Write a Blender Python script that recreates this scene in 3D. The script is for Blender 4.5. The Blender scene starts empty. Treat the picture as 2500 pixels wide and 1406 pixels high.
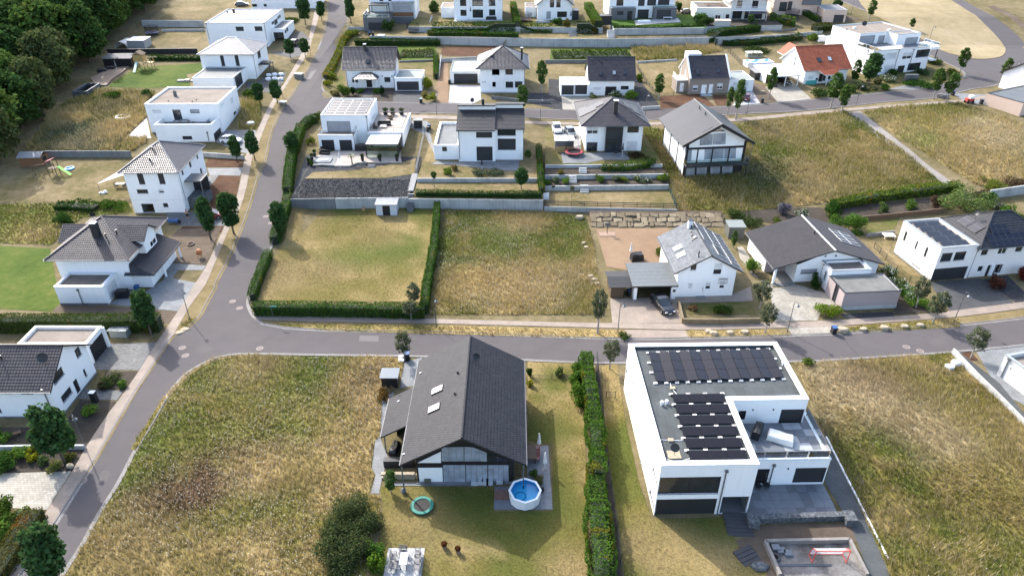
import bpy,math,random
import numpy as np
from mathutils import Vector,Matrix
random.seed(7)
SC=bpy.context.scene
COL=SC.collection
R=math.radians
# ---------------------------------------------------------------- camera
HC,TH,FP=54.0,R(31.9),1735.0
cam_data=bpy.data.cameras.new('drone_camera')
cam_data.sensor_width=36.0
cam_data.lens=FP/2500.0*36.0
cam_data.clip_start=0.5
cam_data.clip_end=3000.0
cam=bpy.data.objects.new('drone_camera',cam_data)
COL.objects.link(cam)
cam.location=(0,0,HC)
cam.rotation_euler=(R(90)-TH,0,0)
SC.camera=cam
# ---------------------------------------------------------------- sky, sun, exposure
SUN_EL,SUN_AZ=R(37.5),math.atan2(-0.63,0.78)
world=bpy.data.worlds.new('World')
SC.world=world
world.use_nodes=True
wn=world.node_tree
wn.nodes.clear()
sky=wn.nodes.new('ShaderNodeTexSky')
sky.sky_type='NISHITA'
sky.sun_disc=False
sky.sun_elevation=SUN_EL
sky.sun_rotation=SUN_AZ
sky.altitude=200
sky.air_density=1.0
sky.dust_density=3.5
sky.ozone_density=1.0
bg=wn.nodes.new('ShaderNodeBackground')
bg.inputs['Strength'].default_value=0.15
wo=wn.nodes.new('ShaderNodeOutputWorld')
wn.links.new(sky.outputs[0],bg.inputs[0])
wn.links.new(bg.outputs[0],wo.inputs[0])
sun_data=bpy.data.lights.new('sun','SUN')
sun_data.energy=2.15
sun_data.angle=R(0.6)
sun_data.color=(1.0,0.965,0.91)
sun=bpy.data.objects.new('sun',sun_data)
COL.objects.link(sun)
sun_dir=Vector((math.sin(SUN_AZ)*math.cos(SUN_EL),math.cos(SUN_AZ)*math.cos(SUN_EL),math.sin(SUN_EL)))
sun.rotation_euler=sun_dir.to_track_quat('Z','Y').to_euler()
SC.view_settings.view_transform='Standard'
SC.view_settings.look='None'
SC.view_settings.gamma=1.0
SC.view_settings.exposure=1.9
SC.cycles.max_bounces=6
SC.cycles.transparent_max_bounces=8
SC.cycles.use_denoising=True
# ---------------------------------------------------------------- survey: photograph points to places on the ground
ZF={1:(0,0,3.516),2:(600,0,3.516),3:(1200,0,3.516),4:(1800,0,3.514),5:(0,350,3.516),6:(600,350,3.516),7:(1200,350,3.516),8:(1800,350,3.124),9:(0,700,3.516),10:(0,1006,3.516),11:(800,800,3.196),12:(800,1006,3.514),13:(1450,800,3.196),14:(1450,1006,3.514),15:(1900,700,3.515),16:(1400,500,3.7),17:(1800,1200,6.824),18:(640,480,4.393),19:(2000,440,5.0),20:(1300,340,5.858),21:(860,0,5.407),22:(1640,0,5.409)}
def q(p):
 if len(p)==3:
  k=ZF[p[0]]
  return (k[0]+p[1]/k[2],k[1]+p[2]/k[2])
 return p
def F(k,*pts):
 return [(k,x,y) for x,y in pts]
_c,_s=math.cos(TH),math.sin(TH)
def ray(p):
 x,y=q(p)
 u,v=(x-1250)/FP,(y-703)/FP
 return Vector((u,_c-v*_s,-_s-v*_c))
def Z(p,z):
 d=ray(p)
 return Vector((0,0,HC))+d*((HC-z)/-d.z)
def plin(x,pts):
 if x<=pts[0][0]:return pts[0][1]
 for (a,b),(c,d) in zip(pts,pts[1:]):
  if x<=c:return b+(d-b)*(x-a)/(c-a)
 return pts[-1][1]
def ss(a,b,x):
 t=min(1,max(0,(x-a)/(b-a)))
 return t*t*(3-2*t)
HR=[(108,0),(134,2.6),(156,3.8),(205,5),(209,5),(232,9),(400,12),(900,20)]
HL=[(80,0),(112,.9),(156,4.2),(205,6.4),(235,9),(400,12),(900,20)]
XB=[(85,-36),(112,-38.5),(156,-46),(209,-52),(235,-53)]
def h0(X,Y):
 xb=plin(Y,XB)
 k=ss(xb,xb+5,X)
 return plin(Y,HL)*(1-k)+plin(Y,HR)*k
PLOTS=[]
def inside(poly,x,y):
 c=False
 j=len(poly)-1
 for i in range(len(poly)):
  xi,yi=poly[i];xj,yj=poly[j]
  if (yi>y)!=(yj>y) and x<(xj-xi)*(y-yi)/(yj-yi)+xi:
   c=not c
  j=i
 return c
def hh(X,Y):
 z=h0(X,Y)
 for poly,pz,bb in PLOTS:
  if bb[0]<=X<=bb[1] and bb[2]<=Y<=bb[3] and inside(poly,X,Y):
   z=pz
 return z
def G(p):
 d=ray(p)
 lo,t=10.0,30.0
 while t<900 and HC+d.z*t>hh(d.x*t,d.y*t):
  lo=t;t+=1.5
 hi=t
 for _ in range(24):
  m=(lo+hi)/2
  if HC+d.z*m>hh(d.x*m,d.y*m):lo=m
  else:hi=m
 P=Vector((d.x*hi,d.y*hi,0))
 P.z=hh(P.x,P.y)
 return P
def g2(p):
 P=G(p)
 return (P.x,P.y)
def height(top,base_y):
 d=ray(top)
 return HC+d.z*base_y/d.y
KA=.58
# ---------------------------------------------------------------- mesh and object helpers
def link(name,me,parent=None):
 o=bpy.data.objects.new(name,me)
 COL.objects.link(o)
 if parent is not None:
  o.parent=parent
 return o
def tag(o,label=None,cat=None,group=None,kind=None):
 if label:o['label']=label
 if cat:o['category']=cat
 if group:o['group']=group
 if kind:o['kind']=kind
 return o
def thing(name,label,cat,loc=(0,0,0),rz=0.0,group=None,sc=None):
 o=bpy.data.objects.new(name,None)
 o.empty_display_size=0.3
 COL.objects.link(o)
 o.location=loc
 o.rotation_euler=(0,0,rz)
 if sc:o.scale=(sc,sc,sc) if isinstance(sc,(int,float)) else sc
 return tag(o,label,cat,group)
class MB:
 def __init__(s):
  s.v=[];s.f=[];s.m=[];s.uv={}
 def face(s,pts,m=0,uv=None):
  b=len(s.v)
  s.v+=[tuple(p) for p in pts]
  s.f.append(tuple(range(b,b+len(pts))))
  s.m.append(m)
  if uv:s.uv[len(s.f)-1]=uv
 def box(s,x0,y0,z0,x1,y1,z1,m=0):
  b=len(s.v)
  s.v+=[(x0,y0,z0),(x1,y0,z0),(x1,y1,z0),(x0,y1,z0),(x0,y0,z1),(x1,y0,z1),(x1,y1,z1),(x0,y1,z1)]
  for f in ((0,3,2,1),(4,5,6,7),(0,1,5,4),(1,2,6,5),(2,3,7,6),(3,0,4,7)):
   s.f.append(tuple(b+i for i in f));s.m.append(m)
  return s
 def obox(s,c,ax,ay,az,m=0):
  b=len(s.v)
  c,ax,ay,az=Vector(c),Vector(ax),Vector(ay),Vector(az)
  for k in (-1,1):
   for i,j in ((-1,-1),(1,-1),(1,1),(-1,1)):
    s.v.append(tuple(c+ax*i+ay*j+az*k))
  for f in ((0,3,2,1),(4,5,6,7),(0,1,5,4),(1,2,6,5),(2,3,7,6),(3,0,4,7)):
   s.f.append(tuple(b+i for i in f));s.m.append(m)
  return s
 def bar(s,a,b,w,m=0,w2=None):
  a,b=Vector(a),Vector(b)
  d=b-a
  if d.length<1e-6:return s
  up=Vector((0,0,1)) if abs(d.normalized().z)<.95 else Vector((0,1,0))
  sx=d.cross(up).normalized()*(w/2)
  sy=d.cross(sx).normalized()*((w2 or w)/2)
  return s.obox((a+b)/2,d/2,sx,sy,m)
 def prism(s,poly,z0,z1,m=0,mtop=None):
  n=len(poly)
  zb=z0 if isinstance(z0,(list,tuple)) else [z0]*n
  zt=z1 if isinstance(z1,(list,tuple)) else [z1]*n
  b=len(s.v)
  s.v+=[(x,y,zz) for (x,y),zz in zip(poly,zb)]+[(x,y,zz) for (x,y),zz in zip(poly,zt)]
  s.f.append(tuple(b+n-1-i for i in range(n)));s.m.append(m)
  s.f.append(tuple(b+n+i for i in range(n)));s.m.append(m if mtop is None else mtop)
  for i in range(n):
   j=(i+1)%n
   s.f.append((b+i,b+j,b+n+j,b+n+i));s.m.append(m)
  return s
 def lathe(s,prof,n=12,c=(0,0,0),m=0,cap=True):
  b=len(s.v)
  for r,z in prof:
   for i in range(n):
    a=2*math.pi*i/n
    s.v.append((c[0]+r*math.cos(a),c[1]+r*math.sin(a),c[2]+z))
  for k in range(len(prof)-1):
   for i in range(n):
    j=(i+1)%n
    s.f.append((b+k*n+i,b+k*n+j,b+(k+1)*n+j,b+(k+1)*n+i));s.m.append(m)
  if cap:
   s.f.append(tuple(b+n-1-i for i in range(n)));s.m.append(m)
   t=b+(len(prof)-1)*n
   s.f.append(tuple(t+i for i in range(n)));s.m.append(m)
  return s
 def tube(s,pts,r,n=6,m=0):
  pts=[Vector(p) for p in pts]
  rr=r if isinstance(r,(list,tuple)) else [r]*len(pts)
  b=len(s.v)
  for k,p in enumerate(pts):
   d=(pts[min(k+1,len(pts)-1)]-pts[max(k-1,0)]).normalized()
   up=Vector((0,0,1)) if abs(d.z)<.9 else Vector((0,1,0))
   x=d.cross(up).normalized();y=x.cross(d).normalized()
   for i in range(n):
    a=2*math.pi*i/n
    s.v.append(tuple(p+(x*math.cos(a)+y*math.sin(a))*rr[k]))
  for k in range(len(pts)-1):
   for i in range(n):
    j=(i+1)%n
    s.f.append((b+k*n+i,b+k*n+j,b+(k+1)*n+j,b+(k+1)*n+i));s.m.append(m)
  s.f.append(tuple(b+i for i in range(n)));s.m.append(m)
  t=b+(len(pts)-1)*n
  s.f.append(tuple(t+n-1-i for i in range(n)));s.m.append(m)
  return s
 def mesh(s,name,mats,smooth=False):
  me=bpy.data.meshes.new(name)
  me.from_pydata(s.v,[],s.f)
  if not isinstance(mats,(list,tuple)):mats=[mats]
  for m in mats:me.materials.append(m)
  if len(mats)>1:
   me.polygons.foreach_set('material_index',s.m)
  if s.uv:
   uvl=me.uv_layers.new(name='uv')
   for p in me.polygons:
    u=s.uv.get(p.index)
    if u:
     for li,c in zip(p.loop_indices,u):
      uvl.data[li].uv=c
  if smooth:
   me.polygons.foreach_set('use_smooth',[True]*len(me.polygons))
  me.update()
  return me
 def build(s,name,mats,parent=None,smooth=False):
  return link(name,s.mesh(name,mats,smooth),parent)
def copy_tree(o,parent=None):
 c=o.copy()
 COL.objects.link(c)
 if parent is not None:c.parent=parent
 for ch in list(o.children):
  copy_tree(ch,c)
 return c
def np_mesh(name,verts,nper,mats,attr=None,midx=None):
 """verts: (N*nper,3) with nper corners per face"""
 n=len(verts)//nper
 me=bpy.data.meshes.new(name)
 me.vertices.add(len(verts));me.vertices.foreach_set('co',np.asarray(verts,np.float32).ravel())
 me.loops.add(len(verts));me.loops.foreach_set('vertex_index',np.arange(len(verts),dtype=np.int32))
 me.polygons.add(n)
 me.polygons.foreach_set('loop_start',np.arange(0,n*nper,nper,dtype=np.int32))
 try:me.polygons.foreach_set('loop_total',np.full(n,nper,np.int32))
 except Exception:pass
 if not isinstance(mats,(list,tuple)):mats=[mats]
 for m in mats:me.materials.append(m)
 if midx is not None:me.polygons.foreach_set('material_index',np.asarray(midx,np.int32))
 if attr is not None:
  a=me.attributes.new('col','FLOAT_COLOR','POINT')
  col=np.ones((len(verts),4),np.float32);col[:,:3]=np.asarray(attr)*KA
  a.data.foreach_set('color',col.ravel())
 me.update(calc_edges=True)
 return me
def clip_half(poly,f):
 out=[]
 n=len(poly)
 for i in range(n):
  a,b=poly[i],poly[(i+1)%n]
  fa,fb=f(a),f(b)
  if fa>=0:out.append(a)
  if (fa>=0)!=(fb>=0):
   t=fa/(fa-fb)
   out.append((a[0]+(b[0]-a[0])*t,a[1]+(b[1]-a[1])*t))
 return out
def clip_rect(poly,x0,y0,x1,y1):
 for f in (lambda p:p[0]-x0,lambda p:x1-p[0],lambda p:p[1]-y0,lambda p:y1-p[1]):
  poly=clip_half(poly,f)
  if len(poly)<3:return []
 return poly
def smooth_line(pts,n=4):
 out=[]
 P=[Vector((p[0],p[1])) for p in pts]
 for i in range(len(P)-1):
  a,b,c,d=P[max(i-1,0)],P[i],P[i+1],P[min(i+2,len(P)-1)]
  for k in range(n):
   t=k/n
   v=0.5*((2*b)+(c-a)*t+(2*a-5*b+4*c-d)*t*t+(3*b-a-3*c+d)*t**3)
   out.append((v.x,v.y))
 out.append((P[-1].x,P[-1].y))
 return out
 # value noise in numpy
def _hash(ix,iy,seed):
 n=(ix.astype(np.int64)*374761393+iy.astype(np.int64)*668265263+seed*1442695)&0xffffffff
 n=((n^(n>>13))*1274126177)&0xffffffff
 return ((n^(n>>16))&0xffff)/65535.0
def vnoise(x,y,seed=0):
 x=np.asarray(x,float);y=np.asarray(y,float)
 ix,iy=np.floor(x),np.floor(y)
 fx,fy=x-ix,y-iy
 fx=fx*fx*(3-2*fx);fy=fy*fy*(3-2*fy)
 a,b=_hash(ix,iy,seed),_hash(ix+1,iy,seed)
 c,d=_hash(ix,iy+1,seed),_hash(ix+1,iy+1,seed)
 return (a*(1-fx)+b*fx)*(1-fy)+(c*(1-fx)+d*fx)*fy
def fbm(x,y,seed=0,o=3):
 s=0;a=.5;t=0
 for k in range(o):
  s=s+a*vnoise(np.asarray(x)*2**k,np.asarray(y)*2**k,seed+k);t+=a;a*=.5
 return s/t
 # ---------------------------------------------------------------- materials
MATS={}
def nmat(name):
 m=bpy.data.materials.new(name)
 m.use_nodes=True
 nt=m.node_tree
 b=nt.nodes['Principled BSDF']
 return m,nt,b
def N(nt,typ,**kw):
 n=nt.nodes.new(typ)
 for k,v in kw.items():
  if k in n.inputs:n.inputs[k].default_value=v
  else:setattr(n,k,v)
 return n
def ramp(nt,stops):
 r=nt.nodes.new('ShaderNodeValToRGB')
 el=r.color_ramp.elements
 el[0].position,el[0].color=stops[0][0],(*stops[0][1],1)
 el[1].position,el[1].color=stops[-1][0],(*stops[-1][1],1)
 for p,c in stops[1:-1]:
  e=el.new(p);e.color=(*c,1)
 return r
def sc3(c,k):return tuple(min(1,x*k) for x in c)
def simple(name,col,rough=.7,metal=0.,var=.12,scale=2.,bump=0.,bscale=20.,spec=.4,coat=0.,world=True):
 """plain surface with soft colour mottling and fine relief"""
 if name in MATS:return MATS[name]
 mc=max(col);col=sc3(col,KA if mc<.4 else (1.0 if mc>.6 else KA+(1-KA)*(mc-.4)/.2))
 m,nt,b=nmat(name)
 L=nt.links.new
 geo=N(nt,'ShaderNodeNewGeometry')
 if var>0:
  n1=N(nt,'ShaderNodeTexNoise',Scale=scale,Detail=6.0,Roughness=.65)
  L(geo.outputs['Position'],n1.inputs['Vector'])
  r=ramp(nt,[(.25,sc3(col,1-var)),(.75,sc3(col,1+var))])
  L(n1.outputs['Fac'],r.inputs[0])
  L(r.outputs[0],b.inputs['Base Color'])
 else:
  b.inputs['Base Color'].default_value=(*col,1)
 b.inputs['Roughness'].default_value=rough
 b.inputs['Metallic'].default_value=metal
 b.inputs['Specular IOR Level'].default_value=spec
 if coat:b.inputs['Coat Weight'].default_value=coat;b.inputs['Coat Roughness'].default_value=.08
 if bump:
  n2=N(nt,'ShaderNodeTexNoise',Scale=bscale,Detail=4.0)
  L(geo.outputs['Position'],n2.inputs['Vector'])
  bp=N(nt,'ShaderNodeBump',Strength=bump,Distance=.05)
  L(n2.outputs['Fac'],bp.inputs['Height'])
  L(bp.outputs[0],b.inputs['Normal'])
 MATS[name]=m
 return m
def render_wall(name,col,stain=.05):
 """rendered facade: faint vertical streaks and large soft blotches"""
 if name in MATS:return MATS[name]
 m,nt,b=nmat(name);L=nt.links.new
 geo=N(nt,'ShaderNodeNewGeometry')
 mp=N(nt,'ShaderNodeMapping');mp.inputs['Scale'].default_value=(2.5,2.5,.18)
 L(geo.outputs['Position'],mp.inputs[0])
 n1=N(nt,'ShaderNodeTexNoise',Scale=1.2,Detail=5.0,Roughness=.7);L(mp.outputs[0],n1.inputs[0])
 n2=N(nt,'ShaderNodeTexNoise',Scale=.35,Detail=4.0);L(geo.outputs['Position'],n2.inputs[0])
 mx=N(nt,'ShaderNodeMath',operation='ADD');L(n1.outputs[0],mx.inputs[0]);L(n2.outputs[0],mx.inputs[1])
 r=ramp(nt,[(.7,sc3(col,1-stain)),(1.1,col)])
 ms=N(nt,'ShaderNodeMath',operation='MULTIPLY');ms.inputs[1].default_value=.9;L(mx.outputs[0],ms.inputs[0])
 L(ms.outputs[0],r.inputs[0]);L(r.outputs[0],b.inputs['Base Color'])
 b.inputs['Roughness'].default_value=.85;b.inputs['Specular IOR Level'].default_value=.2
 n3=N(nt,'ShaderNodeTexNoise',Scale=40.,Detail=2.0);L(geo.outputs['Position'],n3.inputs[0])
 bp=N(nt,'ShaderNodeBump',Strength=.15,Distance=.02);L(n3.outputs[0],bp.inputs['Height']);L(bp.outputs[0],b.inputs['Normal'])
 MATS[name]=m
 return m
def tile_roof(name,col,col2,tw=.30,th=.34,rough=.45,prof=1.0,stagger=0.0,spec=.45):
 """clay or concrete tiles on uv metres: tint per tile, rolled profile, course shadow edge"""
 if name in MATS:return MATS[name]
 m,nt,b=nmat(name);L=nt.links.new
 col,col2,spec=sc3(col,KA*1.04),sc3(col2,KA*1.04),spec*.6
 uv=N(nt,'ShaderNodeUVMap',uv_map='uv')
 sp=N(nt,'ShaderNodeSeparateXYZ');L(uv.outputs[0],sp.inputs[0])
 def mth(op,a,c=None):
  n=N(nt,'ShaderNodeMath',operation=op)
  if hasattr(a,'links'):L(a,n.inputs[0])
  else:n.inputs[0].default_value=a
  if c is not None:
   if hasattr(c,'links'):L(c,n.inputs[1])
   else:n.inputs[1].default_value=c
  return n.outputs[0]
 v=mth('DIVIDE',sp.outputs[1],th);vf=mth('FLOOR',v)
 u=mth('DIVIDE',sp.outputs[0],tw)
 if stagger:u=mth('ADD',u,mth('MULTIPLY',mth('MODULO',vf,2.0),stagger))
 uf=mth('FLOOR',u);ur=mth('FRACT',u);vr=mth('FRACT',v)
 cb=N(nt,'ShaderNodeCombineXYZ');L(uf,cb.inputs[0]);L(vf,cb.inputs[1])
 wn_=N(nt,'ShaderNodeTexWhiteNoise',noise_dimensions='2D');L(cb.outputs[0],wn_.inputs[0])
 geo=N(nt,'ShaderNodeNewGeometry')
 n1=N(nt,'ShaderNodeTexNoise',Scale=.6,Detail=4.0);L(geo.outputs['Position'],n1.inputs[0])
 fac=mth('ADD',mth('MULTIPLY',wn_.outputs['Value'],.5),mth('MULTIPLY',n1.outputs[0],.5))
 r=ramp(nt,[(.2,col),(.8,col2)]);L(fac,r.inputs[0])
 L(r.outputs[0],b.inputs['Base Color'])
 b.inputs['Roughness'].default_value=rough;b.inputs['Specular IOR Level'].default_value=spec
 hgt=mth('MULTIPLY',mth('SINE',mth('MULTIPLY',ur,math.pi)),prof)
 edge=mth('MULTIPLY',mth('POWER',mth('SUBTRACT',1.0,vr),6.0),.6)
 hs=mth('ADD',hgt,edge)
 bp=N(nt,'ShaderNodeBump',Strength=.6,Distance=.04);L(hs,bp.inputs['Height']);L(bp.outputs[0],b.inputs['Normal'])
 MATS[name]=m
 return m
def pavers(name,c1,c2,joint,bw=.2,bh=.1,rot=0.,rough=.8,scale=1.0,mort=.02):
 """small paving stones in world metres"""
 if name in MATS:return MATS[name]
 c1,c2,joint=sc3(c1,KA),sc3(c2,KA),sc3(joint,KA)
 m,nt,b=nmat(name);L=nt.links.new
 geo=N(nt,'ShaderNodeNewGeometry')
 mp=N(nt,'ShaderNodeMapping');mp.inputs['Rotation'].default_value=(0,0,rot)
 L(geo.outputs['Position'],mp.inputs[0])
 br=N(nt,'ShaderNodeTexBrick');L(mp.outputs[0],br.inputs[0])
 br.inputs['Color1'].default_value=(*c1,1);br.inputs['Color2'].default_value=(*c2,1);br.inputs['Mortar'].default_value=(*joint,1)
 br.inputs['Scale'].default_value=scale;br.inputs['Mortar Size'].default_value=mort
 br.inputs['Brick Width'].default_value=bw;br.inputs['Row Height'].default_value=bh
 n1=N(nt,'ShaderNodeTexNoise',Scale=.5,Detail=6.0,Roughness=.7);L(geo.outputs['Position'],n1.inputs[0])
 r=ramp(nt,[(.3,(.72,.72,.72)),(.7,(1.12,1.12,1.12))]);L(n1.outputs[0],r.inputs[0])
 mx=N(nt,'ShaderNodeMix',data_type='RGBA',blend_type='MULTIPLY');mx.inputs[0].default_value=1.0
 L(br.outputs[0],mx.inputs[6]);L(r.outputs[0],mx.inputs[7]);L(mx.outputs[2],b.inputs['Base Color'])
 b.inputs['Roughness'].default_value=rough;b.inputs['Specular IOR Level'].default_value=.3
 bp=N(nt,'ShaderNodeBump',Strength=.4,Distance=.01,invert=True);L(br.outputs['Fac'],bp.inputs['Height']);L(bp.outputs[0],b.inputs['Normal'])
 MATS[name]=m
 return m
def ground_mix(name,stops,s1=.12,s2=1.2,s3=9.,bump=.6,w=(.5,.3,.2),rough=.95):
 """lawn, soil and gravel: three sizes of patchiness through one colour ramp"""
 if name in MATS:return MATS[name]
 m,nt,b=nmat(name);L=nt.links.new
 geo=N(nt,'ShaderNodeNewGeometry')
 acc=None
 for s,k in ((s1,w[0]),(s2,w[1]),(s3,w[2])):
  n1=N(nt,'ShaderNodeTexNoise',Scale=s,Detail=5.0,Roughness=.6);L(geo.outputs['Position'],n1.inputs[0])
  mu=N(nt,'ShaderNodeMath',operation='MULTIPLY');mu.inputs[1].default_value=k;L(n1.outputs[0],mu.inputs[0])
  if acc is None:acc=mu.outputs[0]
  else:
   ad=N(nt,'ShaderNodeMath',operation='ADD');L(acc,ad.inputs[0]);L(mu.outputs[0],ad.inputs[1]);acc=ad.outputs[0]
 r=ramp(nt,[(p,sc3(c,KA)) for p,c in stops]);L(acc,r.inputs[0]);L(r.outputs[0],b.inputs['Base Color'])
 b.inputs['Roughness'].default_value=rough;b.inputs['Specular IOR Level'].default_value=.1
 n2=N(nt,'ShaderNodeTexNoise',Scale=14.,Detail=6.0,Roughness=.8);L(geo.outputs['Position'],n2.inputs[0])
 bp=N(nt,'ShaderNodeBump',Strength=bump,Distance=.08);L(n2.outputs[0],bp.inputs['Height']);L(bp.outputs[0],b.inputs['Normal'])
 MATS[name]=m
 return m
def attr_mat(name,trans=.25,rough=.9):
 """leaf and blade material: colour carried by each leaf or blade"""
 if name in MATS:return MATS[name]
 m=bpy.data.materials.new(name);m.use_nodes=True;nt=m.node_tree;nt.nodes.clear();L=nt.links.new
 at=N(nt,'ShaderNodeAttribute',attribute_name='col')
 d=N(nt,'ShaderNodeBsdfDiffuse');t=N(nt,'ShaderNodeBsdfTranslucent');mx=N(nt,'ShaderNodeMixShader');mx.inputs[0].default_value=trans
 o=N(nt,'ShaderNodeOutputMaterial')
 L(at.outputs[0],d.inputs[0]);L(at.outputs[0],t.inputs[0]);L(d.outputs[0],mx.inputs[1]);L(t.outputs[0],mx.inputs[2]);L(mx.outputs[0],o.inputs[0])
 MATS[name]=m
 return m
def attr_ground(name):
 if name in MATS:return MATS[name]
 m,nt,b=nmat(name);L=nt.links.new
 at=N(nt,'ShaderNodeAttribute',attribute_name='col')
 geo=N(nt,'ShaderNodeNewGeometry')
 n1=N(nt,'ShaderNodeTexNoise',Scale=5.,Detail=6.0,Roughness=.75);L(geo.outputs['Position'],n1.inputs[0])
 r=ramp(nt,[(.3,(.6,.6,.6)),(.7,(1.25,1.25,1.25))]);L(n1.outputs[0],r.inputs[0])
 mx=N(nt,'ShaderNodeMix',data_type='RGBA',blend_type='MULTIPLY');mx.inputs[0].default_value=1.0
 L(at.outputs[0],mx.inputs[6]);L(r.outputs[0],mx.inputs[7]);L(mx.outputs[2],b.inputs['Base Color'])
 b.inputs['Roughness'].default_value=.95;b.inputs['Specular IOR Level'].default_value=.1
 bp=N(nt,'ShaderNodeBump',Strength=.7,Distance=.1);L(n1.outputs[0],bp.inputs['Height']);L(bp.outputs[0],b.inputs['Normal'])
 MATS[name]=m
 return m
def glass_mat(name,tint,rough=.06,wave=True):
 """window pane seen from outside: dark room behind, sky reflected, slightly uneven"""
 if name in MATS:return MATS[name]
 m,nt,b=nmat(name);L=nt.links.new
 geo=N(nt,'ShaderNodeNewGeometry')
 n1=N(nt,'ShaderNodeTexNoise',Scale=.9,Detail=2.0);L(geo.outputs['Position'],n1.inputs[0])
 r=ramp(nt,[(.35,sc3(tint,.8)),(.7,sc3(tint,1.2))]);L(n1.outputs[0],r.inputs[0]);L(r.outputs[0],b.inputs['Base Color'])
 b.inputs['Roughness'].default_value=rough;b.inputs['Specular IOR Level'].default_value=.8
 bp=N(nt,'ShaderNodeBump',Strength=.05,Distance=.05);L(n1.outputs[0],bp.inputs['Height']);L(bp.outputs[0],b.inputs['Normal'])
 MATS[name]=m
 return m
def slat_mat(name,col,pitch=.08,rough=.5,axis='Z'):
 """roller shutter or ribbed metal"""
 if name in MATS:return MATS[name]
 m,nt,b=nmat(name);L=nt.links.new
 geo=N(nt,'ShaderNodeNewGeometry')
 if max(col)<.1:col=sc3(col,KA)
 sp=N(nt,'ShaderNodeSeparateXYZ');L(geo.outputs['Position'],sp.inputs[0])
 dv=N(nt,'ShaderNodeMath',operation='DIVIDE');dv.inputs[1].default_value=pitch;L(sp.outputs['XYZ'.index(axis)],dv.inputs[0])
 fr=N(nt,'ShaderNodeMath',operation='FRACT');L(dv.outputs[0],fr.inputs[0])
 bp=N(nt,'ShaderNodeBump',Strength=.5,Distance=.03);L(fr.outputs[0],bp.inputs['Height']);L(bp.outputs[0],b.inputs['Normal'])
 n1=N(nt,'ShaderNodeTexNoise',Scale=.8,Detail=3.0);L(geo.outputs['Position'],n1.inputs[0])
 r=ramp(nt,[(.3,sc3(col,.88)),(.7,sc3(col,1.1))]);L(n1.outputs[0],r.inputs[0]);L(r.outputs[0],b.inputs['Base Color'])
 b.inputs['Roughness'].default_value=rough
 MATS[name]=m
 return m
def pv_mat(name,cell,line,cw=.16,rough=.12):
 """solar module: dark cells and thin busbar grid on uv metres"""
 if name in MATS:return MATS[name]
 cell,line=sc3(cell,KA),sc3(line,KA)
 m,nt,b=nmat(name);L=nt.links.new
 uv=N(nt,'ShaderNodeUVMap',uv_map='uv')
 br=N(nt,'ShaderNodeTexBrick',offset=0.0);L(uv.outputs[0],br.inputs[0])
 br.inputs['Color1'].default_value=(*cell,1);br.inputs['Color2'].default_value=(*sc3(cell,1.25),1);br.inputs['Mortar'].default_value=(*line,1)
 br.inputs['Scale'].default_value=1.0;br.inputs['Mortar Size'].default_value=.008;br.inputs['Brick Width'].default_value=cw;br.inputs['Row Height'].default_value=cw
 L(br.outputs[0],b.inputs['Base Color'])
 b.inputs['Roughness'].default_value=rough;b.inputs['Specular IOR Level'].default_value=.3
 MATS[name]=m
 return m
WHITE=render_wall('white_render',(.80,.80,.79))
CREAM=render_wall('cream_render',(.74,.70,.66))
TAUPE=render_wall('taupe_render',(.25,.21,.175))
PINKR=render_wall('pinkish_render',(.55,.42,.34))
ROSER=render_wall('rose_grey_render',(.33,.275,.265))
GREYR=render_wall('grey_render',(.13,.13,.135))
TIMB=simple('black_timber',(.016,.016,.019),.6,var=.3)
ANTH=simple('anthracite_metal',(.035,.037,.042),.45,var=.15)
ANTHM=simple('dark_plastic',(.022,.022,.025),.5,var=.2)
GREYM=simple('grey_metal',(.22,.23,.24),.4,metal=.3,var=.12)
ZINC=simple('zinc_coping',(.40,.43,.44),.45,metal=.15,var=.10)
WCOP=simple('white_coping',(.62,.66,.66),.5,var=.08)
LIGHTM=simple('white_metal',(.72,.72,.72),.45,var=.06)
WHITEP=simple('white_plastic',(.78,.78,.77),.5,var=.05)
GLASS=glass_mat('window_glass',(.022,.026,.030))
GLASSB=glass_mat('blind_glass',(.26,.29,.33),.12)
GLASSW=glass_mat('pale_glass',(.40,.42,.43),.15)
SHUT=slat_mat('dark_shutter',(.035,.037,.042))
SHUTG=slat_mat('grey_shutter',(.30,.31,.33))
SHUTW=slat_mat('pale_shutter',(.60,.61,.62))
GDOOR=slat_mat('garage_door',(.035,.037,.044),.42)
DOORM=simple('door_dark',(.018,.018,.022),.5)
TILE_A=tile_roof('anthracite_tiles',(.023,.025,.033),(.037,.039,.049),.30,.34,.6,stagger=.5,spec=.25)
TILE_V=tile_roof('violet_grey_tiles',(.038,.037,.047),(.070,.064,.074),.30,.36,.5,prof=.9)
TILE_B=tile_roof('blue_black_tiles',(.030,.033,.045),(.055,.058,.074),.32,.38,.25,prof=1.6,spec=.7)
TILE_G=tile_roof('slate_grey_tiles',(.075,.085,.10),(.17,.19,.215),.30,.36,.36,prof=1.2)
TILE_N=tile_roof('brown_grey_tiles',(.046,.043,.047),(.080,.071,.073),.33,.36,.45,prof=1.3)
TILE_S=tile_roof('fleck_grey_tiles',(.036,.036,.042),(.068,.061,.060),.25,.16,.6,prof=.3,stagger=.5)
TILE_P=tile_roof('plain_dark_tiles',(.032,.034,.040),(.050,.051,.058),.33,.40,.5,prof=.4)
TILE_R=tile_roof('red_tiles',(.34,.085,.038),(.52,.145,.065),.30,.36,.6,prof=1.5)
TILE_L=tile_roof('pale_slate_tiles',(.20,.20,.21),(.32,.32,.33),.30,.20,.5,prof=.3,stagger=.5)
METALR=tile_roof('standing_seam',(.026,.029,.036),(.036,.039,.047),.5,9.,.4,prof=.25)
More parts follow.
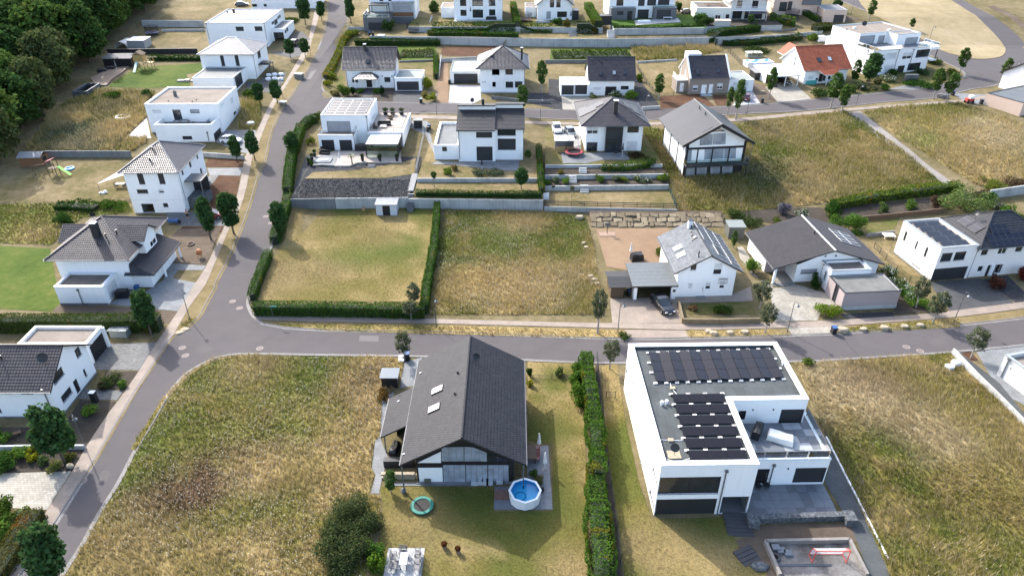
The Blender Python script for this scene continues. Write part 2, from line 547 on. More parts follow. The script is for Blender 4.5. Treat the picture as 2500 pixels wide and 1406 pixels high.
GRAVR=ground_mix('gravel_roof',[(.3,(.23,.195,.165)),(.55,(.36,.31,.265)),(.75,(.46,.41,.36))],.3,3.,25.,.5)
GRAVD=ground_mix('brown_gravel_roof',[(.3,(.15,.13,.11)),(.55,(.26,.225,.195)),(.75,(.36,.31,.27))],.3,3.,25.,.6)
BITUM=pavers('bitumen_sheet',(.085,.098,.10),(.11,.125,.128),(.05,.055,.06),1.0,2.2,0.,.8,mort=.012)
FLATG=simple('flat_roof_grey',(.15,.17,.18),.7,var=.25,scale=.5)
FLATP=simple('flat_roof_pale',(.36,.40,.38),.7,var=.18,scale=.4)
PVK=pv_mat('solar_black',(.012,.010,.014),(.022,.021,.024),.17,.28)
PVB=pv_mat('solar_blue',(.012,.015,.034),(.30,.32,.36),1.0,.35)
PVG=pv_mat('solar_grey',(.045,.055,.068),(.30,.32,.35),1.0,.4)
WOODD=simple('weathered_wood',(.16,.105,.065),.75,var=.3,scale=6)
WOODL=simple('pine_wood',(.50,.33,.13),.7,var=.2,scale=6)
WOODR=simple('red_brown_wood',(.27,.13,.06),.7,var=.2,scale=6)
CONC=render_wall('concrete',(.36,.37,.36),.28)
CONCD=render_wall('concrete_dark',(.17,.175,.175),.25)
STONEY=simple('sandstone',(.26,.205,.125),.9,var=.3,scale=1.6,bump=.6,bscale=5)
STONEP=simple('pale_sandstone',(.44,.37,.26),.9,var=.25,scale=2.5,bump=.6,bscale=6)
GABION=ground_mix('gabion_stone',[(.35,(.05,.055,.06)),(.5,(.17,.18,.19)),(.65,(.36,.37,.38))],3.,9.,22.,1.0)
ASPH=ground_mix('asphalt',[(.34,(.108,.098,.099)),(.45,(.135,.123,.124)),(.55,(.147,.134,.135)),(.68,(.178,.163,.163))],.06,.45,12.,.2,(.42,.30,.28),.85)
GUTT=pavers('gutter_stone',(.30,.285,.27),(.36,.34,.32),(.20,.19,.18),.3,.3)
KERBM=simple('kerb_stone',(.26,.25,.24),.85,var=.2,scale=3)
PAVE=pavers('beige_paving',(.44,.355,.285),(.49,.405,.33),(.33,.27,.22),.2,.1)
PAVEG=pavers('grey_paving',(.27,.285,.295),(.34,.355,.365),(.20,.21,.21),.3,.2)
PAVEN=pavers('mottled_grey_paving',(.16,.165,.165),(.30,.30,.295),(.12,.12,.12),.3,.15)
PAVED=pavers('dark_paving',(.085,.088,.092),(.125,.127,.13),(.06,.06,.06),.2,.2)
PAVEK=pavers('cream_paving',(.42,.385,.315),(.56,.525,.45),(.30,.28,.23),.35,.25)
PAVEB=pavers('light_slabs',(.56,.56,.56),(.62,.62,.61),(.35,.35,.35),.8,.8)
SLAB=simple('grey_slab',(.205,.225,.25),.55,var=.16,scale=1.3)
SLABL=simple('pale_slab',(.42,.44,.45),.6,var=.12,scale=1.3)
PATHB=pavers('beige_grey_path',(.36,.325,.285),(.42,.38,.335),(.27,.24,.21),.4,.2)
DECKW=pavers('wood_deck',(.34,.25,.18),(.41,.31,.23),(.16,.11,.08),3.0,.14,0.,.7)
DECKP=pavers('pale_deck',(.58,.50,.43),(.64,.56,.49),(.36,.30,.25),2.4,.3)
GRAVB=ground_mix('dark_gravel',[(.36,(.018,.019,.022)),(.5,(.06,.062,.067)),(.62,(.15,.15,.16))],.5,5.,11.,1.0,(.15,.4,.45))
GRAVG=ground_mix('grey_gravel',[(.3,(.07,.078,.08)),(.55,(.135,.145,.148)),(.75,(.21,.22,.22))],.3,5.,22.,.9)
MULCH=ground_mix('bark_mulch',[(.3,(.07,.035,.02)),(.55,(.16,.085,.05)),(.75,(.27,.17,.10))],.4,4.,16.,1.0)
SOIL=ground_mix('bare_soil',[(.3,(.10,.075,.055)),(.55,(.20,.155,.115)),(.75,(.31,.25,.19))],.15,1.,9.,.8)
SOILD=ground_mix('bed_soil',[(.3,(.05,.042,.033)),(.55,(.105,.088,.07)),(.75,(.20,.17,.14))],.3,2.,14.,.9)
SANDY=ground_mix('dry_yard',[(.3,(.25,.165,.105)),(.5,(.33,.225,.145)),(.7,(.40,.29,.19))],.15,1.,9.,.5)
LAWN_D=ground_mix('dry_lawn',[(.38,(.13,.125,.04)),(.46,(.20,.165,.07)),(.54,(.30,.23,.12)),(.64,(.40,.315,.19))],.13,.9,6.,.9,(.42,.3,.28))
LAWN_M=ground_mix('mixed_lawn',[(.38,(.075,.11,.025)),(.46,(.135,.145,.04)),(.55,(.225,.18,.08)),(.66,(.33,.255,.14))],.1,.7,6.,.9,(.42,.3,.28))
LAWN_G=ground_mix('green_lawn',[(.38,(.055,.10,.014)),(.5,(.10,.155,.022)),(.64,(.19,.195,.05))],.12,.9,7.,.9,(.42,.3,.28))
LAWN_F=ground_mix('fresh_turf',[(.33,(.045,.11,.014)),(.55,(.08,.16,.022)),(.75,(.13,.19,.04))],.2,1.,10.,.5)
FIELD=ground_mix('mown_dry_field',[(.38,(.30,.24,.13)),(.5,(.40,.325,.19)),(.64,(.50,.41,.26))],.06,.5,6.,.5)
VERGE=ground_mix('dry_verge',[(.33,(.15,.125,.05)),(.5,(.28,.215,.105)),(.7,(.42,.33,.18))],.25,1.2,9.,.7)
WASTE=ground_mix('dry_terrain',[(.38,(.115,.105,.042)),(.48,(.20,.165,.08)),(.62,(.34,.27,.16))],.08,.8,6.,.9,(.4,.3,.3))
LEAF=attr_mat('leaf',.28)
BLADE=attr_mat('grass_blade',.3)
BARK=simple('bark',(.15,.115,.085),.9,var=.3,scale=8,bump=.6)
BARKP=simple('limed_bark',(.42,.38,.33),.9,var=.2,scale=8)
MGROUND=attr_ground('meadow_soil')
RUB=simple('black_rubber',(.012,.012,.013),.7,var=.2)
BLUEP=simple('blue_plastic',(.03,.12,.34),.5,var=.1)
GREENP=simple('green_pad',(.025,.26,.20),.5,var=.15)
REDP=simple('red_pad',(.52,.06,.09),.5,var=.15)
TURQ=simple('turquoise_plastic',(.08,.45,.42),.5,var=.1)
CANV=simple('pale_canvas',(.62,.60,.56),.85,var=.08)
BAGW=simple('white_sack',(.70,.71,.71),.8,var=.12,scale=4,bump=.4,bscale=6)
REDM=simple('red_painted_metal',(.55,.07,.05),.5,var=.1)
SKIN=simple('skin',(.50,.30,.21),.6,var=.05)
# ---------------------------------------------------------------- ground, terraces, roads
def add_plot(name,poly,z,mat,side=None):
 xs=[p[0] for p in poly];ys=[p[1] for p in poly]
 if sum((poly[i][0]*poly[(i+1)%len(poly)][1]-poly[(i+1)%len(poly)][0]*poly[i][1]) for i in range(len(poly)))<0:
  poly=poly[::-1]
 PLOTS.append((poly,z,(min(xs),max(xs),min(ys),max(ys))))
 zb=[min(h0(x,y),z-.1)-1.0 for x,y in poly]
 o=MB().prism(poly,zb,z,1,0).build(name,[mat,side or CONC])
 return tag(o,kind='structure')
 # hillside terraces
add_plot('gravel_garden_terrace',[(-38.2,111.9),(-18.0,112.6),(-17.6,131.8),(-38.5,131.8)],2.35,GRAVB)
add_plot('lawn_terrace',[(-17.4,112.4),(5.4,111.8),(5.4,119.6),(-17.2,119.6)],2.2,LAWN_D)
add_plot('patio_terrace',[(-17.2,119.6),(5.4,119.6),(5.4,138.5),(-16.5,138.5)],2.9,LAWN_D)
add_plot('lower_lawn_terrace',[(5.6,111.6),(28.3,110.4),(28.3,118.9),(5.8,118.3)],1.1,LAWN_D)
add_plot('planted_terrace',[(5.8,118.3),(28.3,118.9),(28.6,122.0),(6.0,121.4)],1.95,SOILD)
add_plot('middle_planted_terrace',[(6.0,121.4),(28.6,122.0),(28.2,125.3),(6.2,124.9)],2.75,SOILD)
add_plot('upper_garden_terrace',[(6.2,124.9),(28.2,125.3),(27.2,146.0),(7.0,146.0)],3.3,LAWN_M)
TOPL=[(-41.0,212.2),(-19.7,211.0),(8,209.2),(27.4,208.5),(47,209.6),(69.5,212),(80,214.5),(92,219)]
add_plot('upper_plot',TOPL+[(94,224.5),(-41,224.5)],7.3,LAWN_D)
add_plot('villa_plot',[(-30.5,217.5),(6.0,217.0),(26.5,216.0),(26.5,236),(-30.5,236)],8.8,LAWN_M)
add_plot('turf_plot',[(29.5,213.8),(55.8,215.0),(57,216),(57,236),(29.5,236)],9.0,LAWN_F)
add_plot('corner_plot',[(57.2,217.5),(80.0,219.5),(80.0,236),(57.2,236)],8.9,SOILD)
def terrain():
 def steps(a,b,fine0,fine1,fs,grow):
  out=[fine0]
  x,s=fine0,fs
  while x<fine1:x+=fs;out.append(x)
  s=fs;x=out[-1]
  while x<b:s*=grow;x+=s;out.append(x)
  s=fs;x=fine0;lo=[]
  while x>a:s*=grow;x-=s;lo.append(x)
  return lo[::-1]+out
 xs=steps(-900,900,-150,150,3.0,1.35);ys=steps(-300,1500,30,300,3.0,1.35)
 v=[(x,y,h0(x,y)) for y in ys for x in xs]
 n=len(xs)
 f=[(j*n+i,j*n+i+1,(j+1)*n+i+1,(j+1)*n+i) for j in range(len(ys)-1) for i in range(n-1)]
 me=bpy.data.meshes.new('ground');me.from_pydata(v,[],f);me.materials.append(WASTE)
 return tag(link('ground',me),kind='structure')
terrain()
def gridclip(P,cell):
 xs=[p[0] for p in P];ys=[p[1] for p in P]
 out=[]
 for i in range(math.floor(min(xs)/cell),math.floor(max(xs)/cell)+1):
  strip=clip_half(clip_half(P,lambda p:p[0]-i*cell),lambda p:(i+1)*cell-p[0])
  if len(strip)<3:continue
  for j in range(math.floor(min(ys)/cell),math.floor(max(ys)/cell)+1):
   c=clip_rect(strip,i*cell,j*cell,(i+1)*cell,(j+1)*cell)
   if len(c)<3:continue
   d=[]
   for p in c:
    if not d or abs(p[0]-d[-1][0])+abs(p[1]-d[-1][1])>1e-5:d.append(p)
   if len(d)>2 and abs(d[0][0]-d[-1][0])+abs(d[0][1]-d[-1][1])<1e-5:d.pop()
   if len(d)>2 and abs(sum(d[a][0]*d[(a+1)%len(d)][1]-d[(a+1)%len(d)][0]*d[a][1] for a in range(len(d))))>1e-4:
    out.append(d)
 return out
def ccw(P):
 a=sum(P[i][0]*P[(i+1)%len(P)][1]-P[(i+1)%len(P)][0]*P[i][1] for i in range(len(P)))
 return P if a>0 else P[::-1]
def patch(name,pts,mat,off=.03,cell=3.0,world=False,kind='structure',zf=None,thick=.0):
 P=ccw(list(pts) if world else [g2(p) for p in pts])
 zf=zf or h0
 mb=MB()
 for c in gridclip(P,cell):
  mb.face([(x,y,zf(x,y)+off) for x,y in c])
 if thick:
  for a,b in zip(P,P[1:]+P[:1]):
   n=max(1,int(math.dist(a,b)/cell))
   for k in range(n):
    p0=(a[0]+(b[0]-a[0])*k/n,a[1]+(b[1]-a[1])*k/n);p1=(a[0]+(b[0]-a[0])*(k+1)/n,a[1]+(b[1]-a[1])*(k+1)/n)
    z0,z1=zf(*p0)+off,zf(*p1)+off
    mb.face([(*p0,z0-thick),(*p1,z1-thick),(*p1,z1),(*p0,z0)])
 o=mb.build(name,mat)
 return tag(o,kind=kind)
def ribbon(name,pts,w0,w1,top,mat,thick=.15,world=False,sm=True,kind='structure',parent=None,zf=None,closed=False):
 """band beside a line: from offset w0 to w1 (left of travel), following the ground"""
 P=list(pts) if world else [g2(p) for p in pts]
 if sm:P=smooth_line(P,3)
 zf=zf or h0
 A,B=[],[]
 for i,p in enumerate(P):
  a,b=P[max(i-1,0)],P[min(i+1,len(P)-1)]
  d=Vector((b[0]-a[0],b[1]-a[1])).normalized();n=Vector((-d.y,d.x))
  A.append((p[0]+n.x*w0,p[1]+n.y*w0));B.append((p[0]+n.x*w1,p[1]+n.y*w1))
 mb=MB()
 for i in range(len(P)-1):
  q4=[A[i],A[i+1],B[i+1],B[i]]
  zs=[zf(*p)+top for p in q4]
  t=[(x,y,z) for (x,y),z in zip(q4,zs)];bt=[(x,y,z-thick) for x,y,z in t]
  mb.face(t if w1>w0 else t[::-1])
  mb.face([bt[0],bt[1],t[1],t[0]][::-1]);mb.face([bt[3],bt[2],t[2],t[3]])
 mb.face([(*A[0],zf(*A[0])+top),(*B[0],zf(*B[0])+top),(*B[0],zf(*B[0])+top-thick),(*A[0],zf(*A[0])+top-thick)])
 mb.face([(*A[-1],zf(*A[-1])+top),(*B[-1],zf(*B[-1])+top),(*B[-1],zf(*B[-1])+top-thick),(*A[-1],zf(*A[-1])+top-thick)])
 return tag(mb.build(name,mat,parent),kind=kind) if kind else mb.build(name,mat,parent)
 # --- road edges as surveyed
E_left=F(10,(60,1620),(200,1406),(420,1080),(640,730),(850,390),(1080,0))+F(9,(1150,950),(1380,600),(1500,430),(1600,372),(1720,270),(1800,130),(1870,0))+F(5,(1870,1200),(2000,950),(2100,700),(2170,500),(2240,250))+F(2,(175,1400),(230,1150),(300,980),(380,850),(480,700),(590,500),(680,280),(710,100),(705,0),(660,-140))
E_rtop=F(2,(840,-140),(860,0),(870,150),(850,270),(800,430),(740,560),(680,640),(648,735),(660,780),(690,815),(740,842))
E_s2n=F(2,(920,862),(1140,880),(1640,893),(1810,895))+F(3,(300,940),(740,950),(1450,945),(2250,905))+F(4,(640,860),(1200,805),(1600,765),(1850,712),(1945,670),(1955,630),(1900,590),(1650,470),(1300,210),(870,0),(600,-120))
E_loopR=F(4,(1700,-120),(1930,0),(2150,120),(2400,300),(2560,460))
E_s2s=F(4,(2700,560),(2400,655),(2200,735),(2000,765),(1700,838),(1200,880),(600,945),(0,978))+F(3,(1300,1030),(740,1025),(280,1005))+F(2,(1800,975),(1420,968),(900,985),(600,1010),(540,1035),(450,1120))
E_rmid=[(722,335),(709,400)]+F(6,(345,350),(330,480),(275,720),(240,830),(190,925),(110,1100),(30,1280))+F(9,(2112,130),(2125,195),(2165,262),(2240,325))
E_s1n=[(690,803)]+F(11,(0,30),(1000,50),(2237,95))+F(13,(740,90),(1500,72))+F(15,(500,415),(900,382),(1500,345),(2109,278),(2600,215))
E_s1s=F(15,(2600,425),(2109,490),(1490,550),(1000,585),(560,612),(130,632))+F(11,(2237,268),(1560,245),(860,218),(0,205))+F(9,(2240,568),(2000,573),(1850,605),(1720,660),(1590,740),(1500,830),(1400,960),(1300,1140),(1150,1390))+F(10,(1000,600),(830,870),(700,1110),(520,1390),(380,1610))
def wl(px):return [g2(p) for p in px]
WL,WT,WN,WR,WS,WM,W1N,W1S=(smooth_line(wl(e),3) for e in (E_left,E_rtop,E_s2n,E_loopR,E_s2s,E_rmid,E_s1n,E_s1s))
patch('road',WL+WT+WN+WR+WS+WM+W1N+W1S,ASPH,.02,world=True)
for nm,ln in (('kerb',WL),('kerb',WT+WN),('kerb',WS+WM+W1N),('kerb',W1S)):
# a pale gutter stone row and a low kerb beyond it
 ribbon('gutter',ln,.0,.34,.028,GUTT,.1,world=True,sm=False)
 ribbon(nm,ln,.34,.46,.09,KERBM,.2,world=True,sm=False)
isl=wl(F(4,(1000,-60),(1120,105),(1300,197),(1480,285),(1640,375),(1780,447),(1900,482),(2060,512),(2240,497),(2297,455),(2287,400),(2200,292),(2100,192),(2000,112),(1830,2),(1720,-70)))
isl=smooth_line(isl+isl[:1],3)
patch('dry_field',isl[:-1],FIELD,.12,world=True,thick=.2)
patch('gravel_track',F(4,(2140,60),(2200,50),(2470,220),(2470,270)),SOIL,.05)
# pavements
PW_l=F(10,(-60,1560),(45,1400),(240,1095),(410,838),(620,510),(740,300),(940,0))+F(9,(1010,985),(1200,715),(1345,480),(1530,210),(1660,0))+F(5,(1770,1055),(1905,765),(2030,470),(2100,140))+F(2,(0,1340),(110,1100),(230,860),(330,720),(470,480),(540,330),(580,150),(620,0),(650,-120))
PW_r=F(10,(60,1560),(160,1400),(420,1010),(640,680),(860,345),(1062,0))+F(9,(1345,630),(1480,430),(1620,185),(1740,20))+F(5,(1800,1140),(1965,740),(2090,480),(2170,110))+F(2,(75,1330),(170,1080),(270,860),(380,690),(520,480),(582,300),(625,150),(655,0),(690,-120))
patch('pavement',smooth_line(wl(PW_l),3)+smooth_line(wl(PW_r),3)[::-1],PAVE,.06,world=True,thick=.1)
PN_u=F(18,(-80,1240),(0,1258),(1000,1290),(1780,1312))+F(16,(0,1065),(340,1070),(1000,1075),(1800,1065),(2220,1050))+F(15,(700,275),(1300,230),(2109,130),(2400,90))
PN_l=F(18,(-80,1310),(0,1320),(700,1345),(1700,1360))+F(16,(0,1105),(1000,1130),(1800,1115),(2220,1105))+F(15,(700,325),(1580,255),(2109,185),(2400,150))
patch('pavement',smooth_line(wl(PN_u),3)+smooth_line(wl(PN_l),3)[::-1],PAVE,.06,world=True,thick=.1)
PS_u=F(2,(1420,990),(1810,1000))+F(3,(270,1040),(740,1055),(1300,1058),(2200,1012))+F(4,(600,962),(1200,912),(1950,858),(2170,815))
PS_l=F(2,(1420,1018),(1810,1030))+F(3,(270,1065),(740,1078),(1300,1082),(2200,1040))+F(4,(600,988),(1250,930),(2000,872),(2190,830))
patch('pavement',wl(PS_u)+wl(PS_l)[::-1],PAVE,.06,world=True)
patch('footpath',F(4,(945,970),(1050,955),(1340,1180),(1620,1406))+F(8,(1640,300),(1900,505),(2000,590),(1930,590),(1560,300),(1130,0)),PATHB,.05)
# verges
patch('verge',smooth_line(wl(PW_r),3)[9:]+smooth_line([(x+.0,y) for x,y in wl(E_left)],3)[12:][::-1],VERGE,.035,world=True)
patch('verge',F(18,(60,1345),(700,1365),(1700,1375))+F(16,(0,1115),(1000,1140),(1800,1125),(2220,1115))+F(15,(700,330),(1580,262),(2109,195),(2109,268),(1500,335),(900,372),(500,405),(0,425))+F(13,(740,82),(0,77))+F(11,(1000,42),(0,22)),VERGE,.035)
# lawns, yards and beds (survey polygon, material)
yards=[('back_yard',F(17,(300,560),(1880,520),(1990,830),(500,880),(650,1406),(460,1406),(-100,900)),SOIL),('green_lawn',F(5,(0,880),(430,905),(520,1380))+F(9,(510,150),(440,215),(0,190),(-200,190),(-200,-300)),LAWN_G),('play_lawn',F(5,(0,380),(380,200),(1040,140),(1100,470),(840,500),(480,500),(-100,520)),LAWN_D),('green_lawn',F(1,(960,720),(1180,580),(1740,545),(1740,620),(1600,640),(1640,740),(1300,760),(930,750)),LAWN_G),('soil_strip',F(13,(12,280),(32,280),(95,800),(160,1400),(60,1400),(30,800)),SOILD),('soil_strip',F(14,(60,0),(105,300),(200,1000),(250,1600),(130,1600),(100,1000),(50,300)),SOILD),('dry_lawn',F(1,(1380,160),(1560,20),(2080,10),(2050,60),(1880,90),(1760,170)),LAWN_D),('dry_lawn',F(1,(1330,380),(1420,275),(1760,275),(1690,380)),LAWN_D),('dry_yard',F(16,(200,215),(850,215),(1000,300),(800,470),(790,570),(520,600),(300,560)),SANDY),('corner_bed',F(2,(690,640),(740,560),(850,340),(950,330),(850,400),(830,580),(850,760),(760,830),(700,800),(650,740)),LAWN_M),('front_bed',F(2,(770,830),(870,765),(1280,765),(1260,880),(1130,872)),SOILD),('gravel_bed',F(3,(1230,640),(1440,900),(1290,950),(1240,940),(1230,830)),GRAVB),('gravel_bed',F(3,(490,680),(600,690),(610,950),(510,930),(290,880),(290,800),(490,800)),GRAVB),('bark_bed',F(3,(1450,830),(1690,815),(1800,810),(1920,915),(1450,945)),MULCH),('bark_bed',F(3,(1890,820),(2010,820),(2060,905),(1930,910)),MULCH),('dry_garden',F(3,(1260,540),(1600,530),(1560,800),(1440,830),(1300,690)),LAWN_D),('dry_garden',F(3,(330,560),(810,540),(800,660),(600,665),(480,640)),LAWN_D),('dry_garden',F(2,(1330,530),(1640,520),(1620,660),(1520,640),(1500,590),(1330,590)),LAWN_M),('sand_strip',F(2,(1690,540),(1740,530),(1740,890),(1640,890),(1640,720)),SANDY),('ivy_bank',F(2,(1300,390),(1640,390),(1630,520),(1320,530)),LAWN_G),('ivy_bank',F(3,(510,420),(1180,420),(1200,500),(500,520)),LAWN_G),('dry_bank',F(3,(1200,410),(1900,400),(1990,440),(1590,520),(1230,520)),VERGE),('heath_bank',F(2,(1680,400),(2250,390),(2000,490),(1680,480)),MULCH),('front_lawn',F(16,(1060,890),(1600,880),(1650,990),(1040,990)),LAWN_M),('planted_strip',F(8,(640,500),(1600,410),(1580,500),(930,570),(760,560)),SOILD),('planted_strip',F(8,(0,560),(60,500),(640,490),(760,640),(400,640)),SOILD),('dry_garden',F(8,(950,590),(1240,570),(1180,690),(990,700)),LAWN_M),('dry_garden',F(8,(980,720),(1190,720),(1160,830),(1460,1050),(1480,1290),(1100,950)),LAWN_D),('shrub_bed',F(8,(1100,940),(1230,1110),(1190,1310),(1470,1290),(1380,1200)),SOILD),('dry_garden',F(8,(2000,430),(2187,420),(2187,560),(2040,520)),LAWN_D),('dark_driveway',F(8,(1470,1060),(1860,1030),(2110,1215),(1630,1290),(1500,1120)),PAVED),('gravel_bed',F(8,(1870,1040),(2060,1010),(2187,1130),(2187,1205),(2120,1215)),GRAVB),('cream_driveway',F(8,(250,1110),(460,1080),(700,1150),(780,1250),(640,1290),(610,1350),(280,1360)),PAVEK),('cream_path',F(8,(40,790),(90,860),(100,1000),(270,1080),(280,1110),(240,1110),(20,880),(0,790)),PAVEK),('porch_floor',F(8,(290,960),(425,1000),(425,1070),(290,1090)),PAVEK),('gravel_strip',F(8,(780,1300),(1185,1285),(1195,1320),(830,1340)),GRAVB),('beige_driveway',F(16,(330,850),(540,845),(920,835),(960,890),(985,1070),(350,1070)),PAVE),('beige_driveway',F(16,(920,835),(1425,815),(1600,740),(1620,870),(960,890)),PAVE),('beige_crossing',F(16,(460,1130),(1010,1135),(1040,1205),(500,1200)),PAVE),('cream_crossing',F(15,(80,350),(450,340),(460,405),(125,428)),PAVEK),('paved_crossing',F(15,(1580,262),(2109,195),(2109,270),(1600,330)),PAVE),('pale_terrace',F(16,(430,490),(700,480),(790,460),(800,535),(510,540),(460,570)),PAVEB),('grey_driveway',F(9,(935,150),(1010,100),(1180,0))+F(5,(1230,1290),(1440,1150),(1690,1200))+F(9,(1530,212)),PAVEG),('grey_path',F(5,(1400,1080),(1450,1030),(1770,1050),(1740,1090),(1530,1090),(1460,1190),(1410,1180)),PAVEG),('gravel_yard',F(5,(1430,860),(1530,740),(1900,720),(1770,1040),(1480,1030)),SOIL),('grey_crossing',F(9,(1620,220),(1750,0),(1860,0),(1720,240)),PAVEG),('pale_crossing',F(5,(1760,1210),(1865,1210),(1790,1380),(1660,1390)),PAVEB),('soil_strip',F(9,(440,215),(530,155),(935,165),(1520,215),(1470,300),(1390,330),(1140,260),(470,215)),SOIL),('mottled_driveway',F(9,(760,600),(900,510),(920,490),(1345,480),(1195,718),(830,715)),PAVEN),('mottled_path',F(9,(700,880),(1060,895),(1010,975),(660,960)),PAVEN),('front_bed',F(9,(840,880),(910,730),(1190,728),(1070,885)),SOILD),('front_bed',F(9,(560,1170),(690,970),(1000,985),(740,1390),(560,1340)),SOILD),('front_bed',F(10,(-100,130),(300,130),(350,260),(740,300),(620,505),(-100,520)),SOILD),('cream_driveway',F(10,(-150,530),(615,508),(405,840),(190,830),(-150,800)),PAVEK),('shrub_bed',F(10,(-150,830),(390,840),(-60,1540),(-300,1540)),LAWN_M),('bark_bed',F(5,(1760,205),(1790,130),(2090,140),(2080,210)),MULCH),('grey_entry',F(5,(1780,215),(2090,210),(2060,280),(1800,275)),PAVEG),('grey_path',F(5,(1740,350),(1800,275),(1880,275),(1750,445),(1600,500),(1610,440)),PAVEN),('bark_bed',F(5,(1880,275),(2060,285),(2030,480),(1910,700),(1730,560),(1750,450)),MULCH),('dark_driveway',F(5,(1430,590),(1600,590),(1950,640),(1920,712),(1560,712),(1430,660)),PAVEN),('bark_bed',F(5,(1570,715),(1920,715),(1900,765),(1530,755)),MULCH),('grey_driveway',F(1,(1850,1220),(1930,1120),(2190,1120),(2240,1180),(2160,1330),(2080,1310)),PAVEG),('pale_terrace',F(1,(1100,1170),(1260,1010),(1290,1160),(1300,1190)),PAVEB),('dark_driveway',F(2,(0,705),(110,700),(200,620),(350,630),(320,710),(250,800),(0,785)),PAVED),('dark_driveway',F(2,(190,455),(330,440),(380,300),(480,270),(540,330),(490,480),(400,500)),PAVED),('grey_crossing',F(2,(520,430),(600,280),(680,270),(600,480)),PAVEG),('dark_driveway',F(2,(1275,780),(1510,778),(1495,882),(1260,878)),PAVED),('dark_path',F(2,(1020,760),(1100,760),(1085,838),(1000,838)),PAVED),('grey_driveway',F(2,(1755,730),(2015,735),(2020,860),(1950,892),(1740,890)),PAVEB),('grey_driveway',F(3,(600,818),(830,824),(860,860),(730,950),(610,945)),PAVEK),('pale_driveway',F(22,(800,1400),(940,1180),(1060,1190),(1170,1370)),PAVEB),('cream_driveway',F(4,(240,750),(460,690),(640,855),(345,880)),PAVEK),('soil_strip',F(4,(130,700),(230,740),(340,875),(200,890),(120,770)),SOIL),('house_garden',F(4,(640,740),(950,680),(1240,620),(1620,590),(1950,680),(1860,700),(1200,795),(680,855)),LAWN_M),('grey_driveway',F(4,(1290,770),(1430,735),(1700,740),(1500,770)),PAVEG),('grey_driveway',F(4,(1840,800),(2150,815),(2130,900),(1980,890),(1880,830)),PAVEG),('pale_driveway',F(3,(510,1090),(760,1090),(770,1300),(600,1290),(545,1200)),PAVEB),('grey_driveway',F(2,(1430,1035),(1560,1040),(1640,1370),(1540,1160),(1420,1100)),PAVEG),('dry_lawn',F(2,(880,100),(1070,0),(1080,60),(1020,180),(1010,250),(870,250)),LAWN_D),('beige_driveway',F(4,(880,130),(1080,170),(830,200),(740,185)),SOIL),('grey_driveway',F(11,(560,470),(600,270),(740,230),(700,450)),PAVEG),('grey_path',F(11,(430,540),(520,500),(480,640),(410,860),(470,1010),(440,1120),(460,1150),(430,1150))+F(12,(440,700),(370,700),(410,540),(380,480),(400,300)),PAVEG),('slate_yard',F(14,(1980,600),(2020,470),(2010,240),(1920,0),(1990,210),(2180,580),(2460,1180),(2600,1500),(2400,1500),(2200,960)),GRAVG),('grey_yard',F(15,(1700,560),(2200,480),(2200,1060),(2080,1000),(1900,910)),PAVEG),('gravel_strip',F(15,(1500,570),(1560,565),(1900,830),(2200,1200),(2200,1260),(1600,660)),GRAVG),('bark_bed',F(15,(1555,575),(1650,560),(1720,630),(1620,640)),MULCH),]
for i,(nm,poly,mat) in enumerate(yards):
 patch(nm,poly,mat,.03+.004*(i%5),zf=hh)
 # features on the raised terraces
patch('dry_lawn',F(6,(580,250),(900,235),(1330,170),(1460,130),(1450,265),(1190,300),(510,305)),LAWN_D,.05,zf=hh)
patch('wood_deck',F(6,(600,120),(760,80),(1330,80),(1340,175),(960,178),(890,205),(760,205)),DECKP,.30,zf=hh,thick=.3)
patch('slab_patio',F(6,(540,210),(600,125),(800,120),(760,205)),PAVEG,.34,zf=hh,thick=.34)
patch('pale_gravel',F(6,(400,460),(430,330),(520,100),(600,100),(560,190),(510,310),(520,330),(440,470)),GRAVG,.02,zf=hh)
patch('slab_patio',F(6,(1590,180),(1650,155),(1840,165),(2250,150))+F(7,(240,150),(230,235))+F(6,(2250,240),(1780,190)),PAVEG,.06,zf=hh)
patch('slab_patio',F(20,(400,190),(760,200),(1360,190),(1390,300),(1000,300),(760,350),(680,345),(440,350)),PAVEG,.05,zf=hh)
patch('pale_terrace',F(21,(1330,300),(1360,240),(1980,260),(1990,280),(1610,298)),PAVEB,.08,zf=hh)
patch('pale_terrace',F(3,(1225,180),(1600,160),(1625,195),(1240,220)),PAVEB,.08,zf=hh)
patch('gravel_strip',F(3,(960,350),(1840,310),(1840,330),(980,362)),GRAVG,.05,zf=hh)
SEAM=simple('tar_seam',(.055,.05,.05),.7,var=.3)
for a,b,k in (((560,452),(705,612),15),((2005,1130),(2215,1132),5),((1120,45),(1105,215),11),((420,985),(505,880),2),((0,905),(30,975),4)):
 ribbon('tar_seam',[g2((k,*a)),g2((k,*b))],-.035,.035,.026,SEAM,.02,world=True,sm=False)
for k,q4,c in ((9,((1700,520),(1830,515),(1820,560),(1690,565)),(.10,.091,.091)),(2,((560,620),(610,600),(560,680),(520,690)),(.172,.158,.157)),(15,((1050,440),(1240,420),(1260,470),(1070,490)),(.12,.108,.108)),(11,((250,60),(400,65),(395,110),(245,105)),(.165,.151,.150)),(10,((880,500),(960,510),(900,620),(830,600)),(.112,.101,.101))):
 patch('asphalt_patch',[(k,*p) for p in q4],simple('asphalt_patch_%d'%k,c,.85,var=.12,scale=3),.025)
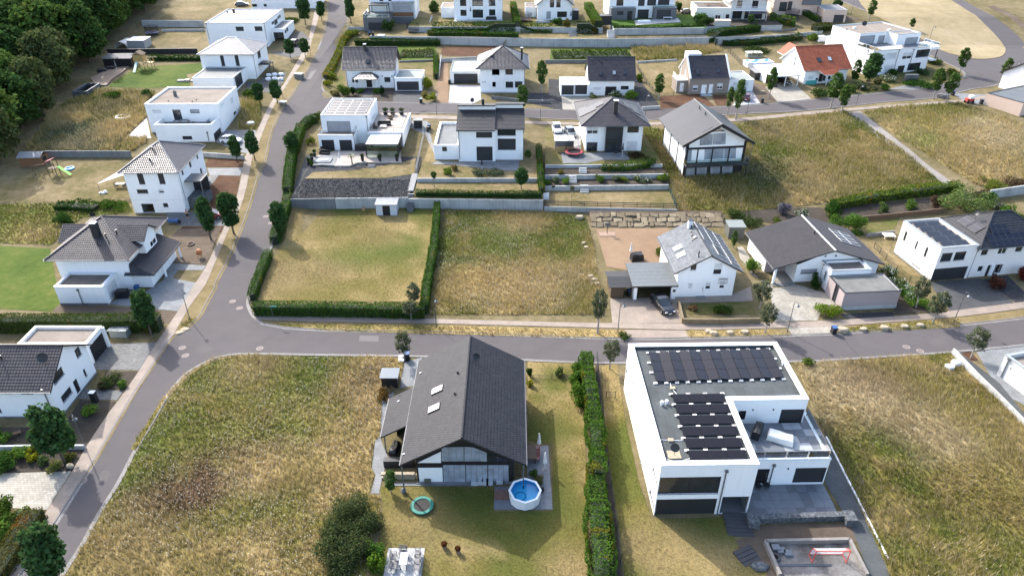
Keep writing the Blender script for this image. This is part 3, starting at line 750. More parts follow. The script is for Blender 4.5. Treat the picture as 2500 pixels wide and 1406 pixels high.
 # ---------------------------------------------------------------- house builder
class House:
 def __init__(s,name,label,o,rot=0.,zb=None,cat='house',wall=None):
  s.zb=hh(*o) if zb is None else zb
  s.o=Vector((o[0],o[1],s.zb));s.rot=R(rot)
  s.M=Matrix.Translation(s.o)@Matrix.Rotation(s.rot,4,'Z');s.Mi=s.M.inverted()
  s.root=thing(name,label,cat,s.o,s.rot)
  s.faces={};s.wins=[];s.planes={};s.wm=wall or WHITE
  s.co=s.Mi@Vector((0,0,HC));s.nofill=set()
 def ray(s,p):return (s.Mi.to_3x3()@ray(p))
 def loc(s,p,z):
  d=s.ray(p);P=s.co+d*((z-s.co.z)/d.z);return P
 def plane(s,p,p0,n):
  d=s.ray(p);return s.co+d*((Vector(p0)-s.co).dot(n)/d.dot(n))
 def face(s,key,org,dr,poly,mat=None):
  s.faces[key]=(Vector((org[0],org[1],0)),Vector((dr[0],dr[1],0)).normalized(),poly,[],mat)
 def vol(s,key,x0,y0,x1,y1,z0,z1,gable=None,zr=None,rp=.5,mat=None,zlr=None,skip=''):
  """box volume; gable 'x' (ridge along x) or 'y'; zlr=(front,back) top heights for a lean-to"""
  W,D=x1-x0,y1-y0
  zf,zk=(z1,z1) if zlr is None else zlr
  rect=lambda w,a,b:[(0,z0),(w,z0),(w,b),(0,a)]
  fr=rect(W,zf,zf);bk=rect(W,zk,zk);rt=rect(D,zf,zk);lf=rect(D,zk,zf)
  if gable=='x':
   rt=[(0,z0),(D,z0),(D,z1),(D*rp,zr),(0,z1)];lf=[(0,z0),(D,z0),(D,z1),(D*(1-rp),zr),(0,z1)]
  if gable=='y':
   fr=[(0,z0),(W,z0),(W,z1),(W*rp,zr),(0,z1)];bk=[(0,z0),(W,z0),(W,z1),(W*(1-rp),zr),(0,z1)]
  for k,o_,d_,pl in (('F',(x0,y0),(1,0),fr),('R',(x1,y0),(0,1),rt),('B',(x1,y1),(-1,0),bk),('L',(x0,y1),(0,-1),lf)):
   if k not in skip:s.face(key+k,o_,d_,pl,mat)
 def uz(s,key,p):
  org,d,poly,holes,m=s.faces[key]
  n=Vector((d.y,-d.x,0))
  P=s.plane(p,org,n)
  return (P-org).dot(d),P.z
 def w(s,key,a,b,typ='g',k=None,mull=0):
  """opening surveyed by two opposite corners"""
  if k is not None:a,b=(k,*a),(k,*b)
  (u0,z0),(u1,z1)=s.uz(key,a),s.uz(key,b)
  s.wl(key,min(u0,u1),min(z0,z1),max(u0,u1),max(z0,z1),typ,mull)
 def wl(s,key,u0,z0,u1,z1,typ='g',mull=0):
  poly=s.faces[key][2]
  us=[p[0] for p in poly];zs=[p[1] for p in poly]
  u0,u1=max(u0,min(us)+.08),min(u1,max(us)-.08)
  z0=max(z0,min(zs)+.02);z1=min(z1,max(zs)-.1)
  if u1-u0<.15 or z1-z0<.15:return
  s.faces[key][3].append((u0,z0,u1,z1));s.wins.append((key,u0,z0,u1,z1,typ,mull))
 def pt(s,key,u,z,out=0.):
  org,d,poly,holes,m=s.faces[key]
  n=Vector((d.y,-d.x,0))
  return org+d*u+n*out+Vector((0,0,z))
 def finish(s):
  mats=[s.wm];mb=MB()
  for key,(org,d,poly,holes,m) in s.faces.items():
   mi=0
   if m is not None:
    if m not in mats:mats.append(m)
    mi=mats.index(m)
   us=sorted({p[0] for p in poly}|{x for h in holes for x in (h[0],h[2])});zs=sorted({p[1] for p in poly}|{x for h in holes for x in (h[1],h[3])})
   for u0,u1 in zip(us,us[1:]):
    for z0,z1 in zip(zs,zs[1:]):
     if u1-u0<1e-4 or z1-z0<1e-4:continue
     cu,cz=(u0+u1)/2,(z0+z1)/2
     if any(h[0]<cu<h[2] and h[1]<cz<h[3] for h in holes):continue
     c=clip_rect(poly,u0,z0,u1,z1)
     if len(c)>2:mb.face([s.pt(key,u,z) for u,z in c],mi)
   for u0,z0,u1,z1 in holes:
    c4=[(u0,z0),(u1,z0),(u1,z1),(u0,z1)]
    for (a,b),(c,e) in zip(c4,c4[1:]+c4[:1]):
     mb.face([s.pt(key,a,b),s.pt(key,a,b,-.16),s.pt(key,c,e,-.16),s.pt(key,c,e)],mi)
  mb.build('wall',mats,s.root)
  for key,u0,z0,u1,z1,typ,mull in s.wins:
   s.window(key,u0,z0,u1,z1,typ,mull)
  return s
 def slab(s,mb,key,u0,z0,u1,z1,o0,o1,m=0):
  a=[s.pt(key,u,z,o) for o in (o0,o1) for u,z in ((u0,z0),(u1,z0),(u1,z1),(u0,z1))]
  b=len(mb.v);mb.v+=[tuple(p) for p in a]
  for f in ((0,3,2,1),(4,5,6,7),(0,1,5,4),(1,2,6,5),(2,3,7,6),(3,0,4,7)):
   mb.f.append(tuple(b+i for i in f));mb.m.append(m)
 def window(s,key,u0,z0,u1,z1,typ,mull):
  fm={'g':ANTH,'gw':WHITEP,'s':ANTH,'sg':ANTH,'sw':WHITEP,'b':ANTH,'d':ANTH,'dw':WHITEP,'gd':ANTH,'gdw':WHITEP,'o':ANTH,'hw':WHITEP,'hd':ANTH}[typ]
  pm,pn={'g':(GLASS,'pane'),'gw':(GLASS,'pane'),'s':(SHUT,'shutter'),'sg':(SHUTG,'shutter'),'sw':(SHUTW,'shutter'),'b':(GLASSB,'pane'),'d':(DOORM,'door_leaf'),'dw':(WHITEP,'door_leaf'),'gd':(GDOOR,'door_leaf'),'gdw':(SHUTW,'door_leaf'),'o':(DOORM,'recess'),'hw':(GLASS,'pane'),'hd':(GLASS,'pane')}[typ]
  nm={'d':'door','dw':'door','gd':'garage_door','gdw':'garage_door','o':'garage_opening'}.get(typ,'window')
  if nm=='garage_opening':
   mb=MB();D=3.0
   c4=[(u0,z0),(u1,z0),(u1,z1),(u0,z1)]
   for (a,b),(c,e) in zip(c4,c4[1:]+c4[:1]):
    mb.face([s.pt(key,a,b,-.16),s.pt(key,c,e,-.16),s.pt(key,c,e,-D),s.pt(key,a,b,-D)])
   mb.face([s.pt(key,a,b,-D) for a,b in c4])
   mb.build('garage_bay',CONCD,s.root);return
  t=.06 if (u1-u0)>.5 else.04
  mb=MB();e=.003
  u0+=e;u1-=e;z0+=e;z1-=e
  s.slab(mb,key,u0,z0,u1,z0+t,-.14,-.07);s.slab(mb,key,u0,z1-t,u1,z1,-.14,-.07)
  s.slab(mb,key,u0,z0+t,u0+t,z1-t,-.14,-.07);s.slab(mb,key,u1-t,z0+t,u1,z1-t,-.14,-.07)
  if nm=='window' and typ[0] in 'gbh':
   n=mull or (1 if u1-u0>1.3 else 0)
   for k in range(n):
    c=u0+(u1-u0)*(k+1)/(n+1);s.slab(mb,key,c-.035,z0+t,c+.035,z1-t,-.135,-.075)
  if nm=='window' and z0>.5:s.slab(mb,key,u0-.04,z0-.035,u1+.04,z0-.004,-.1,.05)
  fr=mb.build(nm,fm,s.root)
  mb=MB()
  if typ[0]=='h' and z1-z0>.5:
   zm=z0+(z1-z0)*.42
   s.slab(mb,key,u0+t,z0+t,u1-t,zm,-.125,-.11);mb.build('pane',GLASS,fr)
   mb=MB();s.slab(mb,key,u0+t,zm,u1-t,z1-t,-.12,-.095);mb.build('shutter',SHUTW,fr)
  elif nm=='garage_door':
   n=5
   for k in range(n):
    a=z0+t+(z1-z0-2*t)*k/n;b=z0+t+(z1-z0-2*t)*(k+1)/n
    s.slab(mb,key,u0+t,a+.008,u1-t,b-.008,-.13,-.105)
   s.slab(mb,key,u0+t,z0+t,u1-t,z1-t,-.135,-.13);mb.build(pn,pm,fr)
  else:
   s.slab(mb,key,u0+t,z0+t,u1-t,z1-t,-.125,-.105);p=mb.build(pn,pm,fr)
   if nm=='door':
    mb=MB();s.slab(mb,key,u1-.22,z0+.7,u1-.17,z1-.6,-.1,-.05);mb.build('handle',GREYM,p)
 def poly(s,key,pts,mat,name='panel',out=.03,k=None,grid=0,gm=None):
  """polygonal panel on a wall face from surveyed corners"""
  pts=[s.uz(key,(k,*p) if k is not None else p) for p in pts]
  if sum(pts[i][0]*pts[(i+1)%len(pts)][1]-pts[(i+1)%len(pts)][0]*pts[i][1] for i in range(len(pts)))<0:pts=pts[::-1]
  mb=MB()
  f=[s.pt(key,u,z,out) for u,z in pts];b=[s.pt(key,u,z,-.01) for u,z in pts]
  mb.face(f);n=len(f)
  for i in range(n):mb.face([b[i],b[(i+1)%n],f[(i+1)%n],f[i]])
  o=mb.build(name,mat,s.root)
  if grid:
   us=[p[0] for p in pts];mb=MB()
   for k_ in range(1,grid):
    u=min(us)+(max(us)-min(us))*k_/grid
    c=clip_rect(pts,u-.015,-9,u+.015,30)
    if len(c)>2:mb.face([s.pt(key,a,z,out+.004) for a,z in c])
   mb.build('blind_seam',gm or GREYM,o)
  return o
 def part(s,name,mat,*boxes,smooth=False):
  mb=MB()
  for b in boxes:mb.box(*b)
  return mb.build(name,mat,s.root,smooth)
  # ------------------------------------------------------------ flat roofs
 def flat(s,x0,y0,x1,y1,z,deck,cop=None,ph=.35,cw=.32,poly=None,name='flat_roof'):
  """deck sunk behind a parapet of height ph, with coping"""
  P=poly or [(x0,y0),(x1,y0),(x1,y1),(x0,y1)]
  cop=cop or ZINC
  n=len(P)
  def inset(d):
   out=[]
   for i in range(n):
    a,b,c=Vector(P[i-1]),Vector(P[i]),Vector(P[(i+1)%n])
    n1=Vector((-(b-a).y,(b-a).x)).normalized();n2=Vector((-(c-b).y,(c-b).x)).normalized()
    m=(n1+n2);m=m/max(.2,m.dot(n1));out.append((b.x+m.x*d,b.y+m.y*d))
   return out
  I=inset(cw);O=inset(-.04)
  mb=MB();mb.face([(x,y,z-ph) for x,y in inset(cw-.02)],0)
  rf=mb.build(name,deck,s.root)
  mb=MB()
  for i in range(n):
   j=(i+1)%n
   mb.face([(*O[i],z+.05),(*O[j],z+.05),(*I[j],z+.05),(*I[i],z+.05)])
   mb.face([(*O[i],z-.04),(*O[j],z-.04),(*O[j],z+.05),(*O[i],z+.05)])
   mb.face([(*I[j],z-.03),(*I[i],z-.03),(*I[i],z+.05),(*I[j],z+.05)])
  mb.build('coping',cop,s.root)
  mb=MB()
  for i in range(n):
   j=(i+1)%n
   mb.face([(*I[j],z-ph-.02),(*I[i],z-ph-.02),(*I[i],z-.02),(*I[j],z-.02)])
  mb.build('parapet_lining',BITUM if deck is BITUM else s.wm,rf)
  return rf
  # ------------------------------------------------------------ pitched roofs
 def slope(s,mb,key,pts,th=.16,course=.36,rise=.035):
  """planar slope; first edge is the eave; courses are stepped"""
  pts=[Vector(p) for p in pts]
  e=(pts[1]-pts[0]).normalized();n=None
  for i in range(2,len(pts)):
   c=(pts[1]-pts[0]).cross(pts[i]-pts[0])
   if c.length>1e-3:n=c.normalized();break
  if n.z<0:n=-n;e=-e;
  v_=n.cross(e)
  if v_.z<0:v_=-v_
  s.planes[key]=(pts[0].copy(),e,v_,n)
  P2=[((p-pts[0]).dot(e),(p-pts[0]).dot(v_)) for p in pts]
  to3=lambda u,v,o=0.:pts[0]+e*u+v_*v+n*o
  vs=[p[1] for p in P2];k=0;v=min(vs)
  while v<max(vs)-1e-4:
   v1=min(v+course,max(vs))
   c=clip_half(clip_half(P2,lambda p:p[1]-v),lambda p:v1-p[1])
   if len(c)>2:
    q_=ccw(c)
    off=lambda t:rise*(1-(t-v)/course)
    f=[to3(u,t,off(t)) for u,t in q_]
    if (f[1]-f[0]).cross(f[2]-f[1]).dot(n)<0:f=f[::-1];q_=q_[::-1]
    mb.face(f,0,q_)
    lo=[p for p in q_ if abs(p[1]-v)<1e-4]
    if len(lo)>=2:
     a,b=min(lo),max(lo)
     mb.face([to3(a[0],v,-.01),to3(b[0],v,-.01),to3(b[0],v,rise),to3(a[0],v,rise)],0,[(a[0],v),(b[0],v),(b[0],v),(a[0],v)])
   v=v1
  bot=[p-Vector((0,0,th)) for p in pts]
  mb.face(bot[::-1],1)
  for i in range(len(pts)):
   j=(i+1)%len(pts)
   mb.face([bot[i],bot[j],pts[j],pts[i]],1)
 def ridge(s,a,b,mat,parent=None,r=.11,name='ridge_tiles'):
  a,b=Vector(a),Vector(b);L=(b-a).length;n=max(2,int(L/.4));mb=MB();d=(b-a)/n
  for k in range(n):
   mb.tube([a+d*k,a+d*(k+1.03)],[r,r*.86],6)
  return mb.build(name,mat,parent or s.root)
 def gable(s,axis,x0,y0,x1,y1,ze,zr,mat,rp=.5,th=.18,gutter=True,edge=None,rm=None,course=.36):
  mb=MB();edge=edge or ANTH
  if axis=='x':
   yr=y0+(y1-y0)*rp
   s.slope(mb,'F',[(x0,y0,ze),(x1,y0,ze),(x1,yr,zr),(x0,yr,zr)],th,course)
   s.slope(mb,'B',[(x1,y1,ze),(x0,y1,ze),(x0,yr,zr),(x1,yr,zr)],th,course)
   rd=((x0,yr,zr+.02),(x1,yr,zr+.02));gt=[((x0,y0-.06,ze-.08),(x1,y0-.06,ze-.08)),((x0,y1+.06,ze-.08),(x1,y1+.06,ze-.08))]
  else:
   xr=x0+(x1-x0)*rp
   s.slope(mb,'L',[(x0,y1,ze),(x0,y0,ze),(xr,y0,zr),(xr,y1,zr)],th,course)
   s.slope(mb,'R',[(x1,y0,ze),(x1,y1,ze),(xr,y1,zr),(xr,y0,zr)],th,course)
   rd=((xr,y0,zr+.02),(xr,y1,zr+.02));gt=[((x0-.06,y0,ze-.08),(x0-.06,y1,ze-.08)),((x1+.06,y0,ze-.08),(x1+.06,y1,ze-.08))]
  s.roof=mb.build('roof',[mat,edge],s.root)
  s.ridge(*rd,rm or edge,s.roof)
  if gutter:
   for a,b in gt:MB().tube([a,b],.07,6).build('gutter',GREYM,s.root)
  return s.roof
 def hip(s,x0,y0,x1,y1,ze,ra,rb,zr,mat,th=.18,edge=None,course=.36,gutter=True):
  """ra, rb: ridge end points (x,y); ridge runs along x or y, or a point"""
  edge=edge or ANTH;mb=MB()
  A,B=(*ra,zr),(*rb,zr)
  c=[(x0,y0,ze),(x1,y0,ze),(x1,y1,ze),(x0,y1,ze)]
  pt=(Vector(A)-Vector(B)).length<.05
  alongx=abs(ra[0]-rb[0])>abs(ra[1]-rb[1])
  if pt:
   S=[('F',[c[0],c[1],A]),('R',[c[1],c[2],A]),('B',[c[2],c[3],A]),('L',[c[3],c[0],A])];hp=[(p,A) for p in c]
  elif alongx:
   S=[('F',[c[0],c[1],B,A]),('R',[c[1],c[2],B]),('B',[c[2],c[3],A,B]),('L',[c[3],c[0],A])];hp=[(c[0],A),(c[3],A),(c[1],B),(c[2],B)]
  else:
   S=[('F',[c[0],c[1],A]),('R',[c[1],c[2],B,A]),('B',[c[2],c[3],B]),('L',[c[3],c[0],A,B])];hp=[(c[0],A),(c[1],A),(c[2],B),(c[3],B)]
  for k,p in S:s.slope(mb,k,p,th,course)
  s.roof=mb.build('roof',[mat,edge],s.root)
  for a,b in hp:s.ridge((a[0],a[1],a[2]+.03),(b[0],b[1],b[2]+.03),mat if mat in () else edge,s.roof,.1,'hip_tiles')
  if not pt:s.ridge((A[0],A[1],zr+.03),(B[0],B[1],zr+.03),edge,s.roof)
  if gutter:
   g=.07
   mb=MB()
   o=[(x0-g,y0-g),(x1+g,y0-g),(x1+g,y1+g),(x0-g,y1+g)]
   for a,b in zip(o,o[1:]+o[:1]):mb.tube([(*a,ze-.08),(*b,ze-.08)],.065,6)
   mb.build('gutter',GREYM,s.root)
  return s.roof
 def onroof(s,key,p):
  p0,e,v,n=s.planes[key];P=s.plane(p,p0,n);return (P-p0).dot(e),(P-p0).dot(v)
 def rp(s,key,u,v,o=0.):
  p0,e,vv,n=s.planes[key];return p0+e*u+vv*v+n*o
 def plate(s,key,u,v,w,h_,o0,o1,name,mats,parent=None,frame=None,uvm=False):
  p0,e,vv,n=s.planes[key];mb=MB()
  c=s.rp(key,u,v,(o0+o1)/2)
  mb.obox(c,e*w/2,vv*h_/2,n*(o1-o0)/2)
  if frame:
   t=.05
   a=[s.rp(key,u+i*w/2,v+j*h_/2,o1+.006) for i,j in ((-1,-1),(1,-1),(1,1),(-1,1))]
   b=[s.rp(key,u+i*(w/2-t),v+j*(h_/2-t),o1+.006) for i,j in ((-1,-1),(1,-1),(1,1),(-1,1))]
   mb.face(b,1,[(0,0),(w-2*t,0),(w-2*t,h_-2*t),(0,h_-2*t)])
   mats=[mats,frame]
  return mb.build(name,mats,parent or s.root)
 def skylight(s,key,p,w=.8,h_=1.2,pane=None,frame=None):
  u,v=s.onroof(key,p)
  fr=s.plate(key,u,v,w,h_,.02,.14,'skylight',frame or ANTH)
  s.plate(key,u,v,w-.16,h_-.16,.14,.155,'pane',pane or GLASSW,fr)
 def pv(s,key,p,nu,nv,w=1.02,h_=1.68,mat=None,frame=None,skip=(),gap=.03):
  u0,v0=s.onroof(key,p)
  for i in range(nu):
   for j in range(nv):
    if (i,j) in skip:continue
    s.plate(key,u0+(i-(nu-1)/2)*(w+gap),v0+(j-(nv-1)/2)*(h_+gap),w,h_,.09,.13,'solar_panel',frame or GREYM,None,mat or PVB)
 def chimney(s,p,z0,z1,w=.6,d=.6,mat=None,cap=None,zref=None):
  P=s.loc(p,zref if zref is not None else z1)
  c=s.part('chimney',mat or ANTH,(P.x-w/2,P.y-d/2,z0,P.x+w/2,P.y+d/2,z1))
  MB().box(P.x-w/2-.06,P.y-d/2-.06,z1+.002,P.x+w/2+.06,P.y+d/2+.06,z1+.08).build('chimney_cap',cap or GREYM,c)
 def vent(s,key,p,r=.08,hh_=.4):
  u,v=s.onroof(key,p);P=s.rp(key,u,v)
  MB().lathe([(r,-.1),(r,hh_),(r*1.5,hh_+.02),(r*1.5,hh_+.1)],8,P).build('vent_pipe',ANTH,s.root)
 def dish(s,P,r=.4,az=200,mast=.9,mat=None):
  P=Vector(P)
  m=MB().tube([P,P+Vector((0,0,mast))],.025,6).build('dish_mast',GREYM,s.root)
  mb=MB();a=R(az)-s.rot;d=Vector((math.cos(a),math.sin(a),.45)).normalized()
  c=P+Vector((0,0,mast))+d*.12
  x=d.cross(Vector((0,0,1))).normalized();y=x.cross(d)
  ring=[]
  for rr,dd in ((0,-.10),(r*.6,-.05),(r,.02)):
   ring.append([c+(x*math.cos(t)+y*math.sin(t))*rr+d*dd for t in [2*math.pi*i/14 for i in range(14)]])
  for A,B in zip(ring,ring[1:]):
   for i in range(14):mb.face([A[i],A[(i+1)%14],B[(i+1)%14],B[i]])
  mb.bar(c,c+d*r*.9,.03)
  mb.build('satellite_dish',mat or ANTH,m)
 def pipe(s,key,top,bot,r=.05,mat=None):
  (u0,z0),(u1,z1)=s.uz(key,top),s.uz(key,bot)
  u=(u0+u1)/2
  mb=MB().tube([s.pt(key,u,max(z1,.02),.08),s.pt(key,u,z0,.08)],r,6)
  mb.box(*[x for x in (s.pt(key,u,z0,.1)-Vector((.13,.13,.02)))],*[x for x in (s.pt(key,u,z0,.1)+Vector((.13,.13,.22)))])
  mb.build('downpipe',mat or GREYM,s.root)
def rail(root,pts,z,hgt=1.0,mat=None,glass=None,bars=3,step=1.3):
 """balustrade along local points: posts, top rail, and glass sheets or bars"""
 mat=mat or ANTH
 for a,b in zip(pts,pts[1:]):
  a,b=Vector((*a,z)),Vector((*b,z));L=(b-a).length;n=max(1,round(L/step));up=Vector((0,0,hgt))
  mb=MB().bar(a+up,b+up,.05)
  for k in range(n+1):
   p=a+(b-a)*k/n;mb.bar(p,p+up*.97,.04)
  if not glass:
   for k in range(bars):mb.bar(a+up*(k+1)/(bars+1),b+up*(k+1)/(bars+1),.025)
  o=mb.build('railing',mat,root)
  if glass:
   for k in range(n):
    p0=a+(b-a)*(k+.03)/n;p1=a+(b-a)*(k+.97)/n
    MB().obox((p0+p1)/2+up*.5,(p1-p0)/2,(b-a).normalized().cross(Vector((0,0,1)))*.006,up*.44).build('glass_panel',glass,o)
def clear_glass():
 if 'clear_glass' in MATS:return MATS['clear_glass']
 m=bpy.data.materials.new('clear_glass');m.use_nodes=True;nt=m.node_tree;nt.nodes.clear();L=nt.links.new
 t=N(nt,'ShaderNodeBsdfTransparent');t.inputs[0].default_value=(.78,.88,.87,1)
 g=N(nt,'ShaderNodeBsdfGlossy');g.inputs['Roughness'].default_value=.03
 fr=N(nt,'ShaderNodeFresnel');fr.inputs[0].default_value=1.45
 mx=N(nt,'ShaderNodeMixShader');o=N(nt,'ShaderNodeOutputMaterial')
 L(fr.outputs[0],mx.inputs[0]);L(t.outputs[0],mx.inputs[1]);L(g.outputs[0],mx.inputs[2]);L(mx.outputs[0],o.inputs[0])
 MATS['clear_glass']=m
 return m
CGLASS=clear_glass()
# ---------------------------------------------------------------- houses
def slabs(root,x0,y0,x1,y1,z,s=.9,mat=None,name='paving_slab',t=.04):
 nx,ny=max(1,round((x1-x0)/s)),max(1,round((y1-y0)/s));dx,dy=(x1-x0)/nx,(y1-y0)/ny
 ms=[mat or SLAB] if not isinstance(mat,(list,tuple)) else list(mat)
 mes=[MB().box(-dx/2+.008,-dy/2+.008,-t,dx/2-.008,dy/2-.008,0).mesh(name,m) for m in ms]
 for i in range(nx):
  for j in range(ny):
   o=link(name,random.choice(mes),root);o.location=(x0+(i+.5)*dx,y0+(j+.5)*dy,z+random.uniform(-.002,.002))
   # A: white L-shaped flat-roof house, lower right
A=House('flat_roof_house','large white L-shaped house with solar panels on its grey flat roof, beside the meadow',(13.45,45.95),1.2,0)
A.vol('m',0,0,8.9,18.4,-.3,6.55,skip='RB');A.face('mR',(8.9,0),(0,1),[(0,-.3),(8.7,-.3),(8.7,6.55),(0,6.55)]);A.face('mB',(16.7,18.4),(-1,0),[(0,-.3),(16.7,-.3),(16.7,6.55),(0,6.55)]);A.vol('w',8.9,8.7,16.7,18.4,3.2,6.55,skip='LB');A.vol('t',8.9,3.5,17.6,18.38,-.3,3.4,skip='L')
A.w('mF',(553,560),(1065,695),'g',14);A.w('mF',(520,748),(1030,880),'s',14);A.w('mF',(1105,725),(1300,868),'o',14)
for a,b in (((245,285),(275,455)),((255,490),(286,610)),((312,500),(350,662)),((295,668),(332,826)),((460,1065),(497,1280))):A.w('mL',a,b,'sg',13)
A.w('mL',(14,480,640),(14,515,870),'sg')
A.w('wF',(1132,648),(1176,718),'d',13);A.w('wF',(1465,637),(1612,756),'s',13)
A.w('tF',(1408,487),(1480,612),'d',14);A.w('tF',(1735,478),(1985,602),'s',14)
A.finish()
A.flat(0,0,0,0,6.55,BITUM,WCOP,.3,.55,[(0,0),(8.9,0),(8.9,8.7),(16.7,8.7),(16.7,18.4),(0,18.4)])
A.part('terrace_edge',WCOP,(8.905,3.45,3.4,17.65,3.8,3.5),(17.3,3.8,3.4,17.65,18.4,3.5))
A.part('terrace_deck',SLAB,(8.905,3.8,3.38,17.3,8.695,3.40),(16.705,8.695,3.38,17.3,18.38,3.40))
slabs(A.root,8.95,3.82,17.28,8.65,3.445,.95,[SLAB,SLABL,SLAB])
slabs(A.root,8.95,-.45,17.6,3.46,.06,.95,[SLAB,SLAB,simple('grey_slab_dark',(.15,.165,.185),.55,var=.15)],t=.06)
rail(A.root,[(8.95,3.62),(17.45,3.62),(17.45,9.6)],3.5,.95,GREYM,CGLASS,step=2.1)
A.pipe('mF',(14,1128,505),(14,1060,878),.06);A.pipe('tF',(14,1540,455),(14,1503,610),.06);A.pipe('mL',(13,400,770),(13,376,1090),.05,LIGHTM);A.pipe('mL',(13,303,410),(13,285,680),.05,LIGHTM)
A.part('wall_lamp',ANTH,(11.2,8.60,5.2,11.3,8.695,5.35),(13.3,8.60,5.2,13.4,8.695,5.35),(13.6,3.40,2.2,13.7,3.495,2.35))
PVME=MB().box(-.565,-.85,-.02,.565,.85,.02).face([(-.54,-.825,.026),(.54,-.825,.026),(.54,.825,.026),(-.54,.825,.026)],1,[(0,0),(1.08,0),(1.08,1.65),(0,1.65)])
def _pvmesh(w,h_):
 mb=MB().box(-w/2,-h_/2,-.02,w/2,h_/2,.02)
 mb.face([(-w/2+.02,-h_/2+.02,.026),(w/2-.02,-h_/2+.02,.026),(w/2-.02,h_/2-.02,.026),(-w/2+.02,h_/2-.02,.026)],1,[(0,0),(w,0),(w,h_),(0,h_)])
 return mb.mesh('solar_panel',[simple('black_frame',(.02,.02,.022),.4,var=.1),PVK])
def lerp(a,b,t):return a+(b-a)*t
tl,tr,br,bl=(A.loc((13,*p),6.5) for p in ((425,190),(1365,160),(1480,385),(480,418)))
pm=_pvmesh((tr-tl).length/12-.04,(tl-bl).length/3-.03)
blk=MB().box(-.2,-.14,0,.2,.14,.13).mesh('ballast_block',simple('ballast_concrete',(.55,.54,.52),.8,var=.15))
for i in range(12):
 for j in range(3):
  P=lerp(lerp(bl,br,(i+.5)/12),lerp(tl,tr,(i+.5)/12),(j+.5)/3)
  o=link('solar_panel',pm,A.root);o.location=(P.x,P.y,6.48);o.rotation_euler=(0,R(8 if i%2==0 else-8),0)
for i in range(13):
 for e,(a,b) in enumerate(((bl,br),(tl,tr))):
  P=lerp(a,b,i/12);o=link('ballast_block',blk,A.root);o.location=(P.x,P.y+(-.1 if e==0 else.1),6.255)
for j in range(1,3):
 for a,b,d in ((bl,tl,-.15),(br,tr,.15)):
  P=lerp(a,b,j/3);o=link('ballast_block',blk,A.root);o.location=(P.x+d,P.y,6.255)
c1,c6=A.loc((13,818,545),6.5),A.loc((13,965,990),6.5)
pm2=_pvmesh(1.72,1.06)
for r_ in range(6):
 P=lerp(c1,c6,r_/5)
 for i in range(3):
  o=link('solar_panel',pm2,A.root);o.location=(P.x+(i-1)*1.76,P.y,6.46);o.rotation_euler=(R(10),0,0)
 MB().box(P.x-2.7,P.y+.5,6.26,P.x+2.7,P.y+.56,6.54).build('wind_plate',ANTH,A.root)
 for i in range(4):
  o=link('ballast_block',blk,A.root);o.location=(P.x+(i-1.5)*1.76,P.y+.78,6.255)
P=A.loc((13,625,990),6.3);A.part('dish_base',STONEP,(P.x-.6,P.y-.5,6.255,P.x+.6,P.y+.5,6.35));A.dish((P.x,P.y,6.35),.42,250,.9)
MB().tube([A.loc((13,*p),6.3) for p in ((510,870),(520,960),(560,1020),(630,1045),(700,1035),(765,1015))],.035,5).build('roof_cable',LIGHTM,A.root)
MB().tube([A.loc((13,*p),6.3) for p in ((515,872),(600,878),(720,880))],.03,5).build('roof_cable',LIGHTM,A.root)
MB().tube([A.loc((13,*p),6.3) for p in ((595,430),(605,470),(640,510),(655,528))],.03,5).build('roof_cable',LIGHTM,A.root)
for p in ((615,472),(600,876)):
 P=A.loc((13,*p),6.3);A.part('cable_box',STONEP,(P.x-.25,P.y-.2,6.255,P.x+.25,P.y+.2,6.4))
for p in ((528,600),(565,592),(1475,290)):
 P=A.loc((13,*p),6.3);MB().lathe([(.12,0),(.12,.35),(.2,.36),(.16,.5)],10,(P.x,P.y,6.25)).build('vent_pipe',LIGHTM,A.root)
A.part('house_number',ANTH,(8.5,-.02,1.25,8.53,-.002,1.5),(8.62,-.02,1.25,8.65,-.002,1.5))
# B: black timber-frame house with big slate-dark roof, front centre
B=House('timber_frame_house','dark-roofed black timber house with glazed gable behind the round pool',(-9.4,50.05),0,0,wall=TIMB)
B.vol('m',0,0,9.6,14.2,-.2,4.3,'y',7.1,.49)
B.finish()
for pts,m_,g_ in (([(772,432),(972,336),(972,432)],WHITEP,0),([(978,418),(978,300),(1167,296),(1167,419)],GLASSB,3),([(1173,419),(1173,296),(1250,300),(1365,345),(1365,419)],GLASSB,3),([(1372,419),(1372,345),(1545,405),(1545,420)],GLASS,2),([(776,475),(983,474),(988,601),(790,602)],WHITEP,0),([(990,452),(1180,451),(1182,596),(994,598)],GLASSB,4),([(1187,452),(1370,452),(1370,592),(1189,594)],GLASSB,4),([(1377,452),(1550,452),(1553,598),(1378,596)],GLASSB,4)):
 B.poly('mF',pts,m_,'window_pane' if m_ is not WHITEP else 'wall_panel',.03,12,g_)
B.gable('y',-1.25,-1.55,10.75,14.6,4.0,7.45,TILE_A,.5,.2,rm=TILE_A)
# lower side wing continues the left slope
mb=MB();B.slope(mb,'W',[(-4.1,9.9,2.36),(-4.1,3.9,2.36),(-1.25,3.9,4.0),(-1.25,9.9,4.0)],.18,.36);B.roof2=mb.build('side_roof',[TILE_A,ANTH],B.root)
MB().tube([(-4.16,3.9,2.28),(-4.16,9.9,2.28)],.07,6).build('gutter',GREYM,B.root)
B.part('side_wall',TIMB,(-3.0,6.6,0,-2.88,9.6,2.75),(-2.88,9.48,0,-.01,9.6,3.2))
for x,y in ((-3.8,4.2),(-1.2,-1.2),(10.5,-1.2),(-1.2,3.0)):B.part('roof_post',GREYM,(x-.06,y-.06,0,x+.06,y+.06,3.85 if x>-2 else 2.3))
for p in ((858,487),(833,630)):B.skylight('L',(11,*p),.95,1.4,simple('white_blind',(.75,.75,.74),.4,var=.04))
for p in ((1013,357),(990,520)):B.vent('L',(11,*p),.09,.25)
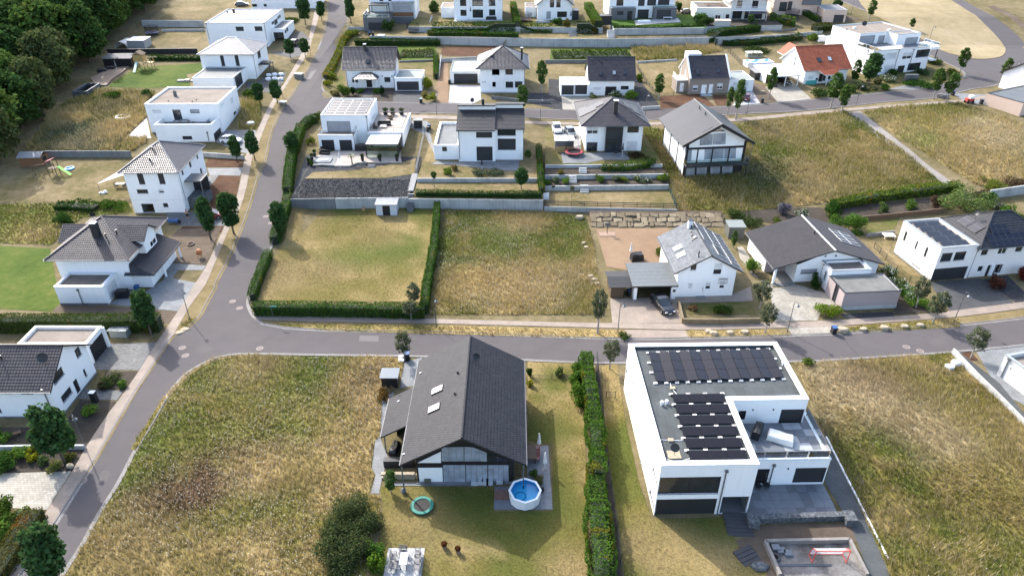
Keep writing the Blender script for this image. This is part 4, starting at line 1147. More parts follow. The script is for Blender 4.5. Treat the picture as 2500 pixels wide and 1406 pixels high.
u,v=B.onroof('R',(11,1165,255));P=B.rp('R',u,v);B.dish(P,.42,250,.5)
MB().tube([B.rp('R',u+.02*k,.3+1.0*k,.05) for k in range(2)],.02,5)
for p in ((727,355),(488,607),(597,988)):
 u,v=B.onroof('L',(11,*p));B.plate('L',u,max(v,.1) if p[0]>500 else-1.8,.12,.25,.04,.12,'roof_hook',LIGHTM)
B.part('plinth',CONCD,(-.1,-.28,-.1,9.7,-.01,.12))
# C: white gable house at the left edge
C_=House('gable_house','white gable house with brown-grey tiles and an open garage at the left edge',(-66.5,59.5),0,0)
C_.vol('m',0,0,16.4,7.9,-.2,4.15,'x',6.95)
for a,b,t in (((437,762),(553,800),'g'),):pass
C_.w('mR',(470,845),(525,680),'g',9);C_.w('mR',(665,618),(675,506),'g',9);C_.w('mR',(735,778),(726,698),'g',9);C_.w('mR',(668,922),(655,782),'d',9);C_.w('mR',(545,1000),(600,850),'g',9)
C_.w('mF',(35,880),(95,915),'g',9);C_.w('mF',(165,880),(285,918),'g',9);C_.w('mF',(230,1015),(340,1080),'g',9);C_.w('mF',(-60,1015),(20,1080),'g',9)
C_.vol('g',6.9,9.6,15.2,13.4,-.1,3.0)
C_.finish()
C_.gable('x',-.3,-.4,16.75,8.3,4.0,7.05,TILE_N,edge=TIMB)
C_.pv('B',(9,330,462),5,2,1.7,1.05,PVK,ANTH)
C_.pipe('mF',(9,370,885),(9,455,1065),.05)
u,v=C_.onroof('F',(9,385,650));C_.dish(C_.rp('F',u,v),.55,290,.7)
C_.vent('F',(9,12,620))
C_.flat(6.9,9.6,15.2,13.4,3.0,GRAVR,ZINC,.3,.3)
C_.part('garage_front',DOORM,(15.15,9.95,.02,15.203,13.0,2.35))
C_.part('carport_post',WHITE,(15.21,13.02,0,15.5,13.4,2.95));C_.part('plinth',CONCD,(-.1,-.06,-.1,16.4,-.005,.2),(16.405,.1,-.1,16.46,7.9,.2))
# D: hipped house with dormer and gravel-roofed garage
D_=House('hipped_house','grey-tiled hipped house with chimney, dormer and a gravel-roofed garage by the hedge',(-63.7,86.1),0,.05)
D_.vol('m',0,0,9.9,11.3,-.2,5.4);D_.vol('g',1.3,-3.85,7.9,0,-.2,2.95,skip='B')
D_.vol('n',9.9,.6,12.3,9.0,-.2,2.7,skip='L');D_.vol('d',7.5,3.6,11.0,7.2,4.0,6.3,'x',7.6,skip='L')
D_.w('dR',(1300,898),(1335,802),'gw',5);D_.w('mR',(1110,1040),(1190,960),'sw',5)
D_.w('nR',(1360,1080),(1385,1010),'g',5);D_.w('nR',(1390,1060),(1435,960),'dw',5);D_.wl('gR',.8,0,3.4,2.4,'gdw')
D_.finish()
D_.hip(-.85,-.85,10.75,12.2,5.4,(4.95,5.6),(4.95,5.75),8.9,TILE_V,edge=simple('ridge_brown',(.12,.10,.105),.5))
mb=MB();D_.slope(mb,'dF',[(8.6,3.25,6.2),(11.4,3.25,6.2),(11.4,5.4,7.75),(6.6,5.4,7.75)],.12);D_.slope(mb,'dB',[(11.4,7.55,6.2),(8.6,7.55,6.2),(6.6,5.4,7.75),(11.4,5.4,7.75)],.12)
mb.build('dormer_roof',[TILE_V,ANTH],D_.root)
mb=MB();D_.slope(mb,'pF',[(13.2,-.1,2.55),(13.2,9.7,2.55),(9.85,9.7,4.1),(9.85,.4,4.1)],.14);D_.slope(mb,'pS',[(9.0,-.1,2.55),(13.2,-.1,2.55),(9.85,.4,4.1)],.14)
mb.build('porch_roof',[TILE_V,ANTH],D_.root)
for y in (3.4,8.9):MB().lathe([(.16,0),(.16,2.45)],10,(12.95,y,0)).build('porch_column',WHITE,D_.root)
mb=MB();D_.slope(mb,'w1',[(-2.4,5.2,4.9),(3.0,5.2,4.9),(3.0,7.6,6.7),(-2.4,7.6,6.7)],.12);D_.slope(mb,'w2',[(3.0,10.0,4.9),(-2.4,10.0,4.9),(-2.4,7.6,6.7),(3.0,7.6,6.7)],.12);mb.build('rear_roof',[TILE_V,ANTH],D_.root);D_.part('rear_wing',WHITE,(-1.8,5.8,0,-.02,9.4,4.9))
u,v=D_.onroof('F',(5,830,800));P=D_.rp('F',u,v);D_.part('chimney',ANTH,(P.x-.45,P.y-.2,P.z-.2,P.x+.45,P.y+.6,P.z+2.0));D_.part('chimney_cap',LIGHTM,(P.x-.4,P.y-.15,P.z+2.004,P.x+.4,P.y+.55,P.z+2.1))
D_.vent('R',(5,1005,780),.1,.6);D_.vent('F',(5,838,870));D_.vent('F',(5,908,800))
D_.flat(1.3,-3.85,7.9,0.0,2.95,GRAVD,simple('bright_coping',(.6,.63,.66),.4,var=.06),.2,.35)
D_.pipe('gF',(5,670,1260),(5,722,1395),.06);D_.part('plinth',CONCD,(1.25,-3.9,-.1,7.95,-3.855,.3),(12.305,.6,-.1,12.35,9.0,.35))
D_.dish(D_.loc((5,805,650),7.3),.4,120,.6)
# E: tall hipped house with basement garage
E_=House('tall_hipped_house','tall white three-storey house with dark pyramid roof and open basement garage',(-64.25,109.6),.8,.85)
E_.vol('m',0,0,8.75,11.6,-.3,7.5)
E_.w('mF',(1168,253),(1250,352),'s',5);E_.w('mF',(1345,250),(1424,350),'s',5);E_.w('mF',(1170,397),(1275,430),'g',5);E_.w('mF',(1353,393),(1412,429),'hw',5)
E_.w('mF',(1207,520),(1335,596),'o',5);E_.w('mF',(1396,515),(1447,548),'g',5)
for a,b,t in (((1565,275),(1568,226),'s'),((1630,212),(1635,153),'g'),((1692,136),(1695,91),'s'),((1727,276),(1728,208),'g')):E_.w('mR',a,b,t,5)
E_.finish()
E_.hip(-.55,-.55,9.3,12.15,7.5,(4.4,5.7),(4.4,5.9),10.6,TILE_B,edge=simple('ridge_pale',(.30,.30,.33),.45))
for p in ((1310,55),(1285,145)):E_.vent('F',(5,*p),.12,.35)
E_.part('string_course',WCOP,(-.02,-.03,2.35,8.77,-.003,2.40))
E_.part('porch_roof',GREYM,(8.77,1.9,4.75,11.6,5.2,4.95));E_.part('porch_wall',ANTH,(8.77,5.0,2.0,11.5,5.2,4.745));E_.part('porch_post',GREYM,(11.4,1.95,1.0,11.52,2.07,4.745));E_.part('porch_floor',GABION,(8.77,1.5,.0,11.5,5.4,2.0))
E_.pipe('mF',(5,1538,250),(5,1595,490),.05)
# F: white flat-roof house with roof terrace over its garage
F_=House('terrace_house','white flat-roof house with brown gravel roof and a furnished terrace above its garage',(-75.0,142.8),.6,3.0)
F_.vol('m',0,0,14.9,12.1,-.5,6.2);F_.vol('g',3.1,-4.6,14.6,0,-.6,3.25,skip='B')
F_.w('mF',(1298,943),(1390,978),'sw',1);F_.w('mF',(1476,943),(1570,1035),'g',1);F_.w('mF',(1628,941),(1715,972),'sg',1)
F_.w('gF',(1563,1170),(1653,1200),'g',1);F_.w('gR',(1848,1232),(1893,1092),'gd',1)
for a,b,t in (((1897,924),(1924,873),'sw'),((1987,903),(1999,827),'sw'),((2008,993),(2025,950),'g'),((1918,1025),(1952,992),'g')):F_.w('mR',a,b,t,1)
F_.finish()
F_.flat(0,0,14.9,12.1,6.2,GRAVR,LIGHTM,.3,.3)
F_.part('terrace_deck',PAVEG,(3.3,-4.4,2.4,14.4,-.01,2.5));F_.part('parapet',WHITE,(3.1,-4.6,3.255,14.6,-4.35,3.5),(14.35,-4.35,3.255,14.6,-.02,3.5),(3.1,-4.35,3.255,3.3,-.02,3.5))
F_.pipe('gF',(1,1778,1140),(1,1808,1255),.07)
P=F_.loc((1,1500,800),6.6);MB().lathe([(.35,5.9),(.35,7.1),(.3,7.1),(.3,7.0)],14,(P.x,P.y,0)).build('chimney',GREYM,F_.root)
for p in ((1445,868),(1650,870),(1685,858)):
 P=F_.loc((1,*p),6.0);MB().lathe([(.1,5.9),(.1,6.2)],8,(P.x,P.y,0)).build('vent_pipe',ANTH,F_.root)
 # G: hipped villa with dark flat garage
G_=House('hipped_villa','white villa with pale slate hip roof and a long dark-roofed garage in front',(-75.7,176.0),0,5.0)
G_.vol('m',0,0,12.7,11.5,-.5,6.1);G_.vol('g',1.1,-9.6,10.6,0,-.6,3.0,skip='B')
G_.w('mF',(1885,478),(1935,570),'s',1);G_.w('mF',(2010,476),(2060,568),'s',1)
for a,b,t in (((108,508),(118,410),'s'),((143,412),(155,375),'s')):G_.w('mR',a,b,t,2)
G_.w('gR',(2032,766),(2070,618),'gd',1)
G_.finish()
G_.hip(-.5,-.5,13.2,12.0,6.1,(5.4,5.75),(7.3,5.75),8.8,TILE_L,edge=LIGHTM)
G_.flat(1.1,-9.6,10.6,0,3.0,FLATG,ZINC,.12,.2)
G_.part('porch_roof',ANTH,(12.75,3.0,2.7,15.6,6.2,2.9),(13.1,3.4,2.9,15.2,5.8,3.1));G_.part('porch_post',ANTH,(15.3,3.1,0,15.45,3.25,2.7));G_.part('porch_post',ANTH,(15.3,5.95,0,15.45,6.1,2.7))
G_.pipe('mR',(1,2170,480),(1,2210,695),.05)
# H: long flat-roof house with solar modules, top left
H_=House('long_flat_house','long white flat-roof house with pale roof and tilted solar modules at top left',(-84.2,203.4),1.0,6.5)
H_.vol('m',0,0,16.4,20,-.6,6.2);H_.vol('s',16.4,5.0,20.0,16.0,-.4,3.6,skip='L')
H_.w('mF',(2020,232),(2095,268),'s',1);H_.w('mF',(73,230),(145,268),'s',2)
for a,b,t in (((225,218),(240,180),'s'),((252,238),(270,158),'s'),((275,170),(285,135),'s'),((288,160),(298,125),'s')):H_.w('mR',a,b,t,2)
for a,b in (((338,290),(348,255)),((352,275),(362,235))):H_.w('sR',a,b,'s',2)
H_.w('sF',(283,395),(325,310),'o',2) if False else H_.wl('sF',.4,0,3.2,2.6,'o')
H_.finish()
H_.flat(0,0,16.4,20,6.2,simple('pale_foil_roof',(.56,.50,.46),.8,var=.1),ANTH,.3,.28);H_.flat(16.4,5.0,20.0,16.0,3.6,FLATG,LIGHTM,.2,.25)
_pg=MB().box(-1.05,-1.0,-.03,1.05,1.0,.03);_pg.face([(-1,-.95,.036),(1,-.95,.036),(1,.95,.036),(-1,.95,.036)],1,[(0,0),(2,0),(2,1.9),(0,1.9)])
_pg=_pg.mesh('solar_panel',[LIGHTM,PVG])
a0=H_.loc((1,2080,150),6.1)
for i in range(5):
 for j in range(3):
  o=link('solar_panel',_pg,H_.root);o.location=(a0.x-1.6+i*2.2,a0.y-2.0+j*2.9,6.25);o.rotation_euler=(R(12),0,0)
H_.dish(H_.loc((1,1960,135),6.0),.4,230,.8);P=H_.loc((1,2008,110),6.0);H_.part('chimney',ANTH,(P.x-.3,P.y-.3,5.9,P.x+.3,P.y+.3,7.0))
H_.pipe('mF',(1,1768,210),(1,1800,345),.05);H_.pipe('mF',(2,158,205),(2,190,400),.05)
I_=House('corner_house','white house cut off by the top edge above the long flat-roof house',(-84.0,243.0),1.0,9.3)
I_.vol('m',0,0,21,12,-.5,5.6);I_.vol('u',4,3,21,12,5.5,8.2)
for a,b in (((2140,40),(2205,62)),):I_.w('mF',a,b,'g',1)
I_.w('mF',(35,38),(98,60),'g',2);I_.w('mF',(152,38),(182,60),'g',2);I_.w('mR',(318,70),(330,25),'s',2)
I_.finish();I_.flat(0,0,21,12,5.6,GRAVR,ANTH);I_.flat(4,3,21,12,8.2,GRAVR,ANTH)
# ---------------------------------------------------------------- houses along the upper street
J=House('tiled_house','white gable house with shiny dark tiles, porch canopy and garage by the street corner',(-39.8,171.6),0,4.2)
J.vol('m',0,0,11.3,9.0,-.4,4.5,'x',8.3);J.vol('g',11.9,-2.3,18.3,4.6,-.4,3.0)
for a,b,t in (((910,668),(965,710),'s'),((1188,665),(1243,706),'s'),((1032,680),(1088,752),'d'),((1166,650),(1177,661),'s'),((1249,650),(1260,661),'s')):J.w('mF',a,b,t,2)
J.w('gF',(1294,702),(1488,778),'gd',2)
J.finish();J.gable('x',-.9,-.5,12.1,9.5,4.4,8.5,TILE_B)
J.flat(11.9,-2.3,18.3,4.6,3.0,FLATP,LIGHTM,.12,.2)
P=J.loc((2,1048,640),2.9)
mb=MB();x0,x1=P.x-2.9,P.x+2.9
J.slope(mb,'c1',[(x0,-2.6,2.75),(x1,-2.6,2.75),(x1-1.7,-1.0,3.75),(x0+1.7,-1.0,3.75)],.1,.3);J.slope(mb,'c2',[(x0,0,2.75),(x0,-2.6,2.75),(x0+1.7,-1.0,3.75),(x0+1.7,0,3.75)],.1,.3);J.slope(mb,'c3',[(x1,-2.6,2.75),(x1,0,2.75),(x1-1.7,0,3.75),(x1-1.7,-1.0,3.75)],.1,.3)
mb.face([(x0+1.7,-1.0,3.76),(x1-1.7,-1.0,3.76),(x1-1.7,0,3.76),(x0+1.7,0,3.76)],1)
mb.build('porch_canopy',[TILE_B,ANTH],J.root)
for x in (x0+.35,x1-.35):MB().lathe([(.1,0),(.1,2.65)],8,(x,-2.3,0)).build('porch_column',WHITE,J.root)
J.skylight('F',(2,1048,530),.9,1.1,GLASS);J.chimney((2,1020,385),7.5,9.3,.6,.6,ANTH,LIGHTM,9.2)
J.pipe('mF',(2,857,600),(2,880,752),.05)
K=House('square_hipped_house','white house with iridescent dark hip roof, solar panels and pale-roofed double garage',(-7.5,168.1),0,4.1)
K.vol('m',0,0,10.5,11.4,-.5,5.75);K.vol('g',-7.7,7.0,-.02,18.5,-.5,2.9,skip='R')
for a,b,t in (((2113,590),(2178,645),'g'),):K.w('mF',a,b,t,2)
for a,b,t in (((5,588),(68,644),'g'),((118,586),(183,642),'g'),((8,705),(36,745),'g'),((121,703),(186,755),'g'),((201,701),(265,753),'g')):K.w('mF',a,b,t,3)
K.w('mF',(2117,706),(2146,746),'g',2);K.w('gF',(1785,634),(1992,722),'gd',2)
K.finish();K.hip(-.9,-.7,11.5,12.1,5.75,(5.3,5.4),(5.3,6.0),9.5,TILE_B)
K.pv('L',(2,2075,480),5,2,1.05,1.7,PVG,ANTH)
K.flat(-7.7,7.0,0,18.5,2.9,FLATP,GREYM,.12,.2);K.chimney((3,260,420),7.0,9.8,.45,.45,ANTH,LIGHTM,9.6)
for p in ((2035,706),(2055,706)):
 u,z=K.uz('mF',(2,*p));MB().obox(K.pt('mF',u,z,.04),(.12,0,0),(0,.03,0),(0,0,.12)).build('wall_vent',GREYM,K.root)
K.part('plinth',CONC,(-.1,-.5,-.5,10.6,-.005,.12));K.pipe('mF',(3,280,585),(3,283,790),.05)
L_=House('small_gable_house','white house with mauve-grey tiles, three skylights and twin white garages',(18.0,165.8),0,4.05)
L_.vol('m',0,0,10.5,9.0,-.4,3.65,'x',7.65)
L_.vol('g',-6.6,-.3,-3.4,6.0,-.4,2.65);L_.vol('h',-3.3,-.3,-.05,6.0,-.4,2.65)
L_.w('mF',(875,748),(943,780),'sw',3);L_.w('mF',(978,745),(1068,822),'d',3);L_.w('mF',(1110,740),(1176,770),'g',3)
L_.w('gF',(605,735),(703,816),'gd',3);L_.w('hF',(720,732),(818,812),'gd',3)
L_.finish();L_.gable('x',-.35,-.4,10.9,9.4,3.6,7.8,TILE_V)
for p in ((935,632),(1053,628),(1145,627)):L_.skylight('F',(3,*p),.85,1.15,GLASS if p[0]!=1053 else GLASSB)
for p in ((862,530),(948,550),(928,530)):L_.vent('F',(3,*p),.1,.5)
L_.flat(-6.6,-.3,-3.4,6.0,2.65,simple('cream_flat_roof',(.50,.47,.42),.8,var=.12),LIGHTM,.1,.2);L_.flat(-3.3,-.3,-.05,6.0,2.65,MATS['cream_flat_roof'],LIGHTM,.1,.2)
M_=House('taupe_gable_house','taupe house with grey tiled roof, white-trimmed gables and white balcony annexe',(41.6,166.8),5,4.07,wall=TAUPE)
M_.vol('m',0,0,9.6,8.6,-.4,3.85,'x',7.8);M_.vol('a',-2.6,1.2,0,5.2,-.4,2.9,skip='R');M_.vol('g',9.7,.9,16.0,8.5,-.4,2.75,mat=WHITE)
M_.w('mF',(1730,735),(1770,778),'hw',3);M_.w('mF',(1805,730),(1840,806),'dw',3);M_.w('mF',(1870,725),(1895,803),'dw',3);M_.w('mF',(1940,718),(1980,765),'hw',3)
M_.w('mL',(1615,640),(1635,555),'sw',3);M_.w('mL',(1650,670),(1668,590),'sw',3);M_.w('aF',(1620,715),(1645,790),'dw',3);M_.w('aL',(1575,790),(1600,690),'dw',3)
M_.wl('gF',1.2,0,5.0,2.3,'gdw')
M_.finish();M_.gable('x',.25,-.35,9.35,8.95,3.8,7.7,TILE_V)
for x in (-.1,9.35):
 mb=MB()
 for (y0,z0),(y1,z1) in (((-.45,3.75),(4.3,7.95)),((9.05,3.75),(4.3,7.95))):mb.bar((x+.15,y0,z0),(x+.15,y1,z1),.34,0,.25)
 mb.build('gable_coping',LIGHTM,M_.root)
for p in ((1768,625),(1945,613)):M_.skylight('F',(3,*p),.85,1.15,GLASS)
M_.vent('F',(3,1905,520),.1,.4);M_.flat(9.7,.9,16.0,8.5,2.75,FLATP,LIGHTM,.12,.2)
M_.part('balcony_deck',LIGHTM,(-2.65,1.15,2.905,-.01,5.25,3.0));rail(M_.root,[(-.05,1.25),(-2.55,1.25),(-2.55,5.1)],3.0,1.0,LIGHTM,bars=4)
M_.part('door_step',CONC,(2.6,-1.9,-.4,5.4,-.02,.02));M_.part('rear_dormer',WHITE,(.8,5.6,5.6,4.0,8.4,7.95))
M_.part('steps',CONC,*[(5.0,-2.3-.38*k,-.6,6.9,-1.92-.38*k,-.1-.16*k) for k in range(5)])
N_=House('red_roof_house','white house with orange-red tiled roof and two skylights beside a white carport',(71.3,174.3),10.5,4.3)
N_.vol('m',0,0,11.4,11.2,-.4,3.4,'x',7.5)
N_.w('mF',(612,655),(650,682),'sw',4);N_.w('mF',(675,672),(690,690),'s',4);N_.w('mF',(706,637),(727,703),'d',4);N_.w('mF',(740,640),(752,696),'s',4);N_.w('mF',(778,655),(798,680),'g',4)
N_.w('mL',(480,572),(507,490),'g',4)
N_.finish();N_.gable('x',-.7,-.55,12.1,11.75,3.3,7.7,TILE_R,edge=LIGHTM,rm=TILE_R)
for p,m_ in (((702,518),GLASS),((790,508),GLASSW)):N_.skylight('F',(4,*p),1.0,1.3,m_)
mb=MB();N_.slope(mb,'pc',[(4.0,-2.1,2.55),(7.6,-2.1,2.55),(8.6,-.4,3.42),(3.0,-.4,3.42)],.12);mb.build('porch_roof',[TILE_R,LIGHTM],N_.root)
MB().lathe([(.09,0),(.09,2.5)],8,(5.0,-1.9,0)).build('porch_column',LIGHTM,N_.root);MB().lathe([(.09,0),(.09,2.5)],8,(7.2,-1.9,0)).build('porch_column',LIGHTM,N_.root)
mb=MB();N_.slope(mb,'rear',[(-.6,13.4,4.6),(-.6,9.4,4.6),(2.2,9.4,6.9),(2.2,13.4,6.9)],.14);N_.slope(mb,'rear2',[(5.0,9.4,4.6),(5.0,13.4,4.6),(2.2,13.4,6.9),(2.2,9.4,6.9)],.14);mb.build('rear_roof',[TILE_R,LIGHTM],N_.root)
NC=House('carport','white flat-roof carport with a dark car inside beside the red roof',(62.6,173.6),10.5,4.27,'carport')
NC.part('roof',LIGHTM,(-.3,-2.3,2.5,7.2,8.2,2.75))
for x,y in ((0,-1.6),(6.7,-1.6),(0,7.8),(6.7,7.8),(3.4,-1.6)):NC.part('post',LIGHTM,(x-.09,y-.09,-.3,x+.09,y+.09,2.495))
NC.part('side_wall',WHITE,(-.05,1.5,-.3,.05,7.7,2.49),(.06,7.6,-.3,6.6,7.7,2.49));NC.finish
O_=House('apartment_house','white stepped three-storey apartment house with penthouse and roof terraces by the loop road',(90.0,180.9),17.3,4.5,'apartment house')
O_.vol('m',0,0,17.8,18,-.6,6.0);O_.vol('p',.9,7.0,16.9,17.6,5.9,8.7);O_.vol('q',9.6,3.6,16.9,7.0,5.9,8.7,skip='B')
for a,b,t in (((1225,470),(1258,520),'sw'),((1285,460),(1358,513),'sw'),((1427,455),(1490,505),'hw'),((1262,566),(1328,615),'sw'),((1382,568),(1418,640),'d'),((1470,548),(1560,600),'g'),((1545,432),(1640,490),'o')):O_.w('mF',a,b,t,4)
for a,b in (((925,445),(953,390)),((1003,478),(1030,425))):O_.w('mL',a,b,'sw',4)
O_.w('pF',(1045,315),(1165,385),'sg',4);O_.w('pF',(1215,310),(1250,378),'sg',4);O_.w('qF',(1448,328),(1530,402),'sg',4)
O_.finish();O_.flat(0,0,0,0,8.7,GRAVR,ZINC,.2,.3,[(.9,7.0),(9.6,7.0),(9.6,3.6),(16.9,3.6),(16.9,17.6),(.9,17.6)])
O_.flat(0,0,17.8,18,6.0,PAVEG,ZINC,.05,.4);O_.part('balcony_slab',WHITE,(17.0,-.9,5.4,19.6,4.6,6.0));O_.part('balcony_post',ANTH,(19.3,-.6,2.9,19.45,-.45,5.395));O_.part('balcony_slab',WHITE,(17.81,-.9,2.6,19.6,4.6,2.9))
rail(O_.root,[(.3,6.5),(.3,.3),(9.0,.3)],6.05,.9,LIGHTM,CGLASS,step=2.5);rail(O_.root,[(13.5,.2),(19.4,-.6),(19.4,4.4)],6.05,.9,LIGHTM,CGLASS,step=2.5)
O_.dish(O_.loc((4,1088,225),8.7),.65,240,.6);O_.pipe('pF',(4,935,255),(4,920,330),.05);O_.pipe('mF',(4,1378,435),(4,1350,610),.06);O_.pipe('mF',(4,1508,430),(4,1472,595),.06);O_.pipe('mL',(4,1122,440),(4,1115,480),.05)
for p in ((1005,240),(1300,258)):
 P=O_.loc((4,*p),8.7);O_.part('roof_vent',LIGHTM,(P.x-.3,P.y-.3,8.4,P.x+.3,P.y+.3,8.95))
P_=House('flat_garage','beige windowless flat-roof garage cut off by the right edge',(111.0,152.0),27,3.6,'garage',PINKR)
P_.vol('m',0,0,13,8.2,-.6,3.0);P_.finish();P_.flat(0,0,13,8.2,3.0,FLATG,ANTH,.1,.15)
P2=House('red_eaves_house','corner of a white house with red eaves at the right edge',(121.0,163.5),20,3.9)
P2.vol('m',0,0,10,9,-.4,4.0,'x',7.0);P2.finish();P2.gable('x',-.6,-.6,10.5,9.6,3.9,7.2,TILE_R,rm=TILE_R)
# ---------------------------------------------------------------- middle row
Q=House('pergola_house','white cubic house with solar roof, wooden roof terrace and glazed pergola',(-38.0,137.6),-.4,2.4)
Q.vol('m',0,0,9.35,11.1,-.4,6.2);Q.vol('b',-.1,-3.3,7.0,0,-.3,3.35,skip='B');Q.vol('r',9.35,-1.4,16.3,10.9,-.4,3.2,skip='L')
Q.w('mF',(692,1043),(905,1135),'sg',2);Q.w('mF',(818,1045),(842,1135),'g',2) if False else None
Q.w('bF',(647,1203),(768,1300),'s',2);Q.w('bF',(800,1203),(920,1300),'s',2);Q.w('mR',(1085,1065),(1108,965),'sw',2);Q.w('rR',(1372,1150),(1392,1095),'s',2)
Q.finish();Q.flat(0,0,9.35,11.1,6.2,GRAVR,ZINC,.3,.3)
Q.part('balcony_floor',DECKW,(.15,-3.1,2.6,6.8,-.01,2.7));Q.part('parapet_cap',LIGHTM,(-.13,-3.33,3.352,7.03,-3.08,3.40));rail(Q.root,[(.0,-.1),(.0,-3.2),(6.9,-3.2),(6.9,-.1)],3.4,.75,GREYM,bars=0,step=1.2)
Q.part('terrace_floor',DECKP,(9.36,-1.2,3.15,16.1,10.7,3.21));Q.part('terrace_coping',LIGHTM,(9.36,-1.45,3.215,16.35,-1.2,3.30),(16.1,-1.2,3.215,16.35,10.95,3.30));rail(Q.root,[(9.5,-1.3),(16.2,-1.3),(16.2,10.8),(9.5,10.8)],3.3,.9,ANTH,bars=0,step=1.6)
_pq=MB().box(-.98,-.5,-.025,.98,.5,.025);_pq.face([(-.94,-.46,.03),(.94,-.46,.03),(.94,.46,.03),(-.94,.46,.03)],1,[(0,0),(1.9,0),(1.9,.95),(0,.95)]);_pq=_pq.mesh('solar_panel',[LIGHTM,PVG])
for j in range(6):
 for i in range(4):
  o=link('solar_panel',_pq,Q.root);o.location=(1.55+i*2.05,1.3+j*1.62,6.2);o.rotation_euler=(R(12),0,0)
Q.pipe('mF',(2,1030,1005),(2,1058,1160),.05);Q.pipe('bF',(2,928,1160),(2,940,1290),.05)
QP=House('glass_pergola','anthracite pergola with white louvred roof and glass sides on the terrace',(-28.1,130.3),0,2.65,'pergola')
for x in (0,6.1):
 for y in (0,5.6):QP.part('post',ANTH,(x-.09,y-.09,0,x+.09,y+.09,2.45))
QP.part('beam',ANTH,(-.15,-.15,2.45,6.25,.0,2.7),(-.15,5.6,2.45,6.25,5.75,2.7),(-.15,.0,2.45,0,5.6,2.7),(6.1,0,2.45,6.25,5.6,2.7))
sl=MB().box(-.17,0,-.02,.17,5.5,.02).mesh('louvre',LIGHTM)
for k in range(17):
 o=link('louvre',sl,QP.root);o.location=(.2+k*.357,.05,2.68);o.rotation_euler=(0,R(12),0)
for k in range(4):QP.part('glass_panel',CGLASS,(.1+k*1.5,-.02,.05,1.55+k*1.5,-.005,2.4))
for k in range(3):QP.part('glass_panel',CGLASS,(6.1,.15+k*1.8,.05,6.115,1.9+k*1.8,2.4))
R_=House('split_roof_house','white house with two staggered dark pent roofs and a low flat annexe',(-10.1,127.6),0,2.9)
def pent(Hs,key,x0,x1,dy):
 Hs.face(key+'F',(x0,dy),(1,0),[(0,-.3),(x1-x0,-.3),(x1-x0,6.25),(0,6.25)])
 Hs.face(key+'R',(x1,dy),(0,1),[(0,-.3),(12,-.3),(12,7.3),(5.5,9.1),(5.5,8.25),(0,6.25)]);Hs.face(key+'L',(x0,dy+12),(0,-1),[(0,-.3),(12,-.3),(12,6.25),(6.5,8.25),(6.5,9.1),(0,7.3)])
 Hs.face(key+'C',(x0,dy+5.5),(1,0),[(0,8.2),(x1-x0,8.2),(x1-x0,9.1),(0,9.1)])
R_.vol('a',-4.7,1.0,0,14.5,-.3,2.85,skip='R');pent(R_,'m',0,6.95,0);pent(R_,'n',6.95,12.2,.9)
R_.w('mF',(1976,1135),(2115,1183),'s',2);R_.w('mF',(1980,1260),(2120,1383),'s',2);R_.w('aF',(1685,1262),(1728,1298),'g',2)
R_.w('nF',(50,1105),(208,1165),'g',3);R_.w('nF',(53,1192),(208,1288),'s',3)
R_.finish()
for x0,x1,dy in ((0,6.95,0),(6.95,12.2,.9)):
 mb=MB();a,b=x0-(.3 if x0==0 else 0),x1+(.3 if x0 else 0)
 R_.slope(mb,'f%d'%(x0>0),[(a,dy-.3,6.2),(b,dy-.3,6.2),(b,dy+5.5,8.3),(a,dy+5.5,8.3)],.16,.4);mb.build('lower_roof',[TILE_P,ANTH],R_.root)
 mb=MB();R_.slope(mb,'k',[(b,dy+12.3,7.3),(a,dy+12.3,7.3),(a,dy+5.1,9.25),(b,dy+5.1,9.25)],.18,.4);mb.build('upper_roof',[TILE_P,ANTH],R_.root)
 MB().tube([(a,dy-.36,6.12),(b,dy-.36,6.12)],.07,6).build('gutter',ANTH,R_.root)
R_.flat(-4.7,1.0,0,14.5,2.85,FLATG,LIGHTM,.5,.35);R_.pipe('mF',(2,1828,1120),(2,1836,1370),.05)
R_.dish((2.6,5.9,9.1),.4,250,.9);R_.part('chimney',ANTH,(4.3,6.4,8.7,4.8,6.9,10.0));R_.part('wall_corner',TIMB,(12.2,.9,5.2,12.35,2.2,6.2))
S_=House('pv_hipped_house','white hipped house with solar panels, chimney and dark glazed centre bay above terraced garden',(14.3,132.0),1,3.3)
S_.vol('m',0,0,10.9,12.6,-.4,5.4);S_.vol('c',3.75,-.9,6.95,0,-.05,5.1,mat=ANTH,skip='B')
S_.w('mF',(823,1088),(912,1150),'hw',3);S_.w('mF',(1170,1078),(1262,1138),'g',3);S_.w('mF',(820,1223),(905,1310),'g',3);S_.w('mF',(1160,1212),(1248,1298),'sw',3)
S_.w('cF',(975,1085),(1110,1200),'s',3);S_.w('cF',(978,1215),(1105,1312),'g',3,1)
S_.finish();S_.hip(-1.15,-1.0,12.05,13.7,5.4,(5.45,5.8),(5.45,6.9),8.6,TILE_V,edge=ANTH)
S_.pv('L',(3,855,930),4,3,1.04,1.72,PVB,ANTH,skip=((0,2),(3,2),(0,1)));S_.pv('R',(3,1195,925),5,2,1.04,1.72,PVB,ANTH,skip=((0,1),(4,1)))
S_.chimney((3,1070,865),7.0,9.3,.75,.75,ANTH,LIGHTM,9.3);S_.part('roof_step',ANTH,(4.8,2.6,7.0,6.0,3.4,7.15))
T_=House('chalet_house','tall black-and-white timber chalet with balcony and closed blinds on the slope',(31.85,123.5),6.5,1.5,wall=WHITE)
T_.vol('m',0,0,11.2,13.6,-.8,6.7,'y',9.9)
T_.finish()
